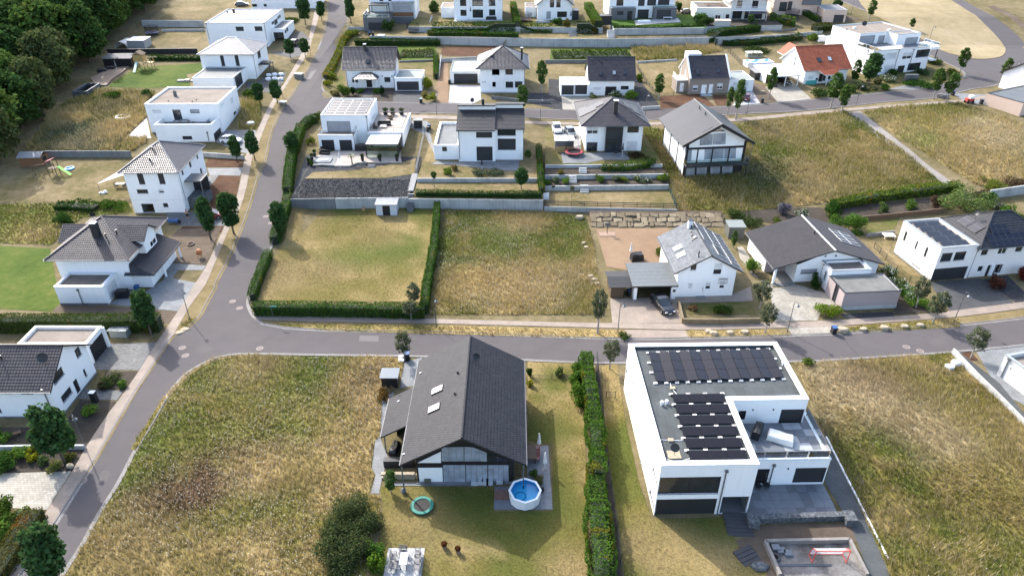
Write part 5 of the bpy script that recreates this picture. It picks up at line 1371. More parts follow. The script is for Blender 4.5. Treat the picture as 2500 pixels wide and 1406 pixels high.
for a,b in (((0,2.35),(11.2,2.75)),((0,5.3),(11.2,5.7)),((0,2.76),(.4,6.6)),((10.8,2.76),(11.2,6.6)),((0,0),(.4,2.34)),((10.8,0),(11.2,2.34)),((.41,0),(10.79,.12))):
 mb=MB();T_.slab(mb,'mF',a[0],a[1],b[0],b[1],-.01,.09);mb.build('timber_beam',TIMB,T_.root)
for a,b in (((-.9,-.06,6.35),(5.6,-.06,9.85)),((12.1,-.06,6.35),(5.6,-.06,9.85)),((-1.1,-1.15,6.42),(5.6,-1.15,10.12)),((12.3,-1.15,6.42),(5.6,-1.15,10.12))):MB().bar(a,b,.12,0,.45).build('gable_beam',TIMB,T_.root)
for y in (.1,4.5,9.0,13.4):T_.part('side_post',TIMB,(-.07,y-.15,-.6,-.004,y+.15,6.5),(11.204,y-.15,-.6,11.27,y+.15,6.5))
for u in (2.2,5.0,8.2):T_.part('front_post',TIMB,(u-.12,-.1,2.76,u+.12,-.004,5.29))
mb=MB()
for u in (2.9,5.6,8.4):T_.slab(mb,'mF',u-.18,.125,u+.18,2.445,-.01,.045)
T_.slab(mb,'mF',.35,.13,10.85,2.44,-.01,.02);mb.build('ground_frame',TIMB,T_.root)
for k_,pts in ((7,[(1660,205),(1745,200),(1740,282),(1658,287)]),(7,[(1762,198),(1850,194),(1845,276),(1758,280)]),(7,[(1880,193),(1962,188),(1958,268),(1876,273)]),(7,[(1980,187),(2070,182),(2065,262),(1976,268)]),(7,[(1665,45),(1720,42),(1712,150),(1660,152)]),(7,[(1830,40),(1995,30),(1990,130),(1826,140)]),(7,[(2000,30),(2100,24),(2095,128),(1996,132)]),(7,[(1722,62),(1825,58),(1822,145),(1718,150)])):
 T_.poly('mF',pts,GLASSB if pts[0][0]!=1722 else WHITEP,'window_pane' if pts[0][0]!=1722 else 'door_panel',.06,k_,3 if pts[0][0]!=1722 else 0)
T_.poly('mF',[(1795,1158),(1900,1150),(1895,1243),(1785,1250)],GLASSB,'window_pane',.06,3,3);T_.poly('mF',[(1905,1150),(2012,1143),(2008,1238),(1900,1243)],GLASSB,'window_pane',.06,3,3)
T_.poly('mF',[(1800,1140),(2010,1128),(1925,1085),(1900,1085)],GLASS,'gable_pane',.06,3,2)
T_.gable('y',-1.1,-1.1,12.3,14.2,6.5,10.2,METALR,.5,.3,edge=TIMB,rm=GREYM)
T_.part('balcony',ANTH,(-.3,-1.7,2.45,11.6,-.055,2.75));rail(T_.root,[(-.2,-.1),(-.2,-1.6),(11.5,-1.6),(11.5,-.1)],2.75,1.0,ANTH,CGLASS,step=2.0)
T_.part('balcony_post',ANTH,(11.2,-1.6,-.8,11.35,-1.45,2.445));T_.part('balcony_post',ANTH,(-.2,-1.6,-.8,-.05,-1.45,2.445))
for p in ((1783,935),(1835,985)):T_.vent('L',(3,*p),.1,.4)
for x,y in ((-.9,-.9),(12.1,-.9)):T_.part('rain_chain',GREYM,(x-.03,y-.03,-.8,x+.03,y+.03,6.3))
# ---------------------------------------------------------------- near row on the right
U=House('solar_gable_house','white gable house with slate-blue roof, solar panels and attached carport, black car outside',(22.98,84.35),2.6,0)
U.vol('m',0,0,8.1,10.0,-.2,4.2,'y',6.55)
for a,b,t in (((1062,533),(1110,595),'gw'),((1275,528),(1335,630),'hw'),((1036,708),(1070,768),'sw'),((1198,703),(1236,762),'hw'),((1325,698),(1360,755),'hw'),((1112,712),(1172,818),'dw')):U.w('mF',a,b,t,16)
U.finish();U.gable('y',-.65,-.35,8.9,10.45,4.05,6.75,TILE_G,.5)
for p in ((943,393),(972,455)):U.skylight('L',(16,*p),1.0,1.25,simple('pale_blind',(.55,.54,.47),.4,var=.05),LIGHTM)
for j_,a_,n_ in ((0,.55,9),(1,5.0,5),(2,5.0,5)):
 for i_ in range(n_):U.plate('R',a_+.55+i_*1.06,1.0+j_*1.68,1.03,1.64,.07,.11,'solar_panel',LIGHTM,None,PVB)
U.plate('R',3.2,3.0,2.9,1.5,.07,.13,'solar_collector',LIGHTM,None,PVG)
U.vent('L',(16,1130,470),.09,.8);U.vent('L',(16,1065,215));U.skylight('L',(16,1098,298),.5,.5,GLASSW)
for p in ((1062,245),(1070,275),(1075,320)):
 u,v=U.onroof('L',(16,*p));U.plate('L',u,v,.35,.25,.03,.14,'roof_step',ANTH)
U.chimney((16,1058,150),5.6,7.6,.6,.6,LIGHTM,ANTH,7.4)
U.part('door_step',CONCD,(3.0,-.75,-.1,4.2,-.02,.12));U.part('mailbox',ANTH,(-.35,-.1,1.2,.0,-.01,1.6))
mb=MB();mb.box(5.7,-.28,2.9,7.0,-.25,3.0);mb.box(5.7,-.28,2.2,7.0,-.25,2.25)
for k in range(9):mb.box(5.72+k*.157,-.275,2.25,5.74+k*.157,-.255,2.9)
mb.build('juliet_railing',GREYM,U.root)
UC=House('carport','white carport with grey lean-to roof between the wooden shed and the solar-panelled gable house',(16.95,83.6),2.0,0,'carport')
UC.part('side_wall',WHITE,(-.0,.0,0,.45,5.4,2.4));UC.part('pier',WHITE,(5.25,.0,0,5.9,.5,2.4));UC.part('rear_wall',WOODD,(.46,5.2,0,5.9,5.4,2.5))
mb=MB();UC.slope(mb,'r',[(-.35,-.35,2.42),(6.05,-.35,2.42),(6.0,5.6,2.75),(-.35,5.6,2.75)],.16,.9,.01);mb.build('roof',[simple('grey_felt',(.17,.19,.20),.6,var=.15),ANTH],UC.root);UC.part('beam',ANTH,(-.3,-.3,2.16,6.0,-.2,2.24))
UC.part('mailbox',ANTH,(5.45,-.06,1.2,5.8,-.005,1.6))
US=House('garden_shed','brown wooden shed with dark felt roof beside the carport',(13.85,84.2),2,0,'shed',WOODD)
US.vol('m',0,0,1.75,3.6,0,2.0,'x',2.35,skip='');US.finish()
for k in range(11):US.part('board',WOODD,(-.02,-.03,.06+k*.17,1.77,-.004,.215+k*.17))
mb=MB();US.slope(mb,'f',[(-.4,-.5,1.95),(3.0,-.5,1.95),(3.0,1.7,2.45),(-.4,1.7,2.45)],.06,.8,.012);US.slope(mb,'b',[(3.0,4.0,1.95),(-.4,4.0,1.95),(-.4,1.7,2.45),(3.0,1.7,2.45)],.06,.8,.012);mb.build('roof',[simple('dark_felt',(.05,.052,.056),.8,var=.2),ANTH],US.root)
for x,y in ((2.85,-.35),(2.85,3.8)):US.part('post',WOODD,(x-.05,y-.05,0,x+.05,y+.05,1.9))
V=House('bungalow','low white bungalow with wide dark grey roof, porch and flat beige garage',(41.0,88.4),4.6,0)
V.vol('m',0,0,12.2,10.0,-.2,2.9,'y',5.0,.4);V.vol('n',-3.2,3.2,0,10.0,-.2,2.75,skip='R',mat=WHITE);V.vol('k',3.5,-3.1,9.3,0,-.2,3.5,skip='B');V.vol('g',3.3,-7.7,11.2,-3.1,-.2,2.75,mat=ROSER)
V.w('mF',(488,962),(603,990),'sg',8);V.w('kL',(655,1030),(688,985),'sg',8);V.w('gL',(710,1220),(785,1080),'gd',8);V.w('nL',(212,960),(240,900),'g',8)
V.wl('nF',.3,0,2.9,2.4,'s');V.finish()
V.gable('y',-3.7,-.65,12.75,10.7,2.75,5.35,TILE_S,.515,.16,rm=LIGHTM,course=.2)
V.flat(3.5,-3.1,9.3,0.0,3.5,GRAVD,ZINC,.35,.32);V.flat(3.3,-7.7,11.2,-3.12,2.75,simple('mossy_flat_roof',(.20,.20,.185),.8,var=.3,scale=.7),ANTH,.08,.12)
V.pv('R',(8,815,722),2,1,.1,.1,PVB,LIGHTM) if False else V.pv('R',(8,815,722),4,2,1.05,1.7,PVB,LIGHTM)
V.part('porch_post',WHITE,(-3.3,-.3,0,-3.0,0,2.6));V.part('porch_step',CONCD,(-3.2,-.6,-.05,.0,-.25,.12),(-3.2,-.95,-.1,.0,-.605,.06));V.part('porch_wall',ROSER,(-3.15,3.05,0,-.02,3.19,2.7))
V.part('plinth',CONC,(3.28,-7.76,-.2,11.22,-7.705,.55),(11.205,-7.7,-.2,11.26,-3.2,.5));V.vent('L',(8,587,690),.1,.4)
for p in ((672,860),(752,857)):
 u,z=V.uz('mF',(8,*p));MB().obox(V.pt('mF',u,z,.03),(.12,0,0),(0,.02,0),(0,0,.12)).build('wall_vent',ANTH,V.root)
V.pipe('kF',(8,648,925),(8,625,1050),.04)
W_=House('cream_house','cream house, half flat solar roof and half dark hip roof, at the right edge',(61.0,88.6),8.7,0,wall=CREAM)
W_.vol('m',0,0,5.9,8.8,-.2,5.5);W_.vol('h',5.9,.15,17.5,8.6,-.2,5.15,skip='L')
for a,b,t in (((1262,735),(1300,680),'s'),((1350,800),(1382,750),'s'),((1418,860),(1460,800),'s'),((1330,905),(1395,965),'g')):W_.w('mL',a,b,t,8)
W_.w('mF',(1567,840),(1625,898),'g',8);W_.w('mF',(1668,830),(1728,888),'g',8);W_.w('mF',(1487,960),(1720,1050),'gd',8)
for a,b,t in (((1870,812),(1905,855),'gw'),((2000,800),(2045,842),'gw'),((2132,787),(2168,828),'gw'),((1842,938),(1866,978),'gw'),((1915,930),(1975,1015),'d'),((1985,925),(2005,990),'gw')):W_.w('hF',a,b,t,8)
W_.finish();W_.flat(0,0,5.9,8.8,5.5,GRAVR,ZINC,.3,.3)
W_.hip(5.75,-.5,18.2,9.3,5.15,(10.6,4.4),(13.4,4.4),8.3,TILE_P,edge=TILE_P,course=.42)
_pw=MB().box(-1.05,-.55,-.025,1.05,.55,.025);_pw.face([(-1.02,-.52,.03),(1.02,-.52,.03),(1.02,.52,.03),(-1.02,.52,.03)],1,[(0,0),(2,0),(2,1),(0,1)]);_pw=_pw.mesh('solar_panel',[GREYM,pv_mat('solar_slate',(.035,.042,.055),(.05,.055,.065),.25,.15)])
for j in range(5):
 for i in range(2):
  o=link('solar_panel',_pw,W_.root);o.location=(1.9+i*2.12,1.3+j*1.55,5.38);o.rotation_euler=(R(13),0,0)
W_.pv('F',(8,2060,735),6,2,1.0,1.05,PVB,ANTH);W_.pv('F',(8,1995,660),3,2,.9,.9,PVB,ANTH);W_.pv('L',(8,1755,600),2,1,1.05,1.65,PVB,ANTH);W_.pv('L',(8,1815,640),2,1,1.05,1.65,PVB,ANTH)
u,v=W_.onroof('L',(8,1810,590));W_.dish(W_.rp('L',u,v),.4,200,1.3)
W_.pipe('hF',(8,1820,820),(8,1750,1035),.05);W_.part('plinth',CONCD,(-.12,-.05,-.1,.0,8.9,.15));W_.part('door_panel',LIGHTM,(9.3,-.06,.1,9.9,.14,1.9))
X_=House('grey_garage','grey-walled flat garage with metal coping at the lower right edge',(60.4,58.3),14,0,'garage',render_wall('light_grey_render',(.46,.46,.46)))
X_.vol('m',0,0,10,9,-.2,3.0);X_.finish();X_.flat(0,0,10,9,3.0,GRAVR,ZINC,.4,.35);X_.pipe('mL',(15,1978,620),(15,1920,780),.06);X_.part('wall_lamp',LIGHTM,(-.08,7.8,1.9,-.005,7.9,2.1))
# ---------------------------------------------------------------- top row, cut by the upper edge
Y1=House('grey_base_house','white house on a grey garage storey with dark pergola terrace at the top',(-43.9,219.6),0,7.3)
Y1.vol('g',0,0,7.7,9,-.3,3.6,mat=GREYR);Y1.vol('m',.6,9,14.4,20,-.3,10.0);Y1.vol('c',7.7,7.6,14.0,9,.5,6.4,skip='B',mat=render_wall('mid_grey_render',(.36,.37,.38)))
Y1.w('gF',(1050,196),(1200,262),'gd',2);Y1.w('cF',(1270,55),(1415,125),'sg',2);Y1.w('mF',(1145,-10),(1180,12),'g',2);Y1.w('mF',(1222,-10),(1252,12),'g',2);Y1.w('mF',(1300,-10),(1335,10),'sw',2)
Y1.finish();Y1.flat(0,0,7.7,9,3.6,PAVEG,ANTH,.1,.2);Y1.flat(.6,9,14.4,20,10.0,GRAVR,ANTH);Y1.part('bay_roof',ZINC,(7.4,7.2,6.4,14.5,9,6.6));Y1.part('slat_fence',WOODR,(7.8,7.3,2.6,14.0,7.4,3.7))
for x in (1.4,6.6):
 for y in (4.2,8.2):Y1.part('pergola_post',ANTH,(x-.08,y-.08,3.55,x+.08,y+.08,6.2))
Y1.part('pergola_roof',ANTH,(1.2,4.0,6.2,6.8,8.4,6.4));rail(Y1.root,[(.1,8.8),(.1,.1),(7.6,.1)],3.65,.9,LIGHTM,CGLASS,step=2)
Y1.part('gabion_wall',GABION,(7.75,6.4,-.3,14.2,7.0,2.4))
Y2=House('villa','white villa with tall dark-framed windows and a pale terrace behind the hedge',(-17.6,227.2),0,8.8)
Y2.vol('m',0,0,14.6,12,-.3,8.5);Y2.vol('g',-4.2,3,-.2,11,-.3,3.0)
for a,b in (((1838,-8),(1893,54)),((1943,-8),(2036,54)),((2085,-8),(2142,54)),((1842,87),(1896,138)),((1946,85),(2038,155)),((2088,84),(2142,136))):Y2.w('mF',a,b,'g',2,1)
Y2.finish();Y2.hip(-.5,-.5,15.1,12.5,8.5,(6,6),(8.6,6),11,TILE_P);Y2.flat(-4.2,3,-.2,11,3.0,GRAVR,LIGHTM,.1,.2)
Y3=House('steep_gable_house','small white house with dark steep gable and trampoline at the top',(7.7,227.0),0,8.8)
Y3.vol('m',0,0,10.5,11,-.3,4.3,'y',8.7);Y3.vol('g',-3.6,4,-.2,11,-.3,2.9)
for a,b,t in (((502,-6),(537,66),'g'),((557,-6),(592,66),'g'),((473,102),(507,165),'sg'),((564,102),(646,150),'g')):Y3.w('mF',a,b,t,3)
Y3.finish();Y3.gable('y',-.7,-.8,11.2,11.6,4.2,8.9,TILE_P);Y3.flat(-3.6,4,-.2,11,2.9,GRAVR,LIGHTM,.1,.2)
Y3.part('sun_room',ANTH,(10.55,.5,-.2,12.6,5,2.6))
Y4=House('grey_white_house','wide white house with grey ground-floor blocks above the turf terrace',(29.6,226.2),2.5,9.0)
Y4.vol('m',0,2.0,20,13,-.3,8.5);Y4.vol('a',.3,-.2,7.8,2.0,-.3,3.4,skip='B',mat=GREYR);Y4.vol('b',13.4,-.4,20.2,2.0,-.3,3.4,skip='B',mat=GREYR)
for k_,a,b,t in (('aF',(1078,100),(1132,130),'s'),('aF',(1168,98),(1205,175),'d'),('bF',(1422,87),(1535,165),'s'),('mF',(1256,85),(1345,165),'s'),('mF',(1075,-6),(1130,52),'g'),('mF',(1262,-6),(1312,54),'s'),('mF',(1340,-6),(1410,50),'s'),('mF',(1432,-6),(1525,46),'s')):Y4.w(k_,a,b,t,3)
Y4.finish();Y4.flat(0,2,20,13,8.5,GRAVR,ANTH);Y4.flat(.3,-.2,7.8,1.98,3.4,FLATG,ZINC,.1,.2);Y4.flat(13.4,-.4,20.2,1.98,3.4,FLATG,ZINC,.1,.2);rail(Y4.root,[(13.5,1.9),(13.5,-.3),(20.1,-.3)],3.45,.8,GREYM,CGLASS,step=2)
Y5=House('cream_garage','cream flat-roof garage with white rim and garden bower behind the dark hedge',(55.7,226.5),-2,8.9,'garage',render_wall('pale_cream_render',(.70,.68,.60)))
Y5.vol('m',0,0,10.6,9.5,-.3,3.5);Y5.w('mF',(1922,132),(1962,175),'gw',3);Y5.w('mF',(2012,125),(2040,165),'gw',3);Y5.finish();Y5.flat(0,0,10.6,9.5,3.5,GRAVD,LIGHTM,.12,.5)
Y5.part('pergola_frame',WOODR,(3.5,3.2,3.6,8.6,3.35,3.75),(3.5,5.6,3.6,8.6,5.75,3.75),(3.9,2.8,3.76,4.05,6.2,3.9),(7.9,2.8,3.76,8.05,6.2,3.9))
Y7=House('balcony_house','pale gabled house with white carved balcony and awning at the top',(66.5,227.5),-2,8.9,wall=render_wall('pale_grey_render',(.52,.52,.50)))
Y7.vol('m',0,0,10.5,12,-.3,5.6,'y',9.6);Y7.wl('mF',.6,.1,3.4,2.4,'g');Y7.wl('mF',1.4,3.3,3.0,5.4,'g');Y7.wl('mF',6.0,3.3,7.8,5.4,'g');Y7.wl('mF',4.2,.1,9.6,2.3,'g');Y7.finish()
Y7.gable('y',-1.4,-1.6,11.9,12.6,5.0,9.9,TILE_L,edge=LIGHTM,rm=LIGHTM);Y7.part('balcony',LIGHTM,(-.2,-1.6,2.7,10.6,-.01,2.95));rail(Y7.root,[(-.1,-1.5),(10.5,-1.5)],2.95,1.0,LIGHTM,bars=6,step=.5);Y7.part('awning',simple('awning_cloth',(.16,.16,.22),.8),(4.8,-2.8,2.2,10.4,-.4,2.3))
for x in (-.1,5.1,10.4):Y7.part('balcony_post',LIGHTM,(x,-1.55,0,x+.12,-1.43,2.695))
Y6=House('pink_house','pinkish two-storey house with grey corner and garage terrace at the top',(81.2,233.6),-3,9.1,wall=PINKR)
Y6.vol('m',0,0,13.6,11,-.4,7.5);Y6.vol('g',13.8,-5.8,20.6,3,-1.5,2.6);Y6.vol('c',8.6,-.6,14.2,0,3.0,7.5,skip='B',mat=GREYR)
Y6.w('mF',(368,20),(418,100),'s',4);Y6.w('mF',(440,15),(462,90),'s',4);Y6.w('gF',(650,115),(720,160),'s',4) if False else Y6.wl('gF',3.2,-1.3,6.2,1.2,'s')
Y6.finish();Y6.flat(0,0,13.6,11,7.5,GRAVR,ANTH);Y6.flat(13.8,-5.8,20.6,3,2.6,PAVEG,ZINC,.1,.2)
# ---------------------------------------------------------------- vegetation
rng=np.random.default_rng(11)
def leaf_quads(cent,nrm,size,col,aspect=1.5):
 """one bent-diamond leaf clump per centre; returns verts (n*4,3) and colours"""
 n=len(cent)
 r=rng.normal(size=(n,3));nn=nrm+.9*r;nn/=np.linalg.norm(nn,axis=1,keepdims=True)+1e-9
 t=np.cross(nn,rng.normal(size=(n,3)));t/=np.linalg.norm(t,axis=1,keepdims=True)+1e-9
 b=np.cross(nn,t)
 s=(size*rng.uniform(.6,1.35,(n,1)))
 v=np.stack([cent-t*s,cent-b*s/aspect+nn*s*.2,cent+t*s,cent+b*s/aspect+nn*s*.2],1).reshape(-1,3)
 return v,np.repeat(col,4,0)
def tint(base,n,spread=.35,hue=.12):
 base=np.array(base)
 k=rng.uniform(1-spread,1+spread,(n,1));c=base*k
 c[:,0]*=rng.uniform(1-hue,1+hue*2,n);c[:,2]*=rng.uniform(.7,1.1,n)
 return np.clip(c,.004,.9)
def crown_mesh(name,kind,seed):
 """leaf clumps gathered on lobes around a limb skeleton; gaps stay open between lobes"""
 global rng
 rng=np.random.default_rng(seed)
 if kind=='maple':
  nl,n,base,size,R0=34,3600,(.070,.145,.052),.046,.30
  cz=rng.uniform(.08,.92,nl);rad=R0*np.sin(np.pi*np.clip(cz*.86+.10,0,1))**.75;lr=rng.uniform(.09,.16,nl)
 elif kind=='hornbeam':
  nl,n,base,size,R0=30,2700,(.105,.185,.052),.038,.26
  cz=rng.uniform(.05,.97,nl);rad=R0*np.interp(cz,[0,.3,.55,.8,1],[.25,.8,1,.75,.15]);lr=rng.uniform(.06,.13,nl)
 elif kind=='sparse':
  nl,n,base,size,R0=30,2000,(.135,.165,.100),.036,.38
  cz=rng.uniform(.1,.92,nl);rad=R0*np.sin(np.pi*np.clip(cz*.84+.10,0,1))**.8;lr=rng.uniform(.08,.16,nl)
 else:
  nl,n,base,size,R0=46,5200,{'forest_a':(.066,.130,.040),'forest_b':(.10,.175,.045),'forest_c':(.12,.16,.065)}[kind],.034,.42
  cz=rng.uniform(.05,.95,nl);rad=R0*np.interp(cz,[0,.2,.55,.85,1],[.55,.9,1,.65,.15]);lr=rng.uniform(.09,.17,nl)
 a=rng.uniform(0,2*np.pi,nl);rr=rad*np.sqrt(rng.uniform(.15,1,nl))
 L=np.stack([rr*np.cos(a),rr*np.sin(a),cz],1)
 k=rng.integers(0,nl,n)
 d=rng.normal(size=(n,3));d/=np.linalg.norm(d,axis=1,keepdims=True)
 rad_=lr[k][:,None]*rng.uniform(.45,1.05,(n,1))*np.array([1,1,.85])
 c=L[k]+d*rad_
 m=rng.random(n)<.2
 zz=rng.uniform(.03,.97,n);aa=rng.uniform(0,2*np.pi,n);ro=np.interp(zz,np.sort(cz),rad[np.argsort(cz)])*rng.uniform(.5,1.12,n)
 c[m]=np.stack([ro*np.cos(aa),ro*np.sin(aa),zz],1)[m];d[m]=np.stack([np.cos(aa),np.sin(aa),zz-.4],1)[m]
 c[:,2]=np.clip(c[:,2],.0,1.02)
 col=tint(base,n,.38)*(.85+.4*(_hash(k.astype(float),k*0.,seed)))[:,None]
 v,vc=leaf_quads(c,d+np.array([0,0,.5]),size,col)
 return np_mesh(name,v,4,LEAF,vc)
CROWN={k:[crown_mesh('crown',k,100*i+j) for j in range(nv)] for i,(k,nv) in enumerate((('maple',4),('hornbeam',4),('sparse',4),('forest_a',3),('forest_b',3),('forest_c',2)))}
def trunk_mesh(mat,seed,crown0=.35):
 r=random.Random(seed);mb=MB()
 pts=[(0,0,-.02),(r.uniform(-.01,.01),r.uniform(-.01,.01),crown0*.6),(r.uniform(-.02,.02),r.uniform(-.02,.02),crown0),(r.uniform(-.02,.02),r.uniform(-.02,.02),.85)]
 mb.tube(pts,[.024,.018,.015,.004],7)
 for k in range(7):
  z=crown0+(.8-crown0)*r.random()*.75;a=r.uniform(0,6.28);l=r.uniform(.10,.22)
  p0=Vector((0,0,z));p1=p0+Vector((math.cos(a)*l,math.sin(a)*l,l*r.uniform(.5,1.1)));mb.tube([p0,(p0+p1)/2+Vector((0,0,.01)),p1],[.009,.006,.002],5)
 return mb.mesh('trunk',mat)
TRUNK={'maple':[trunk_mesh(BARK,i,.28) for i in range(2)],'hornbeam':[trunk_mesh(BARKP,9+i,.33) for i in range(2)],'sparse':[trunk_mesh(BARKP,20+i,.4) for i in range(2)],'forest_a':[trunk_mesh(BARK,30,.25)],'forest_b':[trunk_mesh(BARK,31,.25)],'forest_c':[trunk_mesh(BARK,32,.25)]}
_tn=[0]
def tree(kind,P,hgt,label,wid=1.0,c0=None,group=None,name='street_tree',lean=0.):
 """tree of total height hgt; crown from c0 (fraction) upward"""
 c0={'maple':.24,'hornbeam':.30,'sparse':.36}.get(kind,.12) if c0 is None else c0
 _tn[0]+=1;i=_tn[0]
 t=thing(name,label,'tree',P,random.uniform(0,6.28),group)
 tr=link('trunk',TRUNK[kind][i%len(TRUNK[kind])],t);tr.scale=(hgt,hgt,hgt)
 cr=link('crown',CROWN[kind][i%len(CROWN[kind])],t);ch=hgt*(1-c0)
 cr.location=(0,0,hgt*c0);cr.scale=(ch*wid,ch*wid,ch)
 return t
def tree_px(kind,base,top,wpx,label,**kw):
 P=G(base);hgt=max(1.5,height(top,P.y)-P.z)
 c0=kw.get('c0',{'maple':.24,'hornbeam':.30,'sparse':.36}.get(kind,.12))
 kw['c0']=c0
 depth=P.y*_c+(HC-P.z)*_s
 w_m=wpx/FP*depth
 R0={'maple':.40,'hornbeam':.34,'sparse':.48}.get(kind,.5)
 wid=max(.5,min(1.7,w_m/(2*R0*hgt*(1-c0))))
 return tree(kind,P,hgt,label,wid,**kw)
def Zf(k,x,y):return (k,x,y)
street=[('maple',(150,1432),(145,1292),105,'dark maple in the bottom left corner beside the road'),('maple',(10,560,430),(117,992),100,'dark leafy street tree standing before the white gable house in the planted bed'),('maple',(9,1300,410),(342,708),58,'narrow dark street tree at the end of the long clipped hedge'),('maple',(5,2010,780),(556,470),56,'larger of two street trees beside the red car driveway'),('maple',(5,1815,830),(496,484),46,'slimmer of two street trees beside the red car driveway, nearer the house'),('maple',(623,392),(617,320),36,'dark street tree on the verge right of the white car'),('maple',(580,396),(568,332),32,'dark street tree in front of the white car'),('maple',(635,257),(628,202),32,'street tree left of the pavement above the white terrace house'),('maple',(678,254),(672,197),32,'street tree right of the pavement above the white terrace house'),('maple',(709.5,143),(704,95),28,'left one of two street trees in front of the dark parked car'),('maple',(746,140),(743,94),28,'right one of two street trees in front of the dark parked car'),('maple',(746,61),(740,-4),38,'broad street tree at the top left of the road'),('maple',(786,52),(779,4),26,'slim street tree beside the road curve at the top'),('maple',(857,58),(853,-6),26,'staked street tree on the right of the road at the top'),('maple',(6,310,800),(672,494),48,'dark tree growing in the hedge corner beside the mown lawn'),('maple',(2,410,1330),(720,323),44,'round dark tree in the roadside hedge below the cubic pergola house'),('hornbeam',(3,265,985),(1275,210),38,'young street tree right behind the staggered pent roofs'),('hornbeam',(3,430,800),(1321,150),32,'tall slim tree between the hipped house and the twin garages'),('hornbeam',(3,1430,860),(1607,180),32,'slim tree at the corner of the bark bed by the taupe house'),('hornbeam',(3,2025,985),(1781,214),22,'small left one of two street trees before the white garage'),('hornbeam',(3,2095,1030),(1806,196),33,'taller right one of two street trees before the white garage'),('hornbeam',(4,270,850),(1885,166),31,'street tree in front of the white carport'),('hornbeam',(4,800,928),(2040,177),46,'leafy street tree before the red-roofed house'),('hornbeam',(4,890,980),(2070,210),34,'street tree at the head of the footpath'),('maple',(4,1120,742),(2129,131),48,'big dark garden tree in front of the apartment house'),('hornbeam',(4,1680,850),(2293,169),35,'left one of two street trees by the rubble heap'),('hornbeam',(4,1795,870),(2325,177),37,'right one of two street trees by the rubble heap'),('hornbeam',(4,1905,640),(2360,119),32,'light green tree on the inside of the road junction'),('hornbeam',(4,2265,735),(2458,144),28,'street tree at the outer kerb of the road junction'),('hornbeam',(4,2445,700),(2497,152),20,'tree half cut by the right edge near the road junction'),('hornbeam',(4,1130,178),(2130,0),25,'young tree on the upper road beside the dry field'),('hornbeam',(4,1490,262),(2224,46),18,'small tree showing above the apartment house roof'),('sparse',(16,215,1160),(1462,706),46,'thin grey-green street tree at the edge of the beige driveway'),('sparse',(16,1680,935),(1856,688),58,'upper one of two grey-green trees between the raised bed and the cream driveway'),('sparse',(16,1730,1160),(1870,742),48,'lower one of two grey-green trees beside the raised stone bed'),('sparse',(15,1180,178),(2258,676),44,'grey-green tree before the cream house garage'),('sparse',(15,1320,318),(2303,714),58,'grey-green street tree on the verge by the row of boulders'),('sparse',(15,1650,615),(2395,801),56,'small grey-green tree in the bark square beside the grey garage'),('sparse',(11,600,262),(988,810),48,'small pale street tree beside the blue-lidded bin'),('sparse',(13,123,325),(1492,828),46,'small sparse street tree at the end of the thuja hedge'),('sparse',(18,1640,1200),(1010,692),44,'hazy grey-green tree above the corner of the lawn hedge'),('sparse',(18,1600,1322),(1005,736),46,'thin street tree on the pavement in front of the lawn hedge'),]
for k_,b_,t_,w_,l_ in street:tree_px(k_,b_,t_,w_,l_,group='street and garden trees')
def pt_tree(kind,base,top,w,label,**kw):return tree_px(kind,base,top,w,label,name='garden_tree',group='street and garden trees',**kw)
pt_tree('hornbeam',(12,545,690),(12,570,505),36,'bright green young tree beside the timber house gable',c0=.2)
pt_tree('maple',(7,255,395),(7,260,215),42,'small round tree on the lawn terrace below the split-roof house',c0=.3)
pt_tree('hornbeam',(7,312,150),(7,310,60),22,'tiny light green tree at the corner of the split-roof patio',c0=.3)
pt_tree('hornbeam',(6,1620,378),(6,1612,245),20,'staked mop-headed tree on the lower lawn terrace',c0=.6)
pt_tree('hornbeam',(4,1000,700),(4,1010,510),28,'bushy tree squeezed between red-roofed house and apartment house',c0=.1)
pt_tree('maple',(4,1340,1000) if False else (22,2170,160),(22,2180,0),26,'dark purple-leaved tree beside the pink house terrace',c0=.1)
pt_tree('sparse',(2,1720,140),(2,1715,72),20,'sparse little tree left of the villa terrace',c0=.3)
pt_tree('hornbeam',(2,1620,115),(2,1625,10),30,'bushy tree on the garden boundary left of the villa',c0=.05)
pt_tree('hornbeam',(22,1040,310),(22,1030,185),28,'young green tree in front of the carved balcony',c0=.1)
pt_tree('sparse',(20,560,850),(20,560,660),14,'staked sapling on the lower dry lawn terrace',c0=.6)
pt_tree('hornbeam',(16,1440,390),(16,1440,240),20,'light green sapling beside the grey metal shed',c0=.15)
# forest edge, upper left
fpoly=[g2(p) for p in F(1,(60,1420),(170,1255),(330,1060),(500,840),(700,640),(860,430),(1010,330),(1180,200),(1300,60),(1340,-120))]+[(-260,330),(-300,200),(-180,100)]
fpts=[]
r_=random.Random(5)
for _ in range(9000):
 x,y=r_.uniform(-250,-75),r_.uniform(105,320)
 if not inside(fpoly,x,y):continue
 px=1250+FP*x/(y*_c+(HC-h0(x,y))*_s)
 if px<-90:continue
 if all((x-a)**2+(y-b)**2>6.3**2 for a,b in fpts):fpts.append((x,y))
for x,y in fpts:
 kd=r_.choice(['forest_a','forest_a','forest_b','forest_c'])
 tree(kd,(x,y,h0(x,y)),r_.uniform(11,17),'dark green broadleaf tree in the wood at the upper left',r_.uniform(.85,1.2),group='trees of the wood',name='forest_tree')
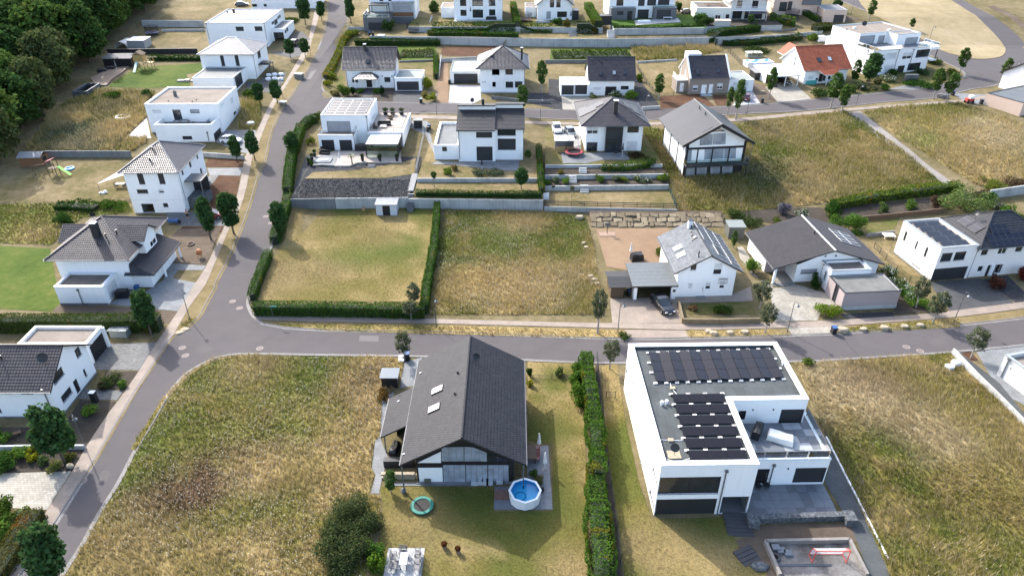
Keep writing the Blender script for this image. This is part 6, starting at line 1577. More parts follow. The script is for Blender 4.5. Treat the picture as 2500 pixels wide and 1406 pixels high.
 # ---------------------------------------------------------------- hedges and shrubs
def hedge(label,pts,w,hgt,col=(.040,.095,.020),leaf=.10,dens=70,name='hedge',cat='hedge',world=False,group=None,ragged=.12,sm=False,round_=.0,zf=None):
 P=list(pts) if world else [g2(p) for p in pts]
 if sm:P=smooth_line(P,3)
 zf=zf or hh
 C,Nn=[],[]
 for a,b in zip(P,P[1:]):
  a,b=np.array(a),np.array(b);L=np.linalg.norm(b-a)
  if L<.05:continue
  d=(b-a)/L;nrm=np.array([-d[1],d[0]])
  area=L*(w+2*hgt);n=max(20,int(area*dens))
  s=rng.uniform(-.01,1.01,n)*L;u=rng.uniform(0,w+2*hgt,n)
  off=np.where(u<hgt,-w/2,np.where(u>hgt+w,w/2,u-hgt-w/2))
  z=np.where(u<hgt,u,np.where(u>hgt+w,u-hgt-w,hgt))
  wob=((fbm(a[0]+s*.9+31,z*1.1+a[1],3)-.5)*2+(vnoise(a[0]+s*.33,a[1]+z*.4,5)-.5)*1.8)*ragged
  nx=np.where(u<hgt,-1.0,np.where(u>hgt+w,1.0,0.0));nz=np.where((u>=hgt)&(u<=hgt+w),1.0,0.0)
  off=off+nx*np.maximum(wob,-.12)+rng.normal(0,.04,n);z=z+nz*np.maximum(wob*1.6,-.2)+rng.normal(0,.04,n)
  if round_:off=off*(1-round_*(z/hgt)**2)
  xy=a[None]+d[None]*s[:,None]+nrm[None]*off[:,None]
  C.append(np.stack([xy[:,0],xy[:,1],z+[zf(x,y) for x,y in xy]],1));Nn.append(np.stack([nrm[0]*nx,nrm[1]*nx,nz+.25],1))
 C=np.concatenate(C);Nn=np.concatenate(Nn)
 k=fbm(C[:,0]*.7,C[:,1]*.7+C[:,2],8)
 col_=tint(col,len(C),.32)*(.75+.5*k)[:,None];kb=(fbm(C[:,0]*.5+7,C[:,1]*.5,15)>.70)[:,None];col_=np.where(kb,col_*np.array([1.9,1.0,.9]),col_)
 v,vc=leaf_quads(C,Nn*1.4,leaf,col_)
 t=thing(name,label,cat,(P[0][0],P[0][1],zf(*P[0])),0,group)
 v=v-np.array(t.location)
 link('foliage',np_mesh('foliage',v,4,LEAF,vc),t)
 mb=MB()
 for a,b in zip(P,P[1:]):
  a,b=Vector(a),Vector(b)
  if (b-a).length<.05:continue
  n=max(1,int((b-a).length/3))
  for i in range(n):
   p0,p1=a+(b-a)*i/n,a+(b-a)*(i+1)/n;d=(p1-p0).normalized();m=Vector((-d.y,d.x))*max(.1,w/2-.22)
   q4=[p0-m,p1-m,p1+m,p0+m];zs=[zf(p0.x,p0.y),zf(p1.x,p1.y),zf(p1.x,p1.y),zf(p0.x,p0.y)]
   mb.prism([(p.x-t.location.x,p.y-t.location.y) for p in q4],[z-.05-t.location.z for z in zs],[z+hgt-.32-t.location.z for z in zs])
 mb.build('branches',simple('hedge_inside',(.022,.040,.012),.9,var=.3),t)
 return t
def bush(label,p,w,hgt,col=(.045,.10,.022),leaf=.11,n=None,name='shrub',group='garden shrubs',world=False,cat='shrub',flower=None,d=None,thin=1.0):
 P=Vector((*p,hh(*p))) if world else G(p)
 n=n or int(150+160*w*hgt*2)
 n=int(n*thin)
 nl=9
 L=rng.normal(size=(nl,3))*np.array([w*.22,(d or w)*.22,hgt*.16]);L[:,2]+=hgt*.5
 k=rng.integers(0,nl,n);dd=rng.normal(size=(n,3));dd/=np.linalg.norm(dd,axis=1,keepdims=True)
 c=L[k]+dd*np.array([w*.27,(d or w)*.27,hgt*.34])*rng.uniform(.5,1.05,(n,1));c[:,2]=np.clip(c[:,2],.03,hgt*1.08)
 col_=tint(col,n,.35)
 if flower:
  f=(rng.random(n)<.22)&(c[:,2]>hgt*.45);col_[f]=np.array(flower)
 v,vc=leaf_quads(c,dd+np.array([0,0,.4]),leaf,col_)
 t=thing(name,label,cat,P,0,group)
 link('foliage',np_mesh('foliage',v,4,LEAF,vc),t)
 mb=MB()
 for i in range(5):
  a=i*1.26;mb.tube([(0,0,-.03),(math.cos(a)*w*.12,math.sin(a)*w*.12,hgt*.45)],[.03,.012],5)
 mb.build('stem',BARK,t)
 return t
DKG,MDG,LTG,YLG=(.048,.112,.024),(.072,.155,.028),(.115,.21,.038),(.21,.25,.035)
_br=lambda c:tuple(x*1.35 for x in c)
hedge('clipped hedge along the street side of the mown lawn',F(18,(-70,1262),(700,1268),(1745,1290)),1.3,1.75,MDG,.10,75)
hedge('narrow clipped hedge between the mown lawn and the wild meadow',F(18,(1880,130),(1850,560),(1770,1000),(1740,1260)),1.1,1.6,MDG,.10,75)
hedge('low leafy hedge on the road side of the lawn near the junction',F(6,(60,1350),(130,1150),(205,975)),1.1,1.3,MDG,.10,70)
hedge('upper road-side hedge of the lawn, under the round dark tree',F(6,(250,870),(300,740),(350,600),(370,500)),1.4,1.7,MDG,.10,60)
hedge('tall leafy hedge along the curved road beside the gravel slope',F(6,(365,450),(375,330),(400,150))+F(2,(440,1260),(480,1130)),1.6,1.9,MDG,.11,60,zf=h0)
hedge('hedge piece beside the upper street below the solar cube',F(2,(500,1120),(560,1060),(615,1055)),1.5,1.7,DKG,.11,60,zf=h0)
hedge('long dense thuja hedge above the brown-tiled house',F(9,(-160,375),(420,372),(930,375),(1120,368),(1390,362)),1.7,2.1,(.062,.105,.025),.09,90,ragged=.1)
hedge('red-tinged hedge beside the pavement at the bottom left',F(10,(330,900),(150,1180),(-80,1540)),1.9,1.4,(.115,.115,.03),.08,90,round_=.15)
hedge('tall bright thuja hedge right of the timber house',F(11,(2010,300),(2020,480),(2060,700),(2085,900),(2100,1100),(2112,1250)),1.35,2.5,(.080,.17,.028),.10,95,ragged=.42)
hedge('lower end of the thuja hedge with browned twigs, bottom centre',F(12,(2280,560),(2300,800),(2310,1000),(2330,1250),(2350,1600)),1.7,2.2,(.080,.165,.028),.10,95,ragged=.45)
hedge('low dark hedge on top of the concrete wall below the split-roof house',F(6,(1460,450),(2240,462))+F(7,(430,462)),1.0,1.0,DKG,.10,70)
hedge('slim hedge between split-roof garden and terraced garden',F(7,(405,60),(415,250),(432,430)),.9,1.2,MDG,.10,70,zf=lambda x,y:2.2 if y<119.6 else 2.9)
hedge('yellow-green hedge curving along the road by the shiny-tiled house',F(2,(900,300),(840,370),(800,480),(740,600),(690,680)),1.5,1.2,YLG,.16,32)
hedge('dark hedge behind the shiny-tiled house',F(2,(945,385),(1300,388),(1670,388)),1.8,1.5,(.055,.12,.028),.17,30,zf=h0)
hedge('upper clipped hedge in front of the villa terrace',F(21,(1050,375),(1600,380),(2150,378)),1.4,1.3,MDG,.18,28)
hedge('lower shrubby hedge on the villa retaining wall',F(21,(1000,470),(1600,475),(2190,495)),1.4,1.2,MDG,.18,28,ragged=.3)
hedge('hedge between the villa and the steep gable house',F(3,(185,70),(200,150),(225,250)),1.7,1.9,LTG,.18,28)
hedge('bright hedge between the steep gable house and the grey-white house',F(3,(825,80),(870,160),(915,235)),2.2,2.0,LTG,.18,28)
hedge('rounded mixed hedge above the steps at the top row',F(3,(730,272),(830,275),(915,265)),2.2,1.6,(.06,.09,.02),.18,28,ragged=.3)
hedge('low light hedge before the colourful garden toys',F(3,(250,265),(400,268),(520,262)),1.4,.9,LTG,.18,28)
hedge('low edging hedge along the turf terrace',F(3,(1045,258),(1400,245),(1815,225)),.8,.6,DKG,.16,30)
hedge('dark clipped hedge above the upper concrete wall',F(22,(490,500),(800,460),(1140,420)),2.0,1.9,DKG,.18,30)
hedge('leafy hedge beside the carved balcony garden',F(22,(1290,260),(1420,310),(1620,355)),2.4,1.9,LTG,.19,26,ragged=.3)
hedge('hedge on the pink house garage ramp',F(22,(1710,190),(1830,240),(1940,300)),1.6,1.4,MDG,.18,26)
hedge('hedge left of the apartment house roof',F(22,(1880,410),(2000,400),(2100,385)),2.6,1.5,(.07,.10,.02),.19,24)
hedge('row of dark shrubs at the foot of the upper concrete wall',F(22,(670,600),(1000,600),(1350,560),(1700,520)),2.0,1.3,(.05,.11,.028),.19,24,ragged=.35,zf=h0)
hedge('yellow-green hedge on the slope below the sloping meadow',F(8,(720,500),(1000,445),(1300,405),(1690,355)),1.6,1.5,(.14,.22,.035),.14,40,ragged=.2)
hedge('rough green strip on the play lawn edge',F(5,(490,560),(640,555),(830,575)),2.2,1.0,DKG,.14,40,ragged=.3)
hedge('dark hedge before the pale grey garden wall',F(1,(1290,520),(1500,520),(1740,520)),1.6,1.1,DKG,.18,26,ragged=.3)
hedge('ivy-like shrubs along the planted terrace of the terraced garden',F(20,(980,440),(1300,440),(1660,400)),1.1,1.0,(.10,.19,.028),.13,40,ragged=.3)
hedge('slim vertical hedge beside the shiny-tiled house lawn',F(21,(1110,1050),(1110,900),(1108,790)),1.2,1.6,MDG,.17,30)
hedge('dark ivy bank below the upper dark hedge',F(2,(1330,470),(1480,468),(1620,465)),7.5,.45,(.07,.11,.022),.2,14,ragged=.5,name='ivy_bank',cat='ground cover',zf=h0)
hedge('dark ivy bank above the twin garages',F(3,(520,480),(850,475),(1180,468)),7.0,.45,(.06,.105,.022),.2,14,ragged=.5,name='ivy_bank',cat='ground cover',zf=h0)
# single shrubs
SH=[('green shrub beside the front path of the gable house',(9,770,1110),2.0,1.4,LTG),('small light shrub in the upper front bed of the gable house',(9,1050,865),1.2,.8,LTG),('mixed shrub left in the upper front bed',(9,950,840),2.6,.9,(.06,.09,.03)),('dark low shrub at the house side of the upper bed',(9,880,870),1.2,.7,(.07,.06,.035)),('dark shrub at the left end of the lower bed',(10,60,470),2.2,1.2,DKG),('golden round shrub in the lower bed',(10,290,410),1.1,1.0,(.22,.24,.02)),('light green shrub below the low concrete wall',(10,180,380),1.7,1.3,LTG),('grassy tuft shrub next to the street tree trunk',(10,490,490),1.6,.9,(.13,.16,.05)),('dark shrub at the left edge of the planted bed',(10,30,400),1.5,1.1,MDG),('olive shrub right of the street tree trunk',(10,610,400),1.3,.8,(.10,.11,.03)),('feathery shrub between golden and tuft shrubs',(10,380,430),1.3,.9,(.08,.13,.05)),('round red-green tree-like shrub at the bottom left driveway',(10,70,900),2.4,2.0,(.07,.12,.02)),('pale flowering shrub beside the red-tinged hedge',(10,215,890),1.3,1.0,(.14,.20,.06)),('light shrub left of the red-tinged hedge',(10,20,1060),2.2,1.6,LTG),('green shrub on the left garden wall',(10,20,230),1.8,1.2,MDG),('yellow-tipped shrub on the soil mound',(10,300,330),1.2,.9,(.13,.16,.03)),('yellow bamboo-like shrub right of the double garage',(21,1010,1180),2.6,3.0,YLG),('dry pampas shrub beside the bin of the shiny-tiled house',(21,950,1290),2.0,1.4,(.20,.18,.07)),('yellow shrub at the shrub row end by the street',(21,1060,1330),1.8,1.6,YLG),('leafy shrub at the road corner bed',(2,850,830),3.0,2.8,(.09,.15,.03)),('round shrub at the curve of the road corner',(2,725,680),2.4,1.5,(.12,.17,.025)),('dry ornamental grass at the corner bed',(2,770,820),2.0,1.1,(.18,.17,.08)),('yellow low shrub on the kerb of the corner',(2,700,735),2.0,1.2,(.17,.20,.02)),('cone-shaped conifer left of the porch path',(2,925,820),1.3,2.0,(.020,.055,.018)),('cone-shaped conifer right of the porch path',(2,1172,815),1.2,2.0,(.020,.055,.018)),('low green shrub beside the left cone conifer',(2,985,795),1.6,.9,MDG),('low green shrub beside the porch steps',(2,1130,795),1.6,.9,MDG),('flowering shrub before the twin-garage house door',(3,1055,840),3.0,2.0,(.08,.13,.04)),('leafy shrub right of the twin-garage house door',(3,1200,850),3.2,1.6,LTG),('small shrub by the twin-garage house corner',(3,870,850),1.6,1.1,(.13,.16,.07)),('round shrub beside the gravel bed fence',(3,1260,700),2.0,1.8,(.11,.17,.03)),('shrub by the red-roofed house path',(4,690,820),4.0,1.6,(.05,.09,.03)),('clipped low hedge block before the apartment house',(4,1550,735),7.0,1.2,(.035,.085,.02)),('round shrub at the apartment house drive',(4,1265,775),1.8,1.5,LTG),('pale flowering shrub before the apartment house',(4,1300,700),3.0,1.6,(.16,.20,.10)),('spreading shrub left of the apartment house tree',(4,1080,770),3.5,1.7,(.07,.10,.05)),('brownish shrub by the apartment house entrance',(4,1180,720),3.0,1.6,(.10,.11,.05)),('green shrub behind the apartment house bins',(4,1590,640),2.6,1.6,(.06,.11,.05)),('yellow-green shrub at the junction corner bed',(4,1830,640),3.0,1.4,(.10,.14,.03)),('dark shrub at the apartment house foot',(4,1330,640),3.0,1.4,DKG),('shrub bordering the junction bed',(4,1680,545),4.5,1.4,(.07,.11,.03)),('dark shrub below the red-roofed house windows',(4,840,745),3.0,1.6,DKG),('round shrub at the end of the villa street bed',(4,960,790),3.0,1.5,(.06,.11,.03)),('big round shrub in the garden behind the bungalow',(8,850,660),4.2,3.0,MDG),('willow-like pale bush beside the footpath',(8,1740,510),7.0,3.2,(.12,.18,.06)),('lavender-blue bush on the slope above the bungalow',(8,350,540),2.4,2.0,(.15,.15,.20)),('white flowering bush above the bungalow roof',(8,475,575),2.2,1.6,(.10,.14,.06)),('green clipped ball shrub at the bungalow porch corner',(8,120,990),2.2,2.2,LTG),('dark conifer shrub before the bungalow window',(8,592,1100),1.6,2.0,(.025,.065,.015)),('bright spreading shrub before the beige garage',(8,715,1335),3.6,1.4,(.12,.19,.02)),('white flowering shrub left of the cream house',(8,1160,1020),2.2,1.7,(.07,.12,.03)),('white-blossomed shrub at the cream house fence',(8,1225,1110),2.4,1.7,(.07,.12,.03)),('dense green shrub below the white-blossomed shrubs',(8,1290,1180),3.2,1.7,MDG),('trailing green shrub at the lower end of the shrub bed',(8,1370,1240),2.6,1.1,LTG),('red-leaved shrub at the cream house door',(8,1945,1090),2.4,1.8,(.10,.045,.035)),('red maple shrub at the right edge by the cream house',(8,2165,1030),2.0,2.2,(.16,.03,.025)),('spruce-like shrub by the footpath wall',(8,1905,470),2.6,2.2,(.04,.10,.03)),('purple-brown shrub by the footpath wall',(8,1850,430),2.8,1.7,(.07,.045,.045)),('light shrub at the top of the footpath wall',(8,1950,345),3.2,1.6,(.11,.15,.03)),('leafy shrub beside the right garden wall',(8,2050,560),2.6,2.2,MDG),('pale flowering shrub by the footpath',(8,1975,505),2.0,1.5,(.14,.17,.10)),('shrub at the right edge beyond the dry garden',(8,2140,620),2.8,2.2,(.05,.09,.025)),('dark shrub above the pale right wall',(8,2130,325),5.0,1.4,(.08,.06,.04)),('small green shrub in the planted strip, left',(8,1100,520),2.0,1.5,(.09,.14,.05)),('small green shrub in the planted strip, right',(8,1310,500),2.2,1.7,(.08,.14,.03)),('bare brown shrub at the planted strip end',(8,1520,490),1.8,1.9,(.09,.06,.045)),('dark shrub below the sloping meadow left',(8,720,560),3.2,2.4,(.03,.075,.016)),('round shrub beside the grey metal shed',(16,1440,110),2.4,1.6,(.06,.10,.03)),('ground-covering shrub left of the bungalow roof',(8,80,620),4.0,1.2,(.05,.085,.03)),('low shrub among the slope ladders',(8,300,610),2.0,.9,(.09,.12,.03)),('tall shrub in the dog-leg bed by the gable house',(16,790,440),2.0,1.0,(.10,.13,.03)),('shrub on the raised front lawn bed',(16,1345,975),2.2,1.2,(.05,.09,.02)),('dry shrub pile in the raised front bed',(16,1075,950),1.1,.9,(.16,.10,.06)),('bush on the verge in front of the beige driveway',(16,460,1195),1.3,.7,(.06,.10,.03)),('bushy trio of small trees against the thuja hedge',(11,1960,590),2.2,2.6,(.07,.14,.02)),('round crown leaning from the thuja hedge',(11,1940,460),2.0,2.2,(.055,.12,.02)),('light crown at the thuja hedge top',(11,1950,380),1.8,2.0,(.06,.13,.02)),('single bush on the dry strip by the timber house',(11,1795,370),1.3,1.0,(.07,.11,.03)),('cone conifer in a pot at the timber house corner',(11,1580,375),.7,1.3,(.035,.07,.016)),('yellow potted plant at the timber house corner',(11,1580,450),.8,.9,(.19,.20,.02)),('rust-brown shrub beside the bin shelter',(11,450,540),1.6,1.0,(.13,.085,.03)),('dark bush at the small garden entrance',(12,420,1230),2.0,1.8,MDG),('light shrub beside the slab seating area',(12,410,1360),1.8,1.5,(.08,.15,.02)),('grassy potted plant behind the pool',(12,1770,560),.8,1.1,(.07,.13,.03)),('dry potted grass beside the pool',(12,1815,605),.9,.9,(.14,.14,.06)),('green shrub beside the grey garage storey',(2,1225,270),2.8,3.0,(.05,.10,.03)),('conifer-like shrub on the garden slope beside pale deck',(6,570,195),.9,1.1,(.05,.09,.02)),('grass clump in the pale gravel',(6,565,90) if False else (2,565,1235),1.8,1.2,(.12,.15,.03)),('light shrub on the split-roof terrace edge',(6,1735,265),1.7,1.2,(.12,.19,.03)),('dry shrub on the split-roof terrace edge',(6,1790,220),1.4,1.0,(.20,.16,.07)),('bristly shrub row left on the split-roof terrace wall',(6,1980,268),3.0,.8,(.10,.13,.08)),('bristly shrub row right on the split-roof terrace wall',(6,2140,262),3.0,.8,(.10,.13,.08)),('dark red shrub at the hipped house corner',(20,1500,260),3.4,1.0,(.05,.04,.025)),('leafy shrub at the right end of the terraced garden',(20,1700,400),2.0,1.5,(.05,.10,.03)),('white flowering shrub in the left planted bed',(20,330,620),1.3,1.0,(.08,.12,.04)),('green shrub in the left planted bed',(20,470,630),1.4,.9,LTG),('dark shrub at the left end of the planted bed',(20,200,640),1.5,.9,MDG),('white flowering shrub mid planted bed',(20,1200,590),1.5,1.1,(.09,.14,.04)),('white flowering shrub right planted bed',(20,1490,590),1.5,1.1,(.09,.14,.04)),('green shrub mid planted bed',(20,960,600),1.8,1.1,(.08,.14,.03)),('grassy shrub in planted bed centre',(20,1310,610),1.4,.8,(.15,.20,.04)),('leafy shrub at the far right of the planted bed',(20,1850,590),2.4,1.3,(.11,.17,.03)),('low dark shrubs between flowering shrubs',(20,1640,600),2.0,.8,(.05,.09,.03)),('orange-tipped dry shrub on the upper planted strip',(20,430,490),1.4,.7,(.15,.13,.04)),('dark shrub by the gabled top house',(3,570,215),2.6,2.0,DKG),('autumn-coloured shrub by the gabled top house',(3,645,240),2.4,2.4,(.12,.11,.03)),('dark shrub at the corner above the stepped wall',(22,460,330),3.6,2.4,(.04,.08,.025)),('large shrub behind the cream garage hedge',(22,370,300),3.4,2.6,MDG),('tall thin hedge bush at the grey-white house side',(22,90,150),2.4,2.6,DKG),('broad shrub on the garden boundary below the villa left',(21,1070,170),2.6,2.0,(.06,.11,.04)),('light shrub beside upper corner wall',(22,1860,540),3.4,2.0,(.10,.17,.03)),('dark creeping shrub below the upper corner wall',(22,1150,680),9.0,1.2,(.045,.075,.025)),('weed bush at the meadow edge below the junction right',(15,255,670),1.3,.9,(.10,.15,.03)),('shrub cluster before the white terrace house garden',(1,1000,840),4.0,1.4,(.05,.10,.02)),('small shrub at the left of the white terrace house',(1,1275,830),2.4,1.6,(.04,.09,.02)),('green shrub by the pavement left of street tree pair',(2,30,830),3.4,1.4,(.05,.10,.02)),('bush on the weedy slope beside the hipped house',(5,555,690),2.8,1.7,(.035,.085,.02)),('creeper below the tall hipped house',(5,960,560),4.6,1.0,(.05,.11,.02)),('yellow-green bush at the top road corner',(2,905,310),4.0,1.4,(.13,.17,.03)),('hedge stub beside the parked dark car',(2,400,190),5.0,1.3,(.05,.10,.02)),('palm-like potted plant on the balcony corner',(2,618,1035),1.5,1.8,(.12,.17,.05)),]
for l_,p_,w_,h_,c_ in SH:
 far=G(p_).y
 fl=(.75,.75,.70) if 'flowering' in l_ or 'blossom' in l_ else None
 bush(l_,p_,w_,h_,_br(c_),leaf=.10 if far<95 else (.13 if far<140 else.19),thin=1.0 if far<95 else (.7 if far<140 else.45),flower=fl)
for k,(p_,w_,h_) in enumerate((((12,200,900),3.6,2.4),((12,330,1000),3.2,2.0),((12,120,1120),4.2,2.3),((12,300,1200),3.4,2.0),((12,90,1330),4.0,2.0))):
 bush(['upper bramble thicket at the meadow edge left of the trampoline','bramble thicket below the garden entrance path','wide bramble thicket in the lower meadow corner','bramble thicket beside the slab seating area','lowest bramble thicket at the bottom edge'][k],p_,w_,h_,(.085,.12,.05),.08,int(1300*w_),'bramble_thicket','bramble thickets',cat='thicket')
 # loose slate chips on the gravel slope
n_=7000;cx=rng.uniform(-38,-18.3,n_);cy=112.2+8.2*rng.random(n_);cc=np.stack([cx,cy,np.full(n_,2.38)+rng.uniform(0,.05,n_)],1)
v_,vc_=leaf_quads(cc,np.tile([0,0,2.2],(n_,1)),.10,np.repeat(rng.uniform(.02,.17,(n_,1)),3,1)*np.array([.95,1,1.06]))
tag(link('slate_chips',np_mesh('slate_chips',v_,4,attr_mat('chip',.0),vc_)),'dark slate chips covering the slope below the pergola house','gravel',kind='stuff')
# ---------------------------------------------------------------- meadows
STRAW,OLIVE,GRASS,BROWN,PALE=np.array([.66,.50,.22]),np.array([.34,.29,.08]),np.array([.185,.215,.045]),np.array([.18,.115,.066]),np.array([.74,.60,.36])
def meadow(label,px,dens,hgt,weights,seed,flowers=0.,blobs=(),lean=.35,cell=1.5,fcol=(.80,.79,.72),bw=.03,straws=1.0):
 global rng
 rng=np.random.default_rng(seed)
 P=ccw([g2(p) for p in px])
 def colour(x,y):
  n1=fbm(x*.075,y*.075,seed,4);n2=fbm(x*.4,y*.4,seed+5,3)
  k=np.clip((n1*.65+n2*.35-.5)*3.8+.5,0,1)
  k=np.clip(k+weights,0,1)[...,None]
  c=np.where(k<.5,GRASS+(OLIVE-GRASS)*(k*2),OLIVE+(STRAW-OLIVE)*(k*2-1))
  for (bx,by,br,bc,bs) in blobs:
   d=np.sqrt((x-bx)**2+(y-by)**2)/br+(n2-.5)*1.2
   w=(np.clip(1.25-d,0,1)*bs)[...,None];c=c*(1-w)+np.array(bc)*w
  return c
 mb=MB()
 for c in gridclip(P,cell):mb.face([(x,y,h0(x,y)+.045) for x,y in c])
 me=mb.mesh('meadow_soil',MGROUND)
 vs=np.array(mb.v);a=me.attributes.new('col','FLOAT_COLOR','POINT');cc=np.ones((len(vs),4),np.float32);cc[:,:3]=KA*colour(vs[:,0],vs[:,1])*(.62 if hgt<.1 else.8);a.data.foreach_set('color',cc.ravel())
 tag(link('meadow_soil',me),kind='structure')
 xs=[p[0] for p in P];ys=[p[1] for p in P]
 A=(max(xs)-min(xs))*(max(ys)-min(ys));n=int(A*dens)
 x=rng.uniform(min(xs),max(xs),n);y=rng.uniform(min(ys),max(ys),n)
 ins=np.zeros(n,bool);j=len(P)-1
 for i in range(len(P)):
  xi,yi=P[i];xj,yj=P[j]
  ins^=((yi>y)!=(yj>y))&(x<(xj-xi)*(y-yi)/(yj-yi+1e-12)+xi);j=i
 x,y=x[ins],y[ins];n=len(x)
 z=np.array([h0(a_,b_) for a_,b_ in zip(x,y)])+.03
 col=colour(x,y)
 la=fbm(x*.12,y*.12,seed+9,2)*5.0+rng.normal(0,.8,n)
 lx,ly=np.cos(la),np.sin(la)
 dry=np.clip((col[:,0]-.15)/.25,0,1)
 hs=hgt*(.55+.9*fbm(x*.3,y*.3,seed+3))*(.8+.5*dry)
 V,C=[],[]
 for b in range(4):
  a_=rng.uniform(0,6.28,n);r0=rng.uniform(0,.16,n)
  bx,by=x+np.cos(a_)*r0,y+np.sin(a_)*r0
  h_=hs*rng.uniform(.6,1.25,n)
  tx=bx+lx*h_*lean*rng.uniform(.3,1.7,n)+rng.normal(0,.12,n)*h_;ty=by+ly*h_*lean*rng.uniform(.3,1.7,n)+rng.normal(0,.12,n)*h_
  w=bw*rng.uniform(.6,1.5,n);p=rng.uniform(0,6.28,n);wx,wy=np.cos(p)*w,np.sin(p)*w
  V.append(np.stack([np.stack([bx-wx,by-wy,z],1),np.stack([bx+wx,by+wy,z],1),np.stack([tx,ty,z+h_*np.where(rng.random(n)<.2,.6,1)],1)],1))
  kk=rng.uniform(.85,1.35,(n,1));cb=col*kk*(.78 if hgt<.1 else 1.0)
  pl=(rng.random(n)<.10*straws+.25*dry*straws)[:,None];cb=np.where(pl,PALE*rng.uniform(.7,1.1,(n,1)),cb)
  C.append(np.repeat(cb,3,0).reshape(n,3,3))
 V=np.concatenate(V).reshape(-1,3);C=np.clip(np.concatenate(C).reshape(-1,3),0,.85)
 if flowers:
  m=fbm(x*.18,y*.18,seed+20,3)+rng.normal(0,.05,n)>.56-.03*flowers
  m&=rng.random(n)<.17*flowers
  fx,fy,fz=x[m],y[m],z[m]+hs[m]*rng.uniform(.8,1.15,m.sum())
  s=rng.uniform(.03,.06,m.sum());o3=np.zeros((m.sum(),3,3))
  for q_ in range(3):
   aa=rng.uniform(0,6.28,m.sum()) if q_==0 else aa+2.09
   o3[:,q_,0]=fx+np.cos(aa)*s;o3[:,q_,1]=fy+np.sin(aa)*s;o3[:,q_,2]=fz+rng.normal(0,.012,m.sum())
  V=np.concatenate([V,o3.reshape(-1,3)]);C=np.concatenate([C,np.tile(np.array(fcol)*1.0,(len(o3)*3,1))])
 o=link('meadow_grass',np_mesh('meadow_grass',V,3,BLADE,C))
 return tag(o,label,'grass',kind='stuff')
def B_(p,r,c,s=1.0):
 g=g2(p);return (g[0],g[1],r,c,s)
M1=F(9,(2240,600),(2000,605),(1860,640),(1740,690),(1625,775),(1535,865),(1435,990),(1335,1170),(1185,1400))+F(10,(1030,630),(865,890),(735,1130),(565,1390),(420,1620))+F(12,(330,1600),(330,1150),(470,900),(440,720),(350,700),(400,540),(370,470),(400,250))+F(11,(405,850),(425,540),(520,480),(560,460),(590,280),(500,235),(0,228))
meadow('tall dry meadow with white flowers left of the timber house',M1,28,.38,-.05,21,1.6,[B_((505,1165),5.5,BROWN),B_((560,1140),4.5,BROWN),B_((400,1230),4.0,BROWN),B_((470,1210),3.5,BROWN),B_((650,1150),4.5,STRAW*.95),B_((300,1340),6,STRAW*.9,.8),B_((620,900),5,STRAW*.8,.7),B_((850,1150),4,STRAW*.95,.8),B_((560,1020),7,OLIVE,.6),B_((430,1050),6,GRASS*1.1,.7),B_((900,940),4,BROWN*1.5,.5)])
meadow('short mown grass of the large walled lawn',F(18,(300,100),(1890,125),(1740,1130),(-60,1110),(110,700),(250,450)),30,.07,-.02,41,0,[B_((18,1500,560),7,GRASS*1.15),B_((18,1250,640),6,GRASS*1.1),B_((18,950,640),5,GRASS*1.2,.9),B_((18,200,850),6,STRAW*.72),B_((18,650,880),6,STRAW*.7),B_((18,500,220),6,STRAW*.72),B_((18,900,200),5,STRAW*.75),B_((18,1250,420),4,STRAW*.68,.8),B_((18,900,400),7,OLIVE*.95),B_((18,1300,900),6,OLIVE,.8),B_((18,900,130),4,GRASS*1.2),B_((18,1700,130),4,GRASS*1.2),B_((18,700,1050),6,OLIVE,.8)],bw=.02,straws=.5,lean=.8)
meadow('short dry grass of the garden around the timber house',F(12,(450,640),(1440,640),(1430,850),(1930,850),(1930,280),(1720,240),(1720,0))+F(11,(1560,260),(1960,270),(1990,400),(2010,900))+F(12,(2230,700),(2230,1600),(330,1600),(480,900)),28,.07,.10,42,0,[B_((12,1200,760),5,GRASS),B_((12,1750,880),3,GRASS),B_((12,1130,1180),2.0,STRAW*1.05),B_((12,1380,1210),1.0,STRAW*1.05),B_((12,2050,1250),4,OLIVE,.8),B_((11,1750,420),3,GRASS*1.1,.8),B_((11,1680,830),3,GRASS,.9),B_((12,800,950),4,STRAW*.75,.7),B_((12,2130,1400),3,STRAW*.8)],bw=.02,straws=.6,lean=.8)
meadow('patchy side lawn of the white L-shaped house',F(13,(60,300),(180,280),(240,700),(350,1200))+F(14,(490,915),(1140,900),(1250,1190),(1300,1330),(1480,1340),(1480,1600),(260,1600),(200,1000),(105,300)),28,.07,.02,43,0,[B_((14,850,1000),4,GRASS*1.1),B_((14,250,700),2.5,GRASS*1.1),B_((14,150,250),2,GRASS*1.1),B_((14,650,1250),4,STRAW*.9),B_((14,1050,1320),3,STRAW),B_((14,350,900),2,OLIVE),B_((14,400,1150),3,STRAW*.75)],bw=.02,straws=.5,lean=.8)
meadow('weedy green slope between the play lawn and the hipped house',F(5,(-100,530),(480,515),(1080,495),(1140,590),(700,640),(440,870),(0,860),(-100,850)),14,.35,-.8,44,0,[B_((5,250,800),6,OLIVE*1.1),B_((5,330,780),3,STRAW*.7,.7)],bw=.06)
M2=[(1088,514),(1330,520),(1430,530),(1448,590),(1462,690),(1478,752),(1470,768),(1300,768),(1052,768),(1062,660),(1072,590)]
meadow('wild meadow with white flowers between lawn hedge and gravel yard',M2,28,.45,-.05,22,2.2,[B_((1200,600),6.5,GRASS*1.25),B_((1240,570),5,GRASS*1.3),B_((1300,700),7,STRAW),B_((1150,690),6,STRAW),B_((1400,620),4,GRASS*1.1,.8),B_((1280,540),5,STRAW*.9,.8),B_((1420,720),3,OLIVE)])
M3=F(15,(130,655),(560,640),(1000,612),(1480,575),(1560,680),(1900,965),(2150,1240))+[(2560,1100),(2560,1450),(2190,1450),(2165,1385),(2085,1205),(2020,1065),(1980,990),(1950,900)]
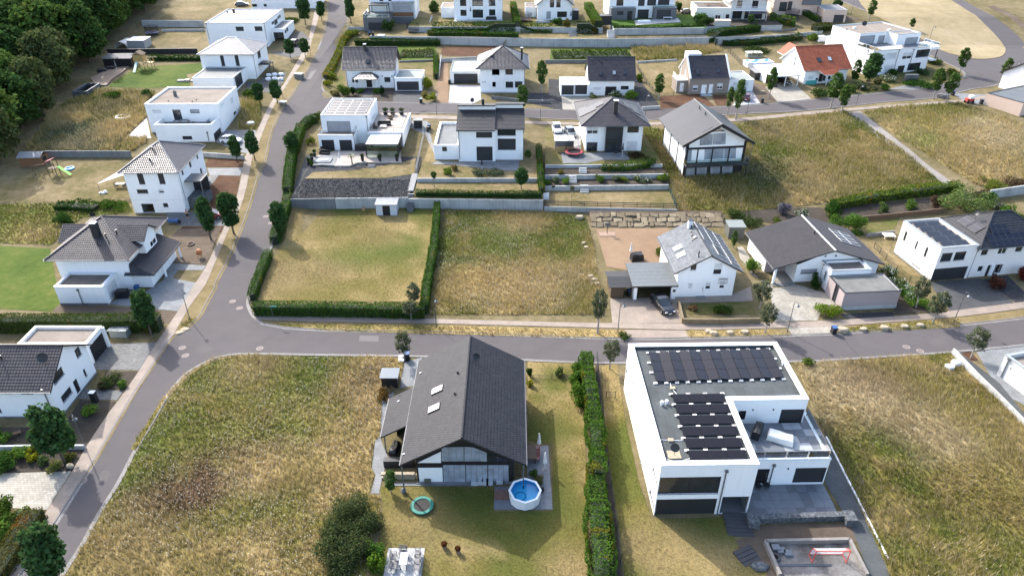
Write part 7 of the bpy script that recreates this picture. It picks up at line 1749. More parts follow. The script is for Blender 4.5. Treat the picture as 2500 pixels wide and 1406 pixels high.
meadow('wind-swept straw meadow at the lower right',M3,28,.45,.0,23,.25,[B_((2090,960),7,PALE),B_((2180,1000),6,PALE),B_((2010,920),5,PALE),B_((2330,960),6,OLIVE,.9),B_((2390,1050),7,OLIVE),B_((2180,1090),4,GRASS,.9),B_((2450,1200),6,OLIVE*1.1,.9),B_((2280,1060),5,PALE,.8),B_((2130,920),4,BROWN*1.8,.5)],lean=.55)
M4=[(1568,305),(1650,330),(1830,300),(1990,282),(2062,272),(2110,300),(2305,452),(2150,470),(2030,490),(1985,500),(1700,528),(1655,520),(1640,470),(1600,400),(1575,350)]
meadow('sloping wild meadow beside the timber chalet',M4,14,.6,-.24,24,1.8,[B_((1750,470),9,OLIVE*.8),B_((1900,430),8,(.14,.15,.07)),B_((2000,430),7,STRAW,.8),B_((2100,420),7,OLIVE),B_((1900,320),8,STRAW*.9,.7),B_((2000,350),8,OLIVE,.7),B_((1960,490),5,STRAW,.9)],bw=.045)
M5=F(4,(1080,965),(1300,925),(1900,885),(2130,960),(2480,1080))+[(2560,330),(2560,448),(2390,455),(2330,420),(2200,340)]
meadow('yellow-green meadow right of the footpath',M5,9,.6,-.14,25,0,[B_((2200,320),8,STRAW),B_((2290,300),9,OLIVE*1.3),B_((2340,350),9,STRAW*.95),B_((2440,330),10,PALE),B_((2260,340),6,GRASS*1.5,.8),B_((2400,410),9,STRAW*.9)],bw=.05,lean=.5)
M6=F(1,(225,1285),(440,970),(600,870),(850,780),(1340,790),(1250,890),(1255,1010),(1130,1120),(950,1300))
meadow('pale flowering meadow between the wood and the white terrace house',M6,12,.8,-.1,26,2.6,[B_((1,600,1130),7,(.16,.19,.10)),B_((1,700,1240),6,(.28,.26,.15)),B_((1,950,920),6,(.26,.23,.11)),B_((1,500,1020),5,STRAW),B_((1,1000,1090),4,STRAW*.9)],bw=.05)
meadow('tall straw grass left of the pavement by the white terrace house',F(1,(2085,870),(2245,840),(2240,1030),(2200,1110),(2040,1110),(2070,1000)),12,.9,.25,27,0,bw=.05)
meadow('tall grass behind the grey wall below the white terrace house',F(1,(960,1310),(1110,1180),(1260,1190),(1250,1230),(1120,1310)),12,.8,.05,28,0,bw=.05)
meadow('dry grass bank below the upper concrete wall',F(3,(1200,412),(1900,402),(1990,440),(1600,515),(1240,520)),8,.9,.22,29,0,bw=.06)
meadow('long grass on the street verge by the junction',F(9,(1540,340),(1630,275),(1690,285),(1620,345)),30,.3,-.1,30,0)
meadow('ragged dry grass strip beside the lower road',F(9,(2230,590),(1850,628),(1610,765),(1420,985),(1170,1400),(1120,1400),(1380,985),(1580,760),(1840,615),(2230,575)),20,.3,.35,31,0)
for i_,pl_ in enumerate((F(18,(100,1365),(1700,1378))+F(16,(100,1130),(400,1140),(440,1195),(0,1195))+F(11,(2200,85),(0,25)),F(16,(1040,1140),(1780,1130),(1960,1180),(1060,1205)),F(15,(480,395),(700,335),(1560,270),(1560,345),(900,380)))):
 meadow(['scrubby verge between street and pavement below the lawn','verge of dry grass with loose boulders before the raised bed','verge grass around the row of square boulders'][i_],pl_,22,.22,.18,33+i_,0)
 # ---------------------------------------------------------------- retaining walls, fences, lamps
UNIT={}
def ubox(name,mat):
 k=(name,mat.name)
 if k not in UNIT:UNIT[k]=MB().box(-.5,-.5,0,.5,.5,1).mesh(name,mat)
 return UNIT[k]
def wallrun(label,pts,ztop,zbot=None,mat=None,panel=1.0,t=.25,off=-.13,name='retaining_wall',px=False,hgt=None,part='wall_panel',cat='wall',gap=.02,cap=None):
 P=[g2(p) for p in pts] if px else list(pts)
 z0=hh(*P[0]) if ztop is None else ztop
 root=thing(name,label,cat,(P[0][0],P[0][1],0))
 me=ubox(part,mat or CONC)
 for a,b in zip(P,P[1:]):
  a,b=Vector(a),Vector(b);L=(b-a).length;n=max(1,round(L/panel));d=(b-a)/L;m=Vector((-d.y,d.x))*-off
  for i in range(n):
   c=a+(b-a)*(i+.5)/n-m
   zb=min(h0(c.x,c.y),hh(c.x,c.y))-.25 if zbot is None else zbot
   zt=(h0(c.x,c.y) if hgt and ztop is None else 0)+(hgt or 0) if ztop is None else ztop
   o=link(part,me,root);o.location=(c.x-P[0][0],c.y-P[0][1],zb);o.rotation_euler=(0,0,math.atan2(d.y,d.x));o.scale=(L/n-gap,t,zt-zb+random.uniform(-.012,.012))
   if cap:
    o2=link('cap_stone',ubox('cap_stone',cap),root);o2.location=(c.x-P[0][0],c.y-P[0][1],zt+.015);o2.rotation_euler=o.rotation_euler;o2.scale=(L/n-gap,t+.08,.06)
 return root
wallrun('dark weathered section of the concrete wall above the mown lawn',[(-38.2,111.9),(-30.6,112.2)],2.42,mat=CONCD,panel=2.5)
wallrun('pale concrete retaining wall above the mown lawn with streaks',[(-30.5,112.2),(-18.0,112.6)],2.42,panel=2.5)
wallrun('concrete retaining wall topped by a dark hedge',[(-17.9,112.45),(5.4,111.8)],2.26)
wallrun('long concrete wall with black rails below the terraced garden',[(5.6,111.6),(28.3,110.4)],1.16)
wallrun('lowest garden terrace wall beside the stair',[(5.8,118.3),(28.3,118.9)],2.0);wallrun('middle garden terrace wall with white flowers before it',[(6.0,121.4),(28.6,122.0)],2.8);wallrun('uppermost garden terrace wall below the patio',[(6.2,124.9),(28.2,125.3)],3.35)
wallrun('low concrete wall of the split-roof house patio',[(-17.2,119.6),(5.4,119.6)],2.96)
wallrun('long curved concrete wall across the upper hillside',TOPL,7.4,panel=1.4);wallrun('concrete wall between the two villa hedges',[(-30.5,217.5),(6.0,217.0),(26.5,216.0)],8.86,panel=1.6);wallrun('tall pale concrete wall under the turf terrace',[(29.5,213.8),(55.8,215.0)],9.1,panel=1.3)
for l_,k_,pts,hg,mt,nm in (('grey block wall below the pale flowering meadow',1,((400,1350),(930,1350),(1130,1352)),1.3,CONCD,'garden_wall'),('grey wall at the top left below the dry lawn',1,((1225,232),(1500,235),(1755,235)),1.9,CONC,'garden_wall'),('second lower wall at the top left',1,((1390,275),(1760,272)),.7,CONC,'garden_wall'),('black privacy fence between the upper left gardens',1,((930,470),(1300,466),(1700,462)),1.4,ANTH,'privacy_fence'),('yellowish stone block wall of the raised front bed',16,((945,900),(985,1072),(1300,1076),(1680,1066)),.8,STONEY,'raised_bed_wall'),('low concrete boundary wall right of the straw meadow',15,((1492,570),(1680,770),(1900,985),(2150,1240)),.75,CONC,'boundary_wall'),('pale garden wall at the right edge beside the footpath',8,((1910,425),(2187,385)),1.7,CONC,'garden_wall'),('brown low wall below the planted strip',8,((930,590),(1250,560),(1575,525)),.8,WOODD,'garden_wall'),('low wall behind the white play table',8,((985,715),(1195,690)),.6,CONCD,'garden_wall'),('low concrete wall through the planted front beds',10,((-60,325),(350,318),(740,316)),.6,CONC,'garden_wall'),('low wall beside the green lawn of the hipped villa',1,((1730,1345),(2100,1370)),.9,CONC,'garden_wall'),('dark terrace edge below the shiny-tiled house lawn',21,((620,830),(1080,815)),.5,CONCD,'garden_wall'),('low retaining wall behind the pale double garage',21,((1180,825),(1640,800)),1.0,CONC,'garden_wall'),('dark bed wall behind the twin garages',3,((460,545),(820,545)),.9,CONCD,'garden_wall'),('low wall in front of the dry grass bank',3,((1250,545),(1590,525)),.5,CONC,'garden_wall'),('front wall of the gravel bed beside the twin garages',3,((1290,945),(1440,935)),.7,CONC,'garden_wall'),('dark low wall before the square hipped house',3,((0,850),(300,885),(505,888)),.7,CONCD,'garden_wall'),('concrete wall of the upper corner garden ramp',22,((2010,270),(2290,225)),1.7,CONC,'garden_wall'),('grey panel fence on the upper corner wall',22,((1170,450),(1650,400)),1.0,GREYM,'panel_fence'),('rock edging below the colourful garden',3,((240,300),(520,300)),.8,CONCD,'garden_wall'),('stone wall below the mixed hedge at the top',3,((725,315),(890,312)),.8,CONC,'garden_wall'),('tall concrete boundary wall between two top gardens',2,((1540,290),(1600,160)),1.2,CONC,'garden_wall'),('boundary wall left of the pale double garage',2,((1655,680),(1680,510)),1.1,CONC,'garden_wall'),('block wall of the lower garden lane at the top',2,((880,262),(1015,262)),1.0,CONC,'garden_wall')):
 wallrun(l_,[(k_,*p) for p in pts],None,mat=mt,px=True,hgt=hg,name=nm,panel=1.2 if hg<1.5 else 1.6,off=0,cat='fence' if 'fence' in nm else 'wall',part='fence_panel' if 'fence' in nm else 'wall_block')
root=thing('edging_stones','row of pale kerb stones between slate gravel and straw meadow','kerb',G((14,1990,215)))
P0=Vector(g2((14,1990,215)));P1=Vector(g2((14,2520,1260)))
for i in range(24):
 c=lerp(P0,P1,(i+.5)/24)-P0;o=link('kerb_block',ubox('kerb_block',LIGHTM),root);o.location=(c.x,c.y,-.1);d=P1-P0;o.rotation_euler=(0,0,math.atan2(d.y,d.x));o.scale=(d.length/24-.03,.14,.28)
def fence(label,pts,hgt=1.1,world=False,step=2.5,rails=3,mat=None,mesh=True,zf=None,name='mesh_fence',rw=.025):
 P=list(pts) if world else [g2(p) for p in pts];zf=zf or hh;mat=mat or ANTH
 root=thing(name,label,'fence',(P[0][0],P[0][1],0));O=Vector((P[0][0],P[0][1]))
 me=MB().box(-.03,-.03,0,.03,.03,1).mesh('post',mat)
 for a,b in zip(P,P[1:]):
  a,b=Vector(a),Vector(b);n=max(1,round((b-a).length/step))
  for i in range(n+1):
   p=lerp(a,b,i/n);z=zf(p.x,p.y)
   o=link('post',me,root);o.location=(p.x-O.x,p.y-O.y,z-.05);o.scale=(1,1,hgt+.05)
   if i<n:
    p2=lerp(a,b,(i+1)/n);z2=zf(p2.x,p2.y);A,B=Vector((p.x-O.x,p.y-O.y,z)),Vector((p2.x-O.x,p2.y-O.y,z2));mb=MB()
    for k in range(rails):u=Vector((0,0,hgt*(k+.6)/rails));mb.bar(A+u,B+u,rw)
    if mesh:
     for k in range(1,10):q_=lerp(A,B,k/10);mb.bar(q_+Vector((0,0,.05)),q_+Vector((0,0,hgt-.02)),.008)
    mb.build('fence_panel',mat,root)
fence('thin mesh fence on the road side of the mown lawn',F(6,(35,1390),(120,1150),(190,960),(240,880)),1.1)
fence('thin fence on top of the concrete wall below the gravel slope',[(-38.0,112.1),(-18.2,112.8)],1.0,True,zf=lambda x,y:2.35)
fence('black rail fence on the wall of the terraced garden',[(5.7,111.8),(28.2,110.6)],1.0,True,2.3,3,TIMB,False,lambda x,y:1.16,'rail_fence',.1)
fence('green side fence of the lower dry lawn terrace',[(28.2,110.7),(28.3,118.8)],1.0,True,2.0,6,simple('fence_green',(.03,.08,.06),.5),True,lambda x,y:1.1)
fence('wire fence beside the thuja hedge and side lawn',F(13,(22,240),(60,700),(110,1100))+F(14,(200,1000),(260,1600)),1.1,step=3)
fence('mesh fence on the upper gravel strip below the turf wall',F(3,(960,360),(1400,350),(1830,335)),1.1,step=3.2)
fence('mesh fence between twin-garage house and taupe house',F(3,(1245,580),(1330,720),(1430,840)),1.1)
fence('mesh fence left of the cream house',F(8,(1040,800),(1130,890),(1210,980),(1310,1060),(1440,1050)),1.1)
fence('fence around the taupe house side lawn',F(3,(1440,830),(1560,825),(1660,810)),1.0);fence('fence behind the blue tarpaulin',F(22,(740,690),(860,810),(930,880)),1.3);fence('dark garden fence at the wood edge',F(1,(1180,250),(1290,170),(1440,60)),1.3,step=3)
fence('pale slatted fence between pergola house and split-roof house',F(6,(1460,260),(1490,120))+F(2,(1530,1180),(1520,1130)),1.3,mat=GREYM,rails=8,mesh=False,step=1.6)
fence('short gate on the strip by the thuja hedge',F(13,(95,545),(165,550)),1.0,step=1.2,name='garden_gate');fence('small fence across the dry strip beside the timber house',F(11,(1600,400),(1750,395),(1890,400)),.7)
def lamp(label,base,top=None):
 P=G(base);H=4.9 if top is None else max(3.5,height(top,P.y)-P.z)
 t=thing('street_lamp',label,'street lamp',P,random.choice([R(-60),R(-40)]),'street lamps')
 MB().tube([(0,0,-.1),(0,0,H*.9)],[.06,.045],8).build('pole',GREYM,t)
 MB().tube([(0,0,H*.9),(.04,0,H*.97),(.25,0,H),(.48,0,H*.985),(.58,0,H*.95)],.03,6).build('arm',GREYM,t)
 s=MB().lathe([(.05,0),(.07,-.10),(.24,-.24),(.27,-.30)],12,(.58,0,H*.955),cap=False).build('lamp_shade',GREYM,t);MB().lathe([(.06,-.16),(.09,-.24),(.05,-.30)],8,(.58,0,H*.955)).build('bulb',WHITEP,s)
for l_,b_ in (('street lamp on the pavement edge at the road junction',(9,1630,282)),('street lamp in the bed beside the low concrete wall',(10,738,310)),('street lamp at the meadow edge beside the lawn hedge',(18,1868,1400)),('street lamp at the beige driveway of the carport house',(16,400,1155)),('street lamp in front of the cream driveway',(16,1930,1150)),('street lamp beside the dark driveway of the cream house',(15,1505,305)),('street lamp at the road curve by the parked dark car',(2,560,485)),('street lamp beside the pair of street trees at the road curve',(2,318,842)),('street lamp right of the shiny-tiled house driveway',(2,1640,988)),('street lamp behind the split-roof house',(3,420,1032)),('street lamp behind the solar hip roof',(3,1320,990)),('street lamp before the white garage by the red car',(4,80,985)),('street lamp between the two trees at the footpath head',(4,1018,905)),('street lamp beside the apartment house balcony',(4,1640,375)),('street lamp at the outer side of the junction',(4,2345,700)),('street lamp on the upper road by the pink house',(4,975,132))):lamp(l_,b_)
# ---------------------------------------------------------------- vehicles
WHEEL=MB().lathe([(.2,-.11),(.31,-.11),(.33,-.06),(.33,.06),(.31,.11),(.2,.11)],16).mesh('tyre',RUB);RIM=MB().lathe([(.02,-.115),(.2,-.115),(.2,.115),(.02,.115)],10).mesh('rim',simple('alloy',(.45,.46,.48),.3,metal=.7,var=.05))
def car(label,p,rz,col,name='parked_car',Lh=2.2,hw=.9,top=1.5,group='parked cars',z=None):
 P=G(p);t=thing(name,label,'car',P,rz,group)
 paint=simple('car_paint_%d_%d_%d'%tuple(int(c*99) for c in col),col,.3,metal=.0,var=.04,coat=.8,spec=.5)
 st=[(-Lh,.72,.42,.80),(-Lh+.12,.86,.30,.98),(-Lh+.5,.96,.24,1.02),(-.9,1.0,.22,1.0),(.5,1.0,.22,.98),(1.15,.98,.22,.94),(Lh-.45,.95,.24,.84),(Lh-.1,.84,.30,.70),(Lh,.70,.42,.60)]
 def loft(mb,st,m=0):
  rings=[]
  for x,k,z0,z1 in st:
   w=hw*k;rings.append([(x,-w,z0),(x,-w*1.0,(z0+z1)/2),(x,-w*.93,z1-.04),(x,-w*.80,z1),(x,w*.80,z1),(x,w*.93,z1-.04),(x,w,(z0+z1)/2),(x,w,z0)])
  for A_,B_2 in zip(rings,rings[1:]):
   for i in range(8):mb.face([A_[i],B_2[i],B_2[(i+1)%8],A_[(i+1)%8]],m)
  mb.face(rings[0],m);mb.face(rings[-1][::-1],m)
 mb=MB();loft(mb,st);b=mb.build('body',paint,t,True)
 ca=[(-Lh+.25,.80,1.0),(-Lh+.75,.76,top-.08),(-.5,.76,top),(.15,.74,top-.03),(1.2,.82,.94)]
 mb=MB();rings=[[(x,-hw*.9,.93),(x,-hw*k,z1),(x,hw*k,z1),(x,hw*.9,.93)] for x,k,z1 in ca]
 for A_,B_2 in zip(rings,rings[1:]):
  for i in range(3):mb.face([A_[i],B_2[i],B_2[i+1],A_[i+1]])
 mb.face(rings[0]);mb.build('windows',GLASS,t)
 mb=MB()
 for x0,x1 in ((1,2),(2,3)):mb.face([(ca[x0][0],-hw*ca[x0][1],ca[x0][2]+.012),(ca[x1][0],-hw*ca[x1][1],ca[x1][2]+.012),(ca[x1][0],hw*ca[x1][1],ca[x1][2]+.012),(ca[x0][0],hw*ca[x0][1],ca[x0][2]+.012)])
 for s in (-1,1):
  for x0,x1 in ((0,1),(3,4)):mb.bar((ca[x0][0],s*hw*ca[x0][1],ca[x0][2]),(ca[x1][0],s*hw*ca[x1][1],ca[x1][2]),.07)
  mb.bar((-.55,s*hw*.9,.95),(-.6,s*hw*.77,top-.02),.07);mb.bar((ca[1][0],s*hw*.77,ca[1][2]),(ca[3][0],s*hw*.75,ca[3][2]),.06)
 mb.build('roof',paint,t)
 for x in (-Lh*.62,Lh*.64):
  for s in (-1,1):
   w=link('wheel',WHEEL,t);w.location=(x,s*(hw-.08),.33);w.rotation_euler=(R(90),0,0);link('rim',RIM,w)
 for s in (-1,1):
  MB().obox((Lh-.1,s*hw*.62,.64),(.07,0,0),(0,.16,0),(0,0,.06)).build('headlight',LIGHTM,t);MB().obox((-Lh+.08,s*hw*.66,.86),(.05,0,0),(0,.14,0),(0,0,.07)).build('taillight',REDM,t);MB().obox((.75,s*(hw+.08),1.0),(.07,0,0),(0,.09,0),(0,0,.06)).build('wing_mirror',paint,t)
 MB().box(-Lh-.01,-.25,.5,-Lh+.02,.25,.62).build('number_plate',WHITEP,t);MB().box(Lh-.02,-.25,.36,Lh+.015,.25,.47).build('number_plate',WHITEP,t)
 return t
car('black car parked at an angle on the beige driveway',(16,800,925),R(-73),(.010,.010,.012),Lh=2.35,hw=.94,top=1.55)
car('white car with black lower trim beside the white terrace house',(1,1985,1225),R(-8),(.72,.72,.72),Lh=2.1,hw=.9,top=1.52)
car('dark car partly behind street trees by the long flat house',(2,430,385),R(80),(.012,.013,.016),top=1.6)
car('white car behind the slatted wood shed',(3,560,1125),R(-85),(.68,.69,.70));car('slate-blue car next to the white car behind the shed',(3,675,1160),R(-80),(.10,.13,.16),Lh=2.3)
car('red car on the driveway below the tall three-storey house',(5,1820,640),R(12),(.32,.025,.04),Lh=1.9);car('dark red car half hidden by the tree at the white garage',(4,70,855),R(75),(.20,.02,.025),Lh=1.9)
car('black car standing inside the white carport',(4,400,715),R(-75),(.012,.012,.014));car('black car parked behind the turf terrace at the top',(3,1680,120),R(10),(.012,.012,.014));car('silver car cut off by the top edge',(2,410,18),R(60),(.55,.56,.57))
car('dark car parked behind the pale roof corner',(1,2080,55),R(10),(.05,.05,.055))
# ---------------------------------------------------------------- sheds and play things
def box_shed(name,label,p,w,d,hgt,mat,roofm,rz=0.,cat='shed',door=None,over=.15,slope_=.0,boards=0):
 P=G(p);t=thing(name,label,cat,P,rz)
 MB().box(0,0,-.1,w,d,hgt).build('wall',mat,t)
 MB().prism([(-over,-over),(w+over,-over),(w+over,d+over),(-over,d+over)],[hgt+.004,hgt+.004,hgt+.004+slope_,hgt+.004+slope_],[hgt+.1,hgt+.1,hgt+.1+slope_,hgt+.1+slope_]).build('roof',roofm,t)
 if door:MB().box(w*.32,-.03,.0,w*.68,-.003,hgt*.92).build('door',door,t)
 for k in range(boards):MB().box(.02,-.025,.05+k*hgt/boards,w*(.3 if door else 1)-.02,-.004,(k+.85)*hgt/boards).build('board',mat,t)
 return t
box_shed('garden_shed','white metal shed with dark double door on the mown lawn',(18,1228,205),3.5,2.4,2.0,simple('shed_white',(.50,.53,.57),.4,var=.1),simple('shed_roof_grey',(.24,.27,.30),.4),0,door=DOORM,slope_=.15)
box_shed('bin_shelter','dark box shelter with glassy blue lid beside the timber house',(11,425,470),1.85,1.5,1.5,ANTHM,simple('shelter_lid',(.13,.18,.22),.15,spec=.8),0,'shelter',slope_=.1)
box_shed('metal_shed','grey metal tool shed above the solar-panelled house',(16,1395,305),2.5,2.3,2.0,simple('shed_grey',(.16,.165,.155),.5),simple('shed_lid',(.28,.31,.29),.5),0,slope_=.05)
box_shed('storage_box','pale grey storage box beside the thuja hedge end',(9,950,437),2.2,1.2,1.1,simple('box_grey',(.30,.34,.34),.5),simple('box_lid',(.36,.40,.40),.5),R(-2),'box',slope_=-.1)
box_shed('white_shed','grey shed with pale roof beside the red trampoline',(3,545,1300),3.6,2.4,2.1,simple('shed_taupe',(.22,.20,.19),.7),simple('shed_roof_pale',(.55,.58,.58),.6),0,slope_=.15)
t=thing('slat_screen','low slatted wooden screen in front of the pale-roofed shed','screen',G((3,550,1312)))
for k in range(6):MB().box(0,-.03,.1+k*.2,3.4,0,.24+k*.2).build('slat',WOODL,t)
t=thing('garden_hut','orange-brown wooden hut with grey roof at the wood edge','shed',G((5,185,205)),R(3))
MB().box(0,0,-.1,4.0,2.6,1.9).build('wall',WOODR,t);mb=MB();mb.prism([(-.2,-.3),(4.2,-.3),(4.2,1.3),(-.2,1.3)],[1.85,1.85,2.5,2.5],[1.95,1.95,2.6,2.6]);mb.prism([(-.2,1.3),(4.2,1.3),(4.2,2.9),(-.2,2.9)],[2.5,2.5,1.85,1.85],[2.6,2.6,1.95,1.95]);mb.build('roof',simple('felt_grey',(.30,.31,.32),.7),t);MB().box(4.003,.6,.9,4.03,1.9,1.6).build('window',GLASS,t)
for k in range(9):MB().box(.0,-.03,.05+k*.2,4.0,-.004,.22+k*.2).build('board',WOODR,t)
box_shed('flat_outbuilding','pale outbuilding with flat silver roof above the black fence',(1,1105,425),4.6,4.5,2.3,simple('out_grey',(.42,.43,.43),.6),LIGHTM,0,'outbuilding')
box_shed('dark_outbuilding','black low garden building with grey felt roofs at the wood',(1,900,580),7.0,3.6,2.1,ANTHM,simple('felt_mid',(.15,.15,.16),.8),R(2),'outbuilding',slope_=.4)
box_shed('bin_box','grey bin housing at the corner of the pergola house',(2,1445,1105),1.7,1.3,1.7,ANTH,simple('bin_lid_green',(.30,.33,.30),.7),0,'bin housing')
box_shed('bin_box','grey bin housing on the upper left pavement',(2,420,680),1.9,1.3,1.2,simple('box_mid',(.22,.23,.23),.6),simple('box_top',(.34,.35,.35),.6),R(-20),'bin housing');box_shed('small_shelter','dark narrow locker above the upper dark hedge',(2,1135,320),1.7,1.4,1.9,ANTH,LIGHTM,0,'locker')
box_shed('greenhouse','pale translucent cold frame behind the blue tarpaulin',(22,1000,770),4.0,2.2,1.2,simple('frame_pale',(.40,.42,.36),.5),simple('frame_lid',(.55,.56,.48),.4),R(4),'cold frame');box_shed('tool_shed','dark gabled tool shed left of the white carport',(22,1090,1060),2.6,3.2,1.7,ANTH,simple('felt_pale',(.36,.37,.38),.7),R(8),slope_=.3)
box_shed('dark_shed','dark shed at the corner above the stepped wall',(3,935,215),3.2,3.0,2.4,ANTHM,ANTH,0);box_shed('small_bower','pale flat bower in front of the cream garage',(22,570,350),4.4,2.0,1.5,simple('bower',(.50,.50,.48),.6),simple('bower_top',(.52,.42,.33),.7),R(-3),'bower');box_shed('cable_cabinet','white stone block on the verge by the curved road',(2,290,905),1.3,.9,.7,simple('cab',(.33,.27,.2),.7),WHITEP,R(-15),'cabinet');box_shed('white_box','small white cabin behind the apartment house',(22,1930,555),2.2,1.6,1.3,WHITEP,WHITEP,R(8),'cabin')
t=thing('tarpaulin_pool','long pool covered by a bright blue tarpaulin','pool',G((22,1000,900)),R(9));MB().box(0,0,-.1,7.2,3.2,1.25).build('wall',LIGHTM,t)
mb=MB();tb=simple('blue_tarp',(.02,.18,.62),.35,var=.25,scale=2)
for i in range(12):
 for j in range(5):
  f=lambda a,b:(a*7.5/12-.15,b*3.5/5-.15,1.28+.16*math.sin(a*1.3)*math.cos(b*1.7)-(.35 if b in (0,5) or a in (0,12) else 0));mb.face([f(i,j),f(i+1,j),f(i+1,j+1),f(i,j+1)])
mb.build('cover',tb,t,True)
t=thing('frame_pool','dark grey rectangular above-ground pool with black water at the wood','pool',G((1,630,835)),R(2));mb=MB();pw,pd=3.4,6.8
for b in ((0,0,0,pw,.3,1.3),(0,pd-.3,0,pw,pd,1.3),(0,.3,0,.3,pd-.3,1.3),(pw-.3,.3,0,pw,pd-.3,1.3)):mb.box(*b)
mb.build('wall',simple('slate_pool',(.10,.12,.15),.6,var=.2),t);MB().box(.3,.3,0,pw-.3,pd-.3,1.0).build('water',simple('black_water',(.012,.014,.02),.08,var=.1),t)
patch('wood_deck',F(1,(780,680),(960,590),(1110,580),(1040,640),(960,690),(920,740),(820,745)),DECKW,.3,thick=.3)
# ---------------------------------------------------------------- garden furniture and small things
NET=MATS.get('net') or None
def net_mat():
 m=bpy.data.materials.new('net');m.use_nodes=True;nt=m.node_tree;nt.nodes.clear();L=nt.links.new
 t=N(nt,'ShaderNodeBsdfTransparent');d=N(nt,'ShaderNodeBsdfDiffuse');d.inputs[0].default_value=(.02,.02,.025,1);mx=N(nt,'ShaderNodeMixShader');mx.inputs[0].default_value=.3;o=N(nt,'ShaderNodeOutputMaterial')
 L(t.outputs[0],mx.inputs[1]);L(d.outputs[0],mx.inputs[2]);L(mx.outputs[0],o.inputs[0]);return m
NET=net_mat()
def trampoline(label,p,r,pad,net=False,hgt=.7):
 t=thing('trampoline',label,'trampoline',G(p),0,'trampolines')
 MB().lathe([(r*.70,hgt),(r*.72,hgt+.05),(r*.97,hgt+.05),(r,hgt),(r*.97,hgt-.05),(r*.72,hgt-.03),(r*.70,hgt)],26,cap=False).build('safety_pad',pad,t)
 MB().lathe([(.02,hgt-.01),(r*.72,hgt-.01),(r*.72,hgt-.02),(.02,hgt-.02)],26).build('jumping_mat',RUB,t)
 for k in range(4):
  a=k*1.57+.6;MB().tube([(r*.9*math.cos(a-.3),r*.9*math.sin(a-.3),hgt-.05),(r*.95*math.cos(a-.2),r*.95*math.sin(a-.2),.02),(r*.95*math.cos(a+.2),r*.95*math.sin(a+.2),.02),(r*.9*math.cos(a+.3),r*.9*math.sin(a+.3),hgt-.05)],.025,6).build('leg',GREYM,t)
 if net:
  for k in range(6):a=k*1.047;MB().tube([(r*math.cos(a),r*math.sin(a),.1),(r*math.cos(a),r*math.sin(a),hgt+1.8)],.025,6).build('net_pole',ANTH,t)
  MB().lathe([(r*.97,hgt),(r*.97,hgt+1.75)],24,cap=False).build('safety_net',NET,t)
trampoline('green-rimmed low trampoline on the lawn before the timber house',(12,812,815),1.12,GREENP,hgt=.3)
trampoline('pink-red trampoline with net on the slab patio of the solar hip house',(3,707,1330),1.75,REDP,True);trampoline('black netted trampoline below the grey garage storey',(2,1435,255),1.9,ANTHM,True);trampoline('dark red trampoline behind the villa hedge at the top',(3,295,185),1.8,simple('maroon',(.15,.04,.05),.6),True);trampoline('blue-black netted trampoline in the upper left garden',(1,1310,300),1.9,BLUEP,True);trampoline('big black netted trampoline beside the pink house',(22,1580,240),2.2,ANTHM,True)
t=thing('round_pool','white above-ground pool with clear blue water beside the timber house','pool',G((12,1692,738)),sc=(.86,.86,.92))
MB().lathe([(1.78,0),(1.80,.04),(1.80,1.2)],12,cap=False).build('wall',simple('pool_steel',(.66,.67,.67),.35,var=.06),t);MB().lathe([(1.64,1.17),(1.64,1.24),(1.88,1.24),(1.88,1.17),(1.64,1.17)],8,cap=False).build('rim',WHITEP,t);MB().lathe([(1.86,-.01),(1.86,.06),(1.8,.06)],12,cap=False).build('base_mat',ANTHM,t)
MB().lathe([(1.76,1.15),(1.76,.5),(.02,.5)],12,cap=False).build('liner',simple('pool_liner',(.10,.56,.85),.5,var=.12,scale=1.5),t)
wm,wnt,wb=nmat('pool_water');wnt.nodes.clear();tb_=N(wnt,'ShaderNodeBsdfTransparent');tb_.inputs[0].default_value=(.80,.95,.98,1);gb=N(wnt,'ShaderNodeBsdfGlossy');gb.inputs['Roughness'].default_value=.05;fr_=N(wnt,'ShaderNodeFresnel');fr_.inputs[0].default_value=1.33;mx_=N(wnt,'ShaderNodeMixShader');oo=N(wnt,'ShaderNodeOutputMaterial')
for a,b in ((fr_.outputs[0],mx_.inputs[0]),(tb_.outputs[0],mx_.inputs[1]),(gb.outputs[0],mx_.inputs[2]),(mx_.outputs[0],oo.inputs[0])):wnt.links.new(a,b)
MB().lathe([(1.75,.98),(.01,.98)],16,cap=False).build('water',wm,t);MB().tube([(.6*math.cos(a/3)-.5,.6*math.sin(a/3)-.2,.55) for a in range(22)],.03,5).build('vacuum_hose',BLUEP,t)
t=thing('pool_pump','small filter pump and hose beside the round pool','pump',G((12,1838,675)));MB().lathe([(.2,0),(.2,.5),(.12,.6)],10).build('tank',ANTHM,t);MB().tube([(.2,0,.05),(.6,.3,.03),(.9,-.2,.03),(.7,-.8,.03),(.3,-.6,.03)],.025,5).build('hose',RUB,t)
def patio(label,k,pts,s=.8,m=None,z=.05):
 P=[G((k,*p)) for p in pts];x0,x1=min(p.x for p in P),max(p.x for p in P);y0,y1=min(p.y for p in P),max(p.y for p in P);g=P[0].z
 t=thing('slab_patio',label,'patio',(x0,y0,g));slabs(t,0,0,x1-x0,y1-y0,z,s,m,t=.05);return t
patio('grey slab patio under the round pool',12,((1430,835),(1930,835),(1430,640)),.8);patio('grey slab strip right of the timber house with parasols',12,((1715,640),(1915,640),(1715,290)),.8);patio('pale slab seating square in the garden at the bottom',12,((520,1165),(835,1165),(520,1500)),.75,SLABL);patio('grey slab strip along the timber house gable',12,((490,632),(1420,632),(1420,605)),.6)
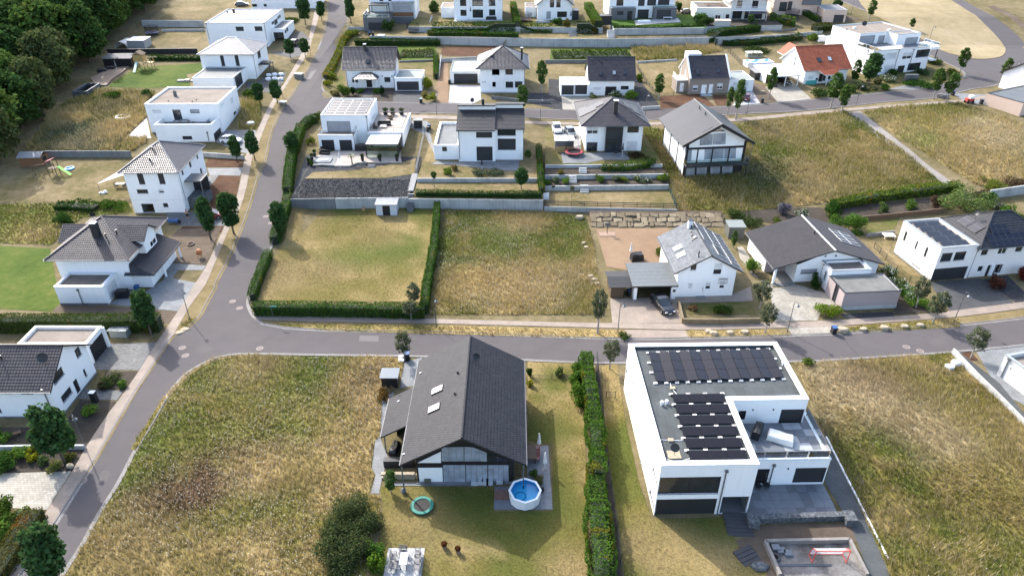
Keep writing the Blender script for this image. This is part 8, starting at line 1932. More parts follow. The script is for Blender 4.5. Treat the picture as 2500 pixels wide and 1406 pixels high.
def parasol(label,p,hgt=2.4,mat=None,base=True):
 t=thing('closed_parasol',label,'parasol',G(p),0,'closed parasols');MB().tube([(0,0,0),(0,0,hgt)],.025,6).build('pole',LIGHTM,t)
 MB().lathe([(.05,hgt),(.10,hgt-.3),(.17,hgt-1.0),(.24,hgt-1.35),(.16,hgt-1.37)],9).build('canopy',mat or CANV,t)
 if base:MB().lathe([(.32,0),(.32,.06),(.06,.1)],14).build('base',GREYM,t)
parasol('closed white parasol behind the patio table',(12,1812,325));parasol('closed white parasol nearest the round pool',(12,1862,492));parasol('closed white parasol on the pale terrace by the carport',(16,512,490),2.8);parasol('tall white closed parasol on the pale deck with gravel slope',(6,815,205),3.2);parasol('dark closed parasol on the villa terrace',(21,1565,285),4.2,ANTH);parasol('dark closed parasol before the glazed centre bay',(20,1280,270),3.0,ANTH);parasol('dark blue closed parasol at the gabled top house',(3,680,175),2.6,simple('navy',(.02,.03,.09),.8));parasol('grey closed parasol on the wooden deck at the wood',(1,1010,630),3.2,GREYM);parasol('closed parasol on the split-roof patio',(6,2028,230),2.4,ANTHM)
def table(label,p,w,d,hgt,mat,rz=0.,legm=None,name='garden_table',group='garden tables'):
 t=thing(name,label,'table',G(p)+Vector((0,0,.06)),rz,group);MB().box(-w/2,-d/2,hgt-.05,w/2,d/2,hgt).build('tabletop',mat,t)
 for sx in (-1,1):
  for sy in (-1,1):MB().box(sx*(w/2-.08)-.03,sy*(d/2-.08)-.03,0,sx*(w/2-.08)+.03,sy*(d/2-.08)+.03,hgt-.05).build('leg',legm or mat,t)
def chair(label,p,rz,mat,group='garden chairs',dz=.06,w=.55):
 t=thing('garden_chair',label,'chair',G(p)+Vector((0,0,dz)),rz,group);MB().box(-w/2,-.26,.40,w/2,.26,.45).build('seat',mat,t)
 mb=MB()
 for k in range(4):mb.box(-w/2,.24+.025*k,.52+.12*k,w/2,.26+.025*k,.60+.12*k)
 mb.build('backrest',mat,t)
 for sx in (-1,1):
  MB().box(sx*(w/2-.02)-.02,-.26,0,sx*(w/2-.02)+.02,-.22,.62).build('leg',mat,t);MB().box(sx*(w/2-.02)-.02,.22,0,sx*(w/2-.02)+.02,.26,.95).build('leg',mat,t);MB().box(sx*(w/2-.02)-.025,-.28,.62,sx*(w/2-.02)+.025,.24,.65).build('armrest',mat,t)
CHM=simple('chair_grey',(.20,.20,.21),.5,var=.1)
table('pale rectangular table on the bottom slab square',(12,658,1300),.7,1.3,.72,SLABL,0,ANTH);table('dark patio table beside the timber house',(12,1745,385),1.0,2.0,.74,WOODD,0,ANTH)
for i,(x,y,r) in enumerate(((570,1265,90),(570,1345,90),(775,1235,-90),(775,1290,-90),(775,1350,-90),(650,1225,0))):chair(['upper left','lower left','upper right','middle right','lower right','head-end'][i]+' metal chair around the table on the bottom slab square',(12,x,y),R(r),CHM,w=.7)
for i,y in enumerate((340,365,390,415)):chair(['farthest','second','third','nearest'][i]+' pink chair at the dark patio table, counted from the far parasol',(12,1795,y),R(-90),simple('pink',(.45,.20,.19),.6))
table('terrace table on the white house roof terrace',(1,1500,1010),1.6,.9,.74,GREYM,.2) if False else None
def rooftop(H,key,px,z,fn):P=H.M@H.loc(px,z);return P
def put(fn,P):
 global G
 old=G;G=lambda p:P;r=fn();G=old;return r
for i,(x,y) in enumerate(((1505,1075),(1545,1075),(1625,1078),(1672,1078),(1720,1040),(1790,1060))):
 put(lambda:chair(['first','second','third','fourth','high-backed','corner'][i]+' grey chair on the white house roof terrace, counted from the left',(0,0),R([20,-160,10,170,90,-60][i]),CHM,dz=.0),F_.M@F_.loc((1,x,y),2.5))
put(lambda:table('glass-grey table on the white house roof terrace',(0,0),1.7,.9,.72,GREYM),F_.M@F_.loc((1,1585,1062),2.5))
def sofa(label,P,w,d,rz,mat,name='garden_sofa',cat='sofa'):
 t=thing(name,label,cat,P,rz);MB().box(-w/2,-d/2,.02,w/2,d/2,.4).build('seat',mat,t);MB().box(-w/2,d/2-.22,.404,w/2,d/2,.8).build('backrest',mat,t);MB().box(-w/2,-d/2,.404,-w/2+.2,d/2-.224,.6).build('armrest',mat,t)
sofa('dark lounge sofa on the wooden roof terrace',Q.M@Q.loc((2,1190,1075),3.25),2.6,.9,0,ANTHM);sofa('dark lounge corner sofa left on the wooden roof terrace',Q.M@Q.loc((2,1115,1095),3.25),1.6,.9,R(90),ANTHM)
put(lambda:table('pale low table before the roof terrace sofa',(0,0),1.3,.8,.38,LIGHTM),Q.M@Q.loc((2,1180,1098),3.2))
for i,p in enumerate(((1245,1008),(1250,1028))):
 t=thing('lounge_chair',['upper','lower'][i]+' curved lounge chair on the wooden roof terrace','chair',Q.M@Q.loc((2,*p),3.25),.3,'lounge chairs');MB().tube([(-.8,0,.35),(-.4,0,.2),(.2,0,.3),(.6,0,.75)],.16,6).build('seat_shell',WOODD,t);MB().box(-.3,-.2,0,.3,.2,.1).build('base',WOODD,t)
def planter(label,P,w,hgt,ph,col=(.05,.10,.03),pot=None,group='planters',d=None):
 t=thing('planter',label,'planter',P,0,group);MB().lathe([(w*.36,0),(w*.5,hgt),(w*.44,hgt),(w*.40,hgt-.06)],10).build('pot',pot or ANTH,t)
 n=260;dd=rng.normal(size=(n,3));dd/=np.linalg.norm(dd,axis=1,keepdims=True);c=dd*np.array([w*.55,w*.55,ph*.5])*rng.uniform(.4,1,(n,1))+np.array([0,0,hgt+ph*.45]);v,vc=leaf_quads(c,dd,.09,tint(col,n));link('plant',np_mesh('plant',v,4,LEAF,vc),t)
for i,x in enumerate((1200,1262,1338)):planter(['left','middle','right'][i]+' planter with grassy shrub on the wooden roof terrace',Q.M@Q.loc((2,x,985),3.25),1.1,.7,.9)
for i,(x,y) in enumerate(((1005,165),(1153,165),(1300,165),(595,125),(572,160),(545,200))):planter(['first dark planter before the glass pergola','second dark planter before the glass pergola','third dark planter at the glass pergola corner','far dark planter beside the slab patio with sunken tub','middle dark planter beside the slab patio with sunken tub','near dark planter beside the slab patio with sunken tub'][i],G((6,x,y))+Vector((0,0,.3)),.7,.8,.7)
t=thing('palm_tree','small potted fan palm on the pale deck','tree',G((6,915,190))+Vector((0,0,.3)));MB().tube([(0,0,0),(.03,0,1.6)],[.12,.08],8).build('trunk',WOODD,t);mb=MB()
for k in range(16):
 a=k*.393;l=1.0;e=.25 if k%2 else-.35;mb.face([(0,0,1.6),(.5*l*math.cos(a-.2),.5*l*math.sin(a-.2),1.8+e*.3),(l*math.cos(a),l*math.sin(a),1.6+e),(.5*l*math.cos(a+.2),.5*l*math.sin(a+.2),1.8+e*.3)])
mb.build('crown',simple('palm_leaf',(.12,.15,.03),.6),t)
t=thing('hot_tub','grey covered tub sunk in the slab patio above the gravel slope','tub',G((6,675,165))+Vector((0,0,.34)));MB().box(-1.4,-1.0,0,1.4,1.0,.18).build('cover',simple('tub_cover',(.26,.30,.34),.5),t);MB().box(-.9,-.6,.184,.9,.6,.26).build('lid',simple('tub_lid',(.34,.38,.42),.5),t)
for i,y in enumerate((80,105)):sofa(['upper','lower'][i]+' black sun lounger on the pale deck',G((6,680,y))+Vector((0,0,.3)),2.0,.7,R(-10),ANTHM,'sun_lounger','sun lounger')
def cover(label,P,w,d,hgt,rz,mat,name='covered_furniture',taper=.85,cat='cover'):
 t=thing(name,label,cat,P,rz);mb=MB();n=10;rings=[]
 for z,k in ((0,1.0),(hgt*.75,.98),(hgt,taper)):
  rings.append([(w/2*k*sx+random.uniform(-.04,.04),d/2*k*sy+random.uniform(-.04,.04),z+(random.uniform(-.06,.06) if z else 0)) for sx,sy in ((-1,-1),(-.33,-1),(.33,-1),(1,-1),(1,0),(1,1),(.33,1),(-.33,1),(-1,1),(-1,0))])
 for A_,B_2 in zip(rings,rings[1:]):
  for i in range(n):mb.face([A_[i],A_[(i+1)%n],B_2[(i+1)%n],B_2[i]])
 mb.face(rings[-1]);mb.build('cloth',mat,t);MB().tube([(*p[:2],.04) for p in rings[0]]+[(*rings[0][0][:2],.04)],.02,5).build('hem_cord',GREYM,t)
cover('white covered furniture block on the glass-railed terrace',A.M@A.loc((14,1595,240),3.45),2.5,1.2,.75,R(-25),simple('cover_white',(.72,.71,.68),.7,var=.06));cover('dark covered hammock frame leaning on the glass-railed terrace',A.M@A.loc((14,1395,190),3.45),1.9,.8,1.3,R(60),ANTHM,taper=.3);cover('black covered grill beside the glass pergola',G((2,985,1298)),2.0,.9,1.3,0,ANTHM,'covered_grill');cover('black covered lounge seat on the pale terrace by the carport',G((16,570,500)),1.9,1.1,1.2,.2,ANTHM,'covered_lounge');cover('dark grey covered lounge on the villa terrace',G((21,1835,265)),3.2,1.2,1.0,0,ANTHM,'covered_lounge');cover('white covered furniture on the turf terrace',G((3,1310,195)),3.8,1.6,.6,0,BAGW)
cover('dark grey covered heap on the deck at the wood',G((1,880,620)),2.2,1.4,.8,.3,ANTHM);cover('second dark covered heap on the deck at the wood',G((1,950,600)),2.2,1.2,.8,0,ANTHM);cover('pale grey covered sofa set on the villa terrace',G((21,1440,270)),3.6,1.3,.7,.1,BAGW);table('white patio table with chairs on the turf terrace',(3,1510,175),2.6,1.1,.75,LIGHTM);table('white play table on trestles behind the cream house',(8,1150,720),1.8,1.2,.5,WHITEP)
for i,(p,r) in enumerate((((14,1400,655),0),((14,1473,650),.4))):
 P=G(p)+Vector((0,0,.06));t=thing('wire_chair',['half hidden wire chair','round wire chair'][i]+' beside the dark terrace door','chair',P,r,'wire chairs');MB().tube([(.38*math.cos(a*.4),.1*math.sin(a*.4),.75+.42*math.sin(a*.4)) for a in range(17)],.02,5).build('hoop',RUB,t);MB().lathe([(.36,.40),(.36,.44),(.02,.44)],12).build('seat',RUB,t)
 for a in range(4):MB().tube([(.3*math.cos(a*1.57+.7),.3*math.sin(a*1.57+.7),0),(.2*math.cos(a*1.57+.7),.2*math.sin(a*1.57+.7),.4)],.015,5).build('leg',RUB,t)
def wbin(label,p,lid=None,col=None,z=0.):
 t=thing('wheelie_bin',label,'bin',G(p),random.uniform(-.3,.3),'wheelie bins');MB().prism([(-.24,-.28),(.24,-.28),(.24,.28),(-.24,.28)],0,.02).prism([(-.27,-.32),(.27,-.32),(.27,.32),(-.27,.32)],.06,.95).build('body',col or ANTHM,t);MB().box(-.3,-.36,.955,.3,.34,1.05).build('lid',lid or ANTHM,t)
 for s in (-1,1):w=MB().lathe([(.1,-.04),(.1,.04)],10).build('wheel',RUB,t);w.location=(s*.26,.3,.1);w.rotation_euler=(0,R(90),0)
for l_,p_,c_ in (('bin with blue lid on the pavement corner by the timber house',(11,622,248),BLUEP),('bin with blue lid beside the row of boulders',(15,470,400),BLUEP),('blue-lidded bin at the shiny-tiled house driveway',(2,1505,885),simple('lid_pale_blue',(.25,.38,.48),.5)),('dark bin left of the pale double garage',(2,1748,722),None),('dark bin in the shadow of the timber chalet eaves',(3,1487,1240),None),('black bin in front of the white carport',(22,1370,1155),None),('black bin on the soil strip by the carport',(4,212,885),None),('dark bin at the junction rubble heap',(4,1845,820),BLUEP),('dark bin beside the right edge garage',(4,2090,895),None),('dark bin on the grey driveway of the pergola house',(2,1575,1110),BLUEP),('plain dark bin next to the blue-lidded one on the grey driveway',(2,1565,1130),None),('bin at the far corner of the junction',(4,2405,640),None),('dark bin inside the wooden shed lean-to',(16,500,820),BLUEP),('bin beside the dark locker at the top',(2,1065,310),BLUEP),('second bin beside the dark locker at the top',(2,1093,312),None)):wbin(l_,p_,c_)
cover('large black waste container beside the gravel-roofed garage',G((5,1060,1320)),1.6,1.0,1.2,.1,ANTHM,'waste_container',.96,'container');wbin('blue bin beside the large black container',(5,1185,1275),BLUEP,BLUEP)
def stone(mb,w,d,hgt,seed,m=0,c=(0,0,0)):
 r=random.Random(seed);n=6;rings=[]
 for z,k in ((0,.95),(hgt*.5,1.02),(hgt*.88,.9),(hgt,.72)):
  rings.append([(c[0]+w/2*k*math.cos(i*6.283/n)*r.uniform(.86,1.14),c[1]+d/2*k*math.sin(i*6.283/n)*r.uniform(.86,1.14),c[2]+z+r.uniform(-.04,.04)*hgt) for i in range(n)])
 for A_,B_2 in zip(rings,rings[1:]):
  for i in range(n):mb.face([A_[i],A_[(i+1)%n],B_2[(i+1)%n],B_2[i]],m)
 mb.face(rings[-1],m);mb.face(rings[0][::-1],m)
def boulder(label,p,w,d,hgt,mat=None,rz=0.,seed=0,group='boulders'):
 mb=MB();stone(mb,w,d,hgt,seed);o=mb.build('boulder',mat or STONEP);o.location=G(p)-Vector((0,0,.04));o.rotation_euler=(0,0,rz);tag(o,label,'boulder',group)
for i,(p,w,l_) in enumerate((((15,545,385),1.6,'first and broadest of the square boulders, beside the bin'),((15,725,375),1.1,'second square boulder from the bin'),((15,905,365),1.3,'third square boulder from the bin'),((15,1080,350),1.1,'fourth square boulder from the bin'),((15,1215,340),1.1,'fifth square boulder, nearest the street tree'),((16,1215,1150),1.0,'upright pale boulder before the raised bed'),((16,1265,1170),1.2,'leaning pale boulder beside the upright one'),((16,1412,1165),1.1,'flat pale boulder in the middle of the verge'),((16,1545,1160),1.2,'pale boulder nearest the lower grey-green tree'),((7,755,650),1.6,'pale boulder heap piece at the meadow top'),((7,790,865),.9,'pale stone on the meadow bank, upper'),((7,812,900),.9,'pale stone on the meadow bank, lower'),((7,850,1150),1.0,'rubble stone at the top of the bank heap'),((7,880,1180),1.0,'rubble stone in the bank heap middle'),((7,905,1215),1.0,'rubble stone at the bottom of the bank heap'),((9,1540,395),1.3,'flat white stone at the junction verge, left'),((9,1590,365),1.2,'flat white stone at the junction verge, right'),((10,605,470),.9,'stone beside the street tree trunk in the bed'),((4,220,800),1.4,'pale rubble stone by the carport soil strip'),((11,575,262),.8,'white sack-like stone beside the small pale tree'))):
 boulder(l_,p,w,w*.7,w*(.15 if 'flat white' in l_ else.42),BAGW if 'white s' in l_ and 'flat' not in l_ else None,random.uniform(-.4,.4),i)
 # stone revetment below the terraced garden
root=thing('rock_revetment','yellow-brown dry stone revetment above the sandy yard','stone wall',(13.2,105.6,0));r_=random.Random(3)
MB().prism([(0,.2),(22.5,.2),(22.5,4.2),(0,4.2)],-.2,[.02,.02,1.15,1.15]).build('earth_core',SOIL,root)
for j in range(3):
 xs_=[0.]
 while xs_[-1]<21.6:xs_.append(xs_[-1]+r_.uniform(.55,1.9))
 xs_[-1]=22.3
 for i in range(len(xs_)-1):
  jt=lambda:r_.uniform(-.27,.27);q4=[(xs_[i]+.03+jt()*.5,1.07*j+.02+jt()),(xs_[i+1]-.03+jt()*.5,1.07*j+.02+jt()),(xs_[i+1]-.03+jt()*.5,1.07*(j+1)-.02+jt()),(xs_[i]+.03+jt()*.5,1.07*(j+1)-.02+jt())];cx,cy=sum(p[0] for p in q4)/4,sum(p[1] for p in q4)/4
  ring=[]
  for p,n_ in zip(q4,q4[1:]+q4[:1]):ring+=[p,((p[0]+n_[0])/2+r_.uniform(-.1,.1),(p[1]+n_[1])/2+r_.uniform(-.1,.1))]
  mb=MB();rs=[];tp=r_.uniform(.08,.17)
  for k,o_ in ((.94,0.),(.93,tp*.7),(.78,tp)):rs.append([(cx+(x-cx)*k,.25+cy+(y-cy)*k-o_*.35,.02+(cy+(y-cy)*k)*.33+o_) for x,y in ring])
  for A_,B_2 in zip(rs,rs[1:]):
   for a in range(8):mb.face([A_[a],A_[(a+1)%8],B_2[(a+1)%8],B_2[a]])
  mb.face(rs[-1]);mb.build('stone',r_.choice([STONEY,STONEY,simple('sandstone_dark',(.23,.18,.105),.9,var=.3,bump=.6,bscale=5),simple('sandstone_light',(.37,.30,.19),.9,var=.3,bump=.6,bscale=5)]),root)
  # garden stairs
def stair(label,base,w,n,run,rise,mat,rz=0.,z=None,name='garden_stair',step='step'):
 P=G(base);t=thing(name,label,'stairs',(P.x,P.y,P.z if z is None else z),rz)
 for k in range(n):MB().box(-w/2,k*run,-.3,w/2,(k+1)*run-.004,(k+1)*rise).build(step,mat,t)
stair('lowest concrete garden stair of the terraced garden',(20,745,770),1.5,5,.32,.18,CONC);stair('middle concrete garden stair of the terraced garden',(20,580,630),1.4,5,.32,.17,CONC);stair('upper concrete garden stair of the terraced garden',(20,725,490),1.4,4,.3,.16,CONC);stair('steel stair from the mown lawn up to the gravel slope',(6,1412,595),1.1,9,.3,.26,GREYM,z=.3,name='steel_stair');stair('pale step plates climbing the gravel slope',(6,1415,450),1.1,12,.62,.01,simple('step_slab',(.30,.31,.31),.8,var=.2),z=2.37,name='step_plates');stair('short black steps up to the pale deck',(6,1075,215),1.3,3,.3,.15,CONCD);stair('stair through the upper concrete wall by the mixed hedge',(3,1030,330),2.0,8,.4,.2,CONC,z=7.3);stair('stepping stairs beside the colourful top garden',(3,700,315),2.2,5,.4,.15,CONCD)
stair('dark block stair from the white house terrace to the lawn',(14,1262,1065),2.4,6,.42,.06,simple('dark_block',(.075,.075,.08),.8),R(-3));stair('small dark stair at the lower garden corner',(17,260,1190),1.9,4,.4,.05,MATS['dark_block'],R(25))
t=thing('gabion_wall','long wire gabion wall along the white house terrace','wall',G((14,1400,935)));a,b=G((14,1400,940)),G((14,2160,915));d=b-a;n=8;me=MB().box(-.5,-.3,0,.5,.3,.75).mesh('gabion_basket',GABION)
for i in range(n):o=link('gabion_basket',me,t);c=lerp(a,b,(i+.5)/n)-a;o.location=(c.x,c.y,-.05);o.rotation_euler=(0,0,math.atan2(d.y,d.x));o.scale=(d.length/n-.02,1,1)
for p,l_ in (((14,1355,960),'gabion block beside the dark block stair'),((14,2180,935),'gabion end block by the slate gravel')):o=MB().box(-.5,-.6,0,.5,.6,.85).build('gabion_block',GABION);o.location=G(p);tag(o,l_,'gabion')
boulder('heap of dark gabion stones by the small stair',(17,365,1260),1.6,1.0,.45,GABION)
# sunken concrete sports pit
pz=-.0;root=thing('concrete_pit','sunken concrete yard with rough walls at the bottom edge','pit',G((17,480,880)))
pa,pb,pc,pd_=(G((17,*p))-root.location for p in ((455,870),(1850,840),(2150,1430),(700,1430)))
for a,b,nm in ((pa,pb,'wall'),(pb,pc,'wall'),(pa,pd_,'wall')):
 d=(b-a);m=Vector((-d.y,d.x,0)).normalized()*.14;q4=[(a-m),(b-m),(b+m),(a+m)];MB().prism([(p.x,p.y) for p in q4],-.2,.55).build(nm,simple('pit_concrete',(.33,.30,.27),.9,var=.25),root)
MB().prism(ccw([(p.x,p.y) for p in (pa,pb,pc,pd_)]),-.2,.055).build('floor',ground_mix('pit_floor',[(.35,(.10,.075,.055)),(.5,(.26,.24,.22)),(.65,(.46,.44,.42))],.25,1.2,8.,.4),root)
def goal(label,p,w,hgt,dp,rz):
 t=thing('football_goal',label,'goal',G(p)+Vector((0,0,.06)),rz);mb=MB().bar((-w/2,0,0),(-w/2,0,hgt),.06).bar((w/2,0,0),(w/2,0,hgt),.06).bar((-w/2,0,hgt),(w/2,0,hgt),.06);mb.build('frame',REDM,t)
 mb=MB()
 for s in (-1,1):mb.bar((s*w/2,0,hgt),(s*w/2,dp,hgt*.75),.05).bar((s*w/2,dp,hgt*.75),(s*w/2,dp*1.5,.03),.05).bar((s*w/2,0,.03),(s*w/2,dp*1.5,.03),.05)
 mb.bar((-w/2,dp*1.5,.03),(w/2,dp*1.5,.03),.05);mb.build('rear_frame',REDM,t);mb=MB()
 for k in range(22):x=-w/2+w*k/21;mb.bar((x,dp*.05,hgt),(x,dp,hgt*.75),.012).bar((x,dp,hgt*.75),(x,dp*1.5,.03),.012)
 for k in range(12):z=hgt*.75*k/11;y=dp*(1.5-.5*k/11);mb.bar((-w/2,y,z),(w/2,y,z),.012)
 mb.build('net',LIGHTM,t)
goal('red football goal with net in the concrete pit',(17,1530,1190),3.0,1.6,.6,0)
t=thing('tyre','old tyre in the corner of the concrete pit','tyre',G((17,625,1110))+Vector((0,0,.06)));MB().lathe([(.28,0),(.44,0),(.48,.1),(.44,.2),(.28,.2),(.28,0)],16,cap=False).build('tread',simple('old_rubber',(.10,.10,.10),.9),t);MB().lathe([(.02,.02),(.28,.02)],10,cap=False).build('inner_disc',RUB,t)
for i,y in enumerate((1225,1245)):P,P2_=G((17,690,y)),G((17,1560,y-12));o=MB().tube([(0,0,.12),tuple(P2_-P+Vector((0,0,.12)))],.05,6).build('steel_pipe',GREYM);o.location=P;tag(o,['upper','lower'][i]+' long grey pipe lying across the concrete pit','pipe')
for i,(x,y) in enumerate(((630,960),(720,1000),(840,1045))):o=MB().box(-.35,-.3,0,.35,.3,.25+.1*(i==0)).build('stone_block',SLAB);o.location=G((17,x,y))+Vector((0,0,.06));tag(o,['upright','middle','stacked'][i]+' grey slab piece stored in the concrete pit','slab')
# soft bags
def bag(label,p,w,mat=None,group='white bags'):
 mb=MB();stone(mb,w,w*.8,w*.42,len(label)*7);o=mb.build('bulk_bag',mat or BAGW,None,True);o.location=G(p);tag(o,label,'bag',group)
for i,(x,y) in enumerate(((200,655),(250,650),(305,648),(195,690),(250,685),(300,690))):bag(['left bulk bag in the back row','middle bulk bag in the back row','right bulk bag in the back row','left bulk bag in the front row','middle bulk bag in the front row','right bulk bag in the front row'][i]+' by the villa porch',(2,x,y),1.4)
for l_,p_,w_ in (('crumpled white sack on the straw meadow, left',(15,1465,705),1.3),('crumpled white sack on the straw meadow by the wall',(15,1520,670),1.4),('white bag pile in the straw grass by the pavement',(2,48,1075),1.7),('white sack at the foot of the small pale street tree',(11,575,235),.8)):bag(l_,p_,w_)
# play sets, bench, sundries
t=thing('play_tower','wooden play tower with pale slide on the green lawn','play tower',G((1,1200,600)));MB().box(-1.0,0,2.0,1.4,1.9,3.6).build('hut',WOODL,t);MB().prism([(-1.3,-.2),(.2,-.2),(.2,2.1),(-1.3,2.1)],[3.55,4.4,4.4,3.55],[3.65,4.5,4.5,3.65]).prism([(.2,-.2),(1.7,-.2),(1.7,2.1),(.2,2.1)],[4.4,3.55,3.55,4.4],[4.5,3.65,3.65,4.5]).build('roof',WOODD,t);MB().box(1.45,.1,1.5,3.4,1.8,1.65).build('platform',WOODL,t);MB().bar((-.2,-.1,2.0),(.0,-3.2,.15),.6,0,.08).build('slide',simple('slide_mint',(.45,.62,.55),.4),t)
for x,y in ((-.9,.1),(1.3,.1),(-.9,1.8),(1.3,1.8),(3.2,.2),(3.2,1.7)):MB().box(x-.07,y-.07,0,x+.07,y+.07,2.0 if x<2 else 2.6).build('post',WOODL,t)
t=thing('swing_set','climbing frame with bright green slide and red roof on the dry play lawn','play set',G((5,470,270)));MB().bar((1.0,.2,1.6),(3.4,-.6,.25),.55,0,.08).build('slide',simple('slide_green',(.30,.62,.12),.4),t);MB().prism([(-.7,-.7),(.7,-.7),(.7,.7),(-.7,.7)],[2.6,3.1,3.1,2.6],[2.7,3.2,3.2,2.7]).build('roof',simple('roof_raspberry',(.30,.05,.08),.7),t);MB().box(-.6,-.6,1.3,.8,.6,1.4).build('platform',WOODD,t);MB().bar((-.6,0,2.2),(-3.0,-1.2,2.2),.1).build('swing_beam',WOODD,t)
for a,b in (((-.6,-.6),(-.6,-.6)),((.8,-.6),(.8,-.6)),((-.6,.6),(-.6,.6)),((.8,.6),(.8,.6)),((-3.0,-1.2),(-3.4,-.2)),((-3.0,-1.2),(-2.6,-2.2))):MB().bar((*a,2.6 if a==b else 2.2),(*b,0),.1).build('leg',WOODD,t)
t=thing('paddling_pool','small blue paddling pool beside the green slide','pool',G((5,600,222)));MB().lathe([(.8,0),(.9,.15),(.8,.28),(.66,.28),(.66,.05)],16).build('ring',simple('pool_pale_blue',(.15,.38,.60),.4),t);MB().lathe([(.01,.1),(.64,.1)],12,cap=False).build('water',simple('pool_light',(.3,.55,.7),.1),t)
t=thing('sun_sail','cream triangular shade sail beside the tall three-storey house','shade sail',G((5,870,450)));MB().face([(0,0,2.3),(5.6,1.6,3.9),(5.5,4.8,4.2)]);mb=MB();mb.face([(0,0,2.3),(5.0,1.2,3.6),(5.3,4.6,4.6)]);mb.face([(5.3,4.6,4.58),(5.0,1.2,3.58),(0,0,2.28)]);mb.build('cloth',CANV,t);MB().tube([(0,0,0),(0,0,2.35)],.04,6).build('mast',GREYM,t)
table('patio table under the cream shade sail',(5,1040,380),1.6,.9,.74,CHM);chair('left chair under the cream shade sail',(5,1005,385),R(90),RUB);chair('right chair under the cream shade sail',(5,1075,385),R(-90),RUB)
t=thing('road_sign','green street name sign on a post before the lawn hedge','sign',G((18,130,1345)),0);MB().tube([(0,0,0),(0,0,2.5)],.03,6).build('post',GREYM,t);MB().box(-.05,-.03,2.35,.75,0,2.6).build('plate',simple('sign_green',(.10,.36,.30),.4),t)
t=thing('polytunnel','white polytunnel arch beside the silver-roofed outbuilding','polytunnel',G((1,1040,420)));mb=MB()
for i in range(10):a0,a1=math.pi*i/10,math.pi*(i+1)/10;mb.face([(1.7*math.cos(a0),0,1.8*math.sin(a0)),(1.7*math.cos(a1),0,1.8*math.sin(a1)),(1.7*math.cos(a1),5,1.8*math.sin(a1)),(1.7*math.cos(a0),5,1.8*math.sin(a0))])
mb.build('skin',simple('poly_skin',(.55,.55,.53),.5),t)
for l_,p_ in (('paired manhole cover nearest the street corner, upper',(9,1997,127)),('paired manhole cover nearest the street corner, lower',(9,2057,185)),('manhole cover left of the junction centre',(9,1565,525)),('lower manhole cover at the junction',(9,1592,592)),('manhole cover at the meadow corner of the street',(9,2230,530)),('round cover in the grey driveway',(5,1436,1278)),('upper reddish manhole cover by the hedge tree',(6,172,630)),('lower reddish manhole cover by the hedge tree',(6,215,685)),('manhole cover in the lower garden lawn',(12,1380,1200)),('left rusty manhole cover on the right street',(15,1100,517)),('right rusty manhole cover on the right street',(15,1218,552)),('small gully cover on the pavement bottom left',(10,708,590))):
 t=thing('manhole_cover',l_,'manhole cover',G(p_)+Vector((0,0,.012)),0,'manhole covers');MB().lathe([(.30,0),(.36,.028),(.44,.028),(.46,0)],16,cap=False).build('rim',simple('cover_rim',(.36,.30,.27),.8),t);MB().lathe([(.01,.02),(.33,.02)],14,cap=False).build('lid',simple('cover_lid',(.24,.19,.175),.8),t)
for i,(x,y) in enumerate(((1003,1165),(1118,1205))):planter(['left flower pot with stones on the bottom lawn','flower pot in the bare circle of the bottom lawn'][i],G((12,x,y)),.5,.45,.35,(.16,.07,.03),simple('terracotta',(.38,.25,.19),.8))
t=thing('basketball_stand','basketball stand on a brown base slab before the stone revetment','basketball hoop',G((16,305,270)));MB().box(-1.3,-.7,-.02,1.3,.7,.12).build('base_slab',simple('slab_brown',(.40,.27,.20),.8),t);MB().tube([(0,.3,.1),(0,.3,1.9)],.06,6).build('pole',ANTH,t);MB().box(-.45,.1,1.5,.45,.14,2.1).build('backboard',GREYM,t);MB().tube([(.25*math.cos(a*.45),-.2+.25*math.sin(a*.45),1.5) for a in range(15)],.02,5).build('hoop',ANTH,t)
for i,(k,x,y) in enumerate(((12,860,600),(12,1260,615),(12,1308,610),(12,1352,612),(12,1390,612),(12,1475,605))):
 o=MB().box(-.32,-.3,0,.32,.3,.5).build('seat_cushion' if i else 'garden_bench',simple('cushion',(.42,.46,.50),.7) if i else simple('bench_olive',(.13,.15,.10),.7));o.location=G((k,x,y))+Vector((0,0,.06));tag(o,['olive bench box against the white gable panel','first pale box seat along the glazed gable','second tallest pale box seat along the glazed gable','third pale box seat along the glazed gable','fourth pale box seat along the glazed gable','fifth box seat nearest the pool'][i],'seat')
cover('cluttered dark sofa with cushions under the side roof',Vector((-12.3,54.4,.05)),1.8,.8,.7,R(80),ANTHM,'terrace_sofa',.8,'sofa');o=MB().box(-1.5,-.3,0,1.5,.3,.9).build('kitchen_unit',ANTH);o.location=(-11.6,52.3,0);tag(o,'dark outdoor kitchen unit under the side roof','unit');t=thing('stone_wall','pale dry stone wall piece left of the glazed gable','wall',(-12.9,50.6,0))
for r2 in range(3):
 for i in range(8):o=link('stone',ubox('stone',STONEP),t);o.location=(i*.42+.2*(r2%2),0,r2*.24);o.scale=(.40,.35,.23)
t=thing('air_unit','white heat pump with round fan beside the split-roof annexe','heat pump',G((2,1755,1350)));MB().box(0,0,.1,1.3,.5,1.2).build('casing',WHITEP,t);MB().lathe([(.30,0),(.30,.03),(.05,.03)],14).build('fan_grille',ANTH,t).rotation_euler=(R(90),0,0);t.children[1].location=(.45,-.0,.65)
for i,x in enumerate((1455,1510)):o=MB().box(-.75,-.5,0,.75,.5,1.7).build('heat_pump',GREYM);o.location=G((4,x,700));tag(o,['left','right'][i]+' grey heat pump box before the apartment house','heat pump','apartment heat pumps')
t=thing('letterbox_pillar','black letterbox pillar at the gable house path','letterbox',G((9,820,985)));MB().box(-.3,-.25,0,.3,.25,1.4).build('pillar',ANTHM,t);MB().box(-.32,-.27,1.403,.32,.27,1.45).build('cap',WHITEP,t)
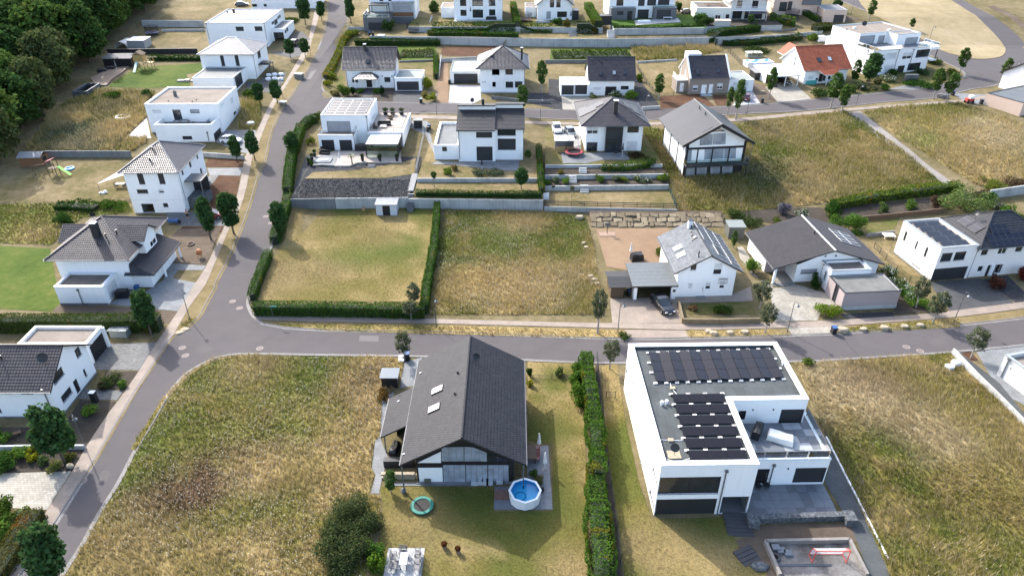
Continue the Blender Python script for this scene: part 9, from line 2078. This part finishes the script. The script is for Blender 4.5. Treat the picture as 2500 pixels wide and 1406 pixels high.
def single(name,label,cat,p,mb,mat,rz=0.):
 o=mb.build(name,mat);o.location=G(p);o.rotation_euler=(0,0,rz);return tag(o,label,cat)
def heap(w,d,hgt,sd,n=5):
 mb=MB();r=random.Random(sd)
 for k in range(n):stone(mb,w*.45,d*.6,hgt*r.uniform(.5,1),sd+k,0,(w*r.uniform(-.3,.3),d*r.uniform(-.25,.25),.01))
 return mb
def torus(r,t,n=18):return MB().lathe([(r+t*math.cos(a*1.047),t+t*math.sin(a*1.047)) for a in range(7)],n,cap=False)
def benchm(w,d,hgt,back=.45):
 mb=MB().box(-w/2,-d/2,hgt-.06,w/2,d/2,hgt)
 for x in (-w/2+.1,w/2-.1):mb.box(x-.05,-d/2+.03,0,x+.05,d/2-.03,hgt-.062)
 if back:mb.box(-w/2,d/2-.05,hgt+.05,w/2,d/2,hgt+back)
 return mb
single('garden_box','turquoise garden box at the red-roofed house','box',(4,628,722),MB().prism([(-1.2,-.5),(1.2,-.5),(1.2,.5),(-1.2,.5)],0,.7).prism([(-1.3,-.55),(1.3,-.55),(1.3,.55),(-1.3,.55)],.704,[.75,.75,.95,.95]),TURQ,.1)
single('paddling_pool','turquoise paddling pool behind the upper hedge','pool',(22,820,365),torus(1.2,.25),TURQ);single('garden_ring','white round garden ring in the flowering meadow','ring',(1,1060,1015),torus(1.4,.25),WHITEP);single('hose_coil','coil of brown hose on the gravel yard','hose',(5,1640,870),torus(.5,.12),WOODD)
single('slab_pile','pile of stored building slabs by the green lawn','slabs',(1,1590,700),MB().box(-1.8,-.6,0,-.2,.6,.35).box(.0,-.7,0,1.2,.5,.5).box(1.3,-.4,0,2.2,.5,.25),simple('pile',(.45,.42,.38),.8));single('rubble_heap','grey rubble heap under the junction street trees','rubble',(4,1745,840),heap(3.6,1.6,1.0,3,8),simple('rubble',(.28,.27,.26),.9));single('toy_heap','colourful toy heap at the gabled top house','toys',(3,440,200),heap(4.4,1.4,.8,9,8),simple('toys',(.45,.45,.45),.6,var=.7,scale=6))
t=thing('compact_digger','small red and white machine by the right edge garage','machine',(0,0,0));t.location=G((4,1985,885));MB().box(-.8,-.5,.45,.8,.5,1.1).build('body',REDM,t);MB().box(-.2,-.45,1.104,.7,.45,1.7).build('cab',WHITEP,t)
for x in (-.55,.55):
 for y in (-.55,.55):w_=link('wheel',WHEEL,t);w_.location=(x,y,.33);w_.rotation_euler=(R(90),0,0)
t=thing('wheelbarrow','blue wheeled cart by the open basement garage','cart',(0,0,0));t.location=G((5,1500,690));MB().prism([(-.9,-.4),(.7,-.4),(.7,.4),(-.9,.4)],.4,.75).build('tray',BLUEP,t);MB().bar((-.9,-.3,.6),(-1.6,-.3,.8),.05).bar((-.9,.3,.6),(-1.6,.3,.8),.05).bar((-.6,-.3,.4),(-.7,-.3,0),.05).bar((-.6,.3,.4),(-.7,.3,0),.05).build('handles',GREYM,t);w_=link('wheel',WHEEL,t);w_.location=(.8,0,.33);w_.rotation_euler=(R(90),0,0)
t=thing('concrete_mixer','orange concrete mixer on the gravel yard','mixer',(0,0,0));t.location=G((5,1720,980));MB().lathe([(.15,-.5),(.42,-.3),(.48,.1),(.25,.5)],12).build('drum',simple('orange',(.50,.19,.07),.6),t);t.children[0].location=(0,0,.95);t.children[0].rotation_euler=(R(50),0,0);MB().bar((-.4,-.4,0),(0,0,.9),.06).bar((.4,-.4,0),(0,0,.9),.06).bar((0,.6,0),(0,0,.9),.06).build('frame',MATS['orange'],t)
single('timber_bench','grey bench in the bed by the low concrete wall','bench',(10,90,220),benchm(2.2,.5,.45,0),WOODD,.6);mb=MB()
for k in range(3):
 for i in range(5):mb.box(-.65+i*.27,-.5,k*.13,-.42+i*.27,.5,k*.13+.12)
single('brick_pallet','stack of red-brown bricks beside the round pool','bricks',(12,1490,720),mb,simple('pallet',(.26,.15,.11),.8));mb=MB()
for k in range(6):mb.box(-.6,-.4+k*.14,.08,.6,-.3+k*.14,.11)
for x in (-.55,0,.55):mb.box(x-.04,-.4,0,x+.04,.4,.078)
single('wooden_pallet','wooden pallet lying in the dry meadow','pallet',(11,318,315),mb,WOODD,.2)
single('toy_car','white garden toy on the play lawn','toy',(5,890,430),heap(1.6,.9,.5,4,4),BAGW);t=thing('bird_table','yellow bird stand by the shed on the mown lawn','bird stand',(0,0,0));t.location=G((18,1090,172));MB().box(-.03,-.03,0,.03,.03,.5).build('post',WOODL,t);MB().box(-.22,-.18,.503,.22,.18,.72).build('house',WOODL,t);MB().prism([(-.28,-.24),(.28,-.24),(.28,.24),(-.28,.24)],.724,[.74,.74,.9,.9]).build('roof',WOODD,t)
for l_,p_ in (('dark kettle grill on the lower lawn terrace',(20,295,725)),('black grill by the dark shrub on the solar house terrace',(20,1190,240))):
 t=thing('kettle_grill',l_,'grill',(0,0,0));t.location=G(p_);MB().lathe([(.08,.5),(.35,.62),(.4,.78),(.34,.92),(.06,1.02)],12).build('kettle',RUB,t)
 for k in range(3):MB().bar((.2*math.cos(k*2.1),.2*math.sin(k*2.1),.6),(.4*math.cos(k*2.1),.4*math.sin(k*2.1),0),.04).build('leg',GREYM,t)
single('plastic_sheet','white plastic sheet over the corner of the rail fence','sheet',(20,195,860),MB().prism([(-.5,-.1),(.5,-.16),(.45,.14),(-.42,.1)],0,[1.2,1.35,1.25,1.1]),BAGW);t=thing('stone_lantern','stone garden lantern before the young tree','lantern',(0,0,0));t.location=G((12,652,690));MB().lathe([(.25,0),(.2,.15),(.12,.2),(.12,.35),(.22,.38)],8).build('foot',GABION,t);MB().lathe([(.2,.385),(.3,.42),(.05,.6)],8).build('cap',GABION,t)
# person by the open basement garage
me=bpy.data.meshes.new('body');vs=[(0,0,.95),(0,0,1.2),(0,0,1.42),(0,0,1.56),(0,.01,1.68),(.19,0,1.40),(.25,.03,1.14),(.22,-.12,.92),(-.19,0,1.40),(-.25,.03,1.14),(-.22,-.12,.92),(.10,0,.88),(.12,.02,.48),(.12,0,.06),(.12,-.14,.03),(-.10,0,.88),(-.14,-.04,.48),(-.13,.02,.06),(-.13,-.12,.03)]
es=[(0,1),(1,2),(2,3),(3,4),(2,5),(5,6),(6,7),(2,8),(8,9),(9,10),(0,11),(11,12),(12,13),(13,14),(0,15),(15,16),(16,17),(17,18)];rd=[.15,.15,.14,.06,.10,.07,.05,.04,.07,.05,.04,.10,.065,.045,.04,.10,.065,.045,.04]
me.from_pydata(vs,es,[]);me.materials.append(SKIN);t=thing('person','person in dark shorts standing beside the driveway under the tall house','person',G((5,1615,650)),.4);ob=link('body',me,t);md=ob.modifiers.new('skin','SKIN');sv=me.skin_vertices[0].data if me.skin_vertices else None
if sv is None:
 bpy.context.view_layer.objects.active=ob
else:
 for v_,r2 in zip(sv,rd):v_.radius=(r2,r2*.8)
 sv[0].use_root=True
ob.modifiers.new('sub','SUBSURF').levels=1
mb=MB();mb.lathe([(.19,.78),(.20,.9),(.18,1.04)],12,cap=False)
for s in (-1,1):mb.lathe([(.105,.55),(.12,.9)],10,(s*.11,-.01,0),cap=False)
mb.build('shorts',ANTHM,t);MB().lathe([(.03,1.80),(.09,1.78),(.115,1.70),(.11,1.66)],12,(0,.015,0)).build('hair',WOODD,t)
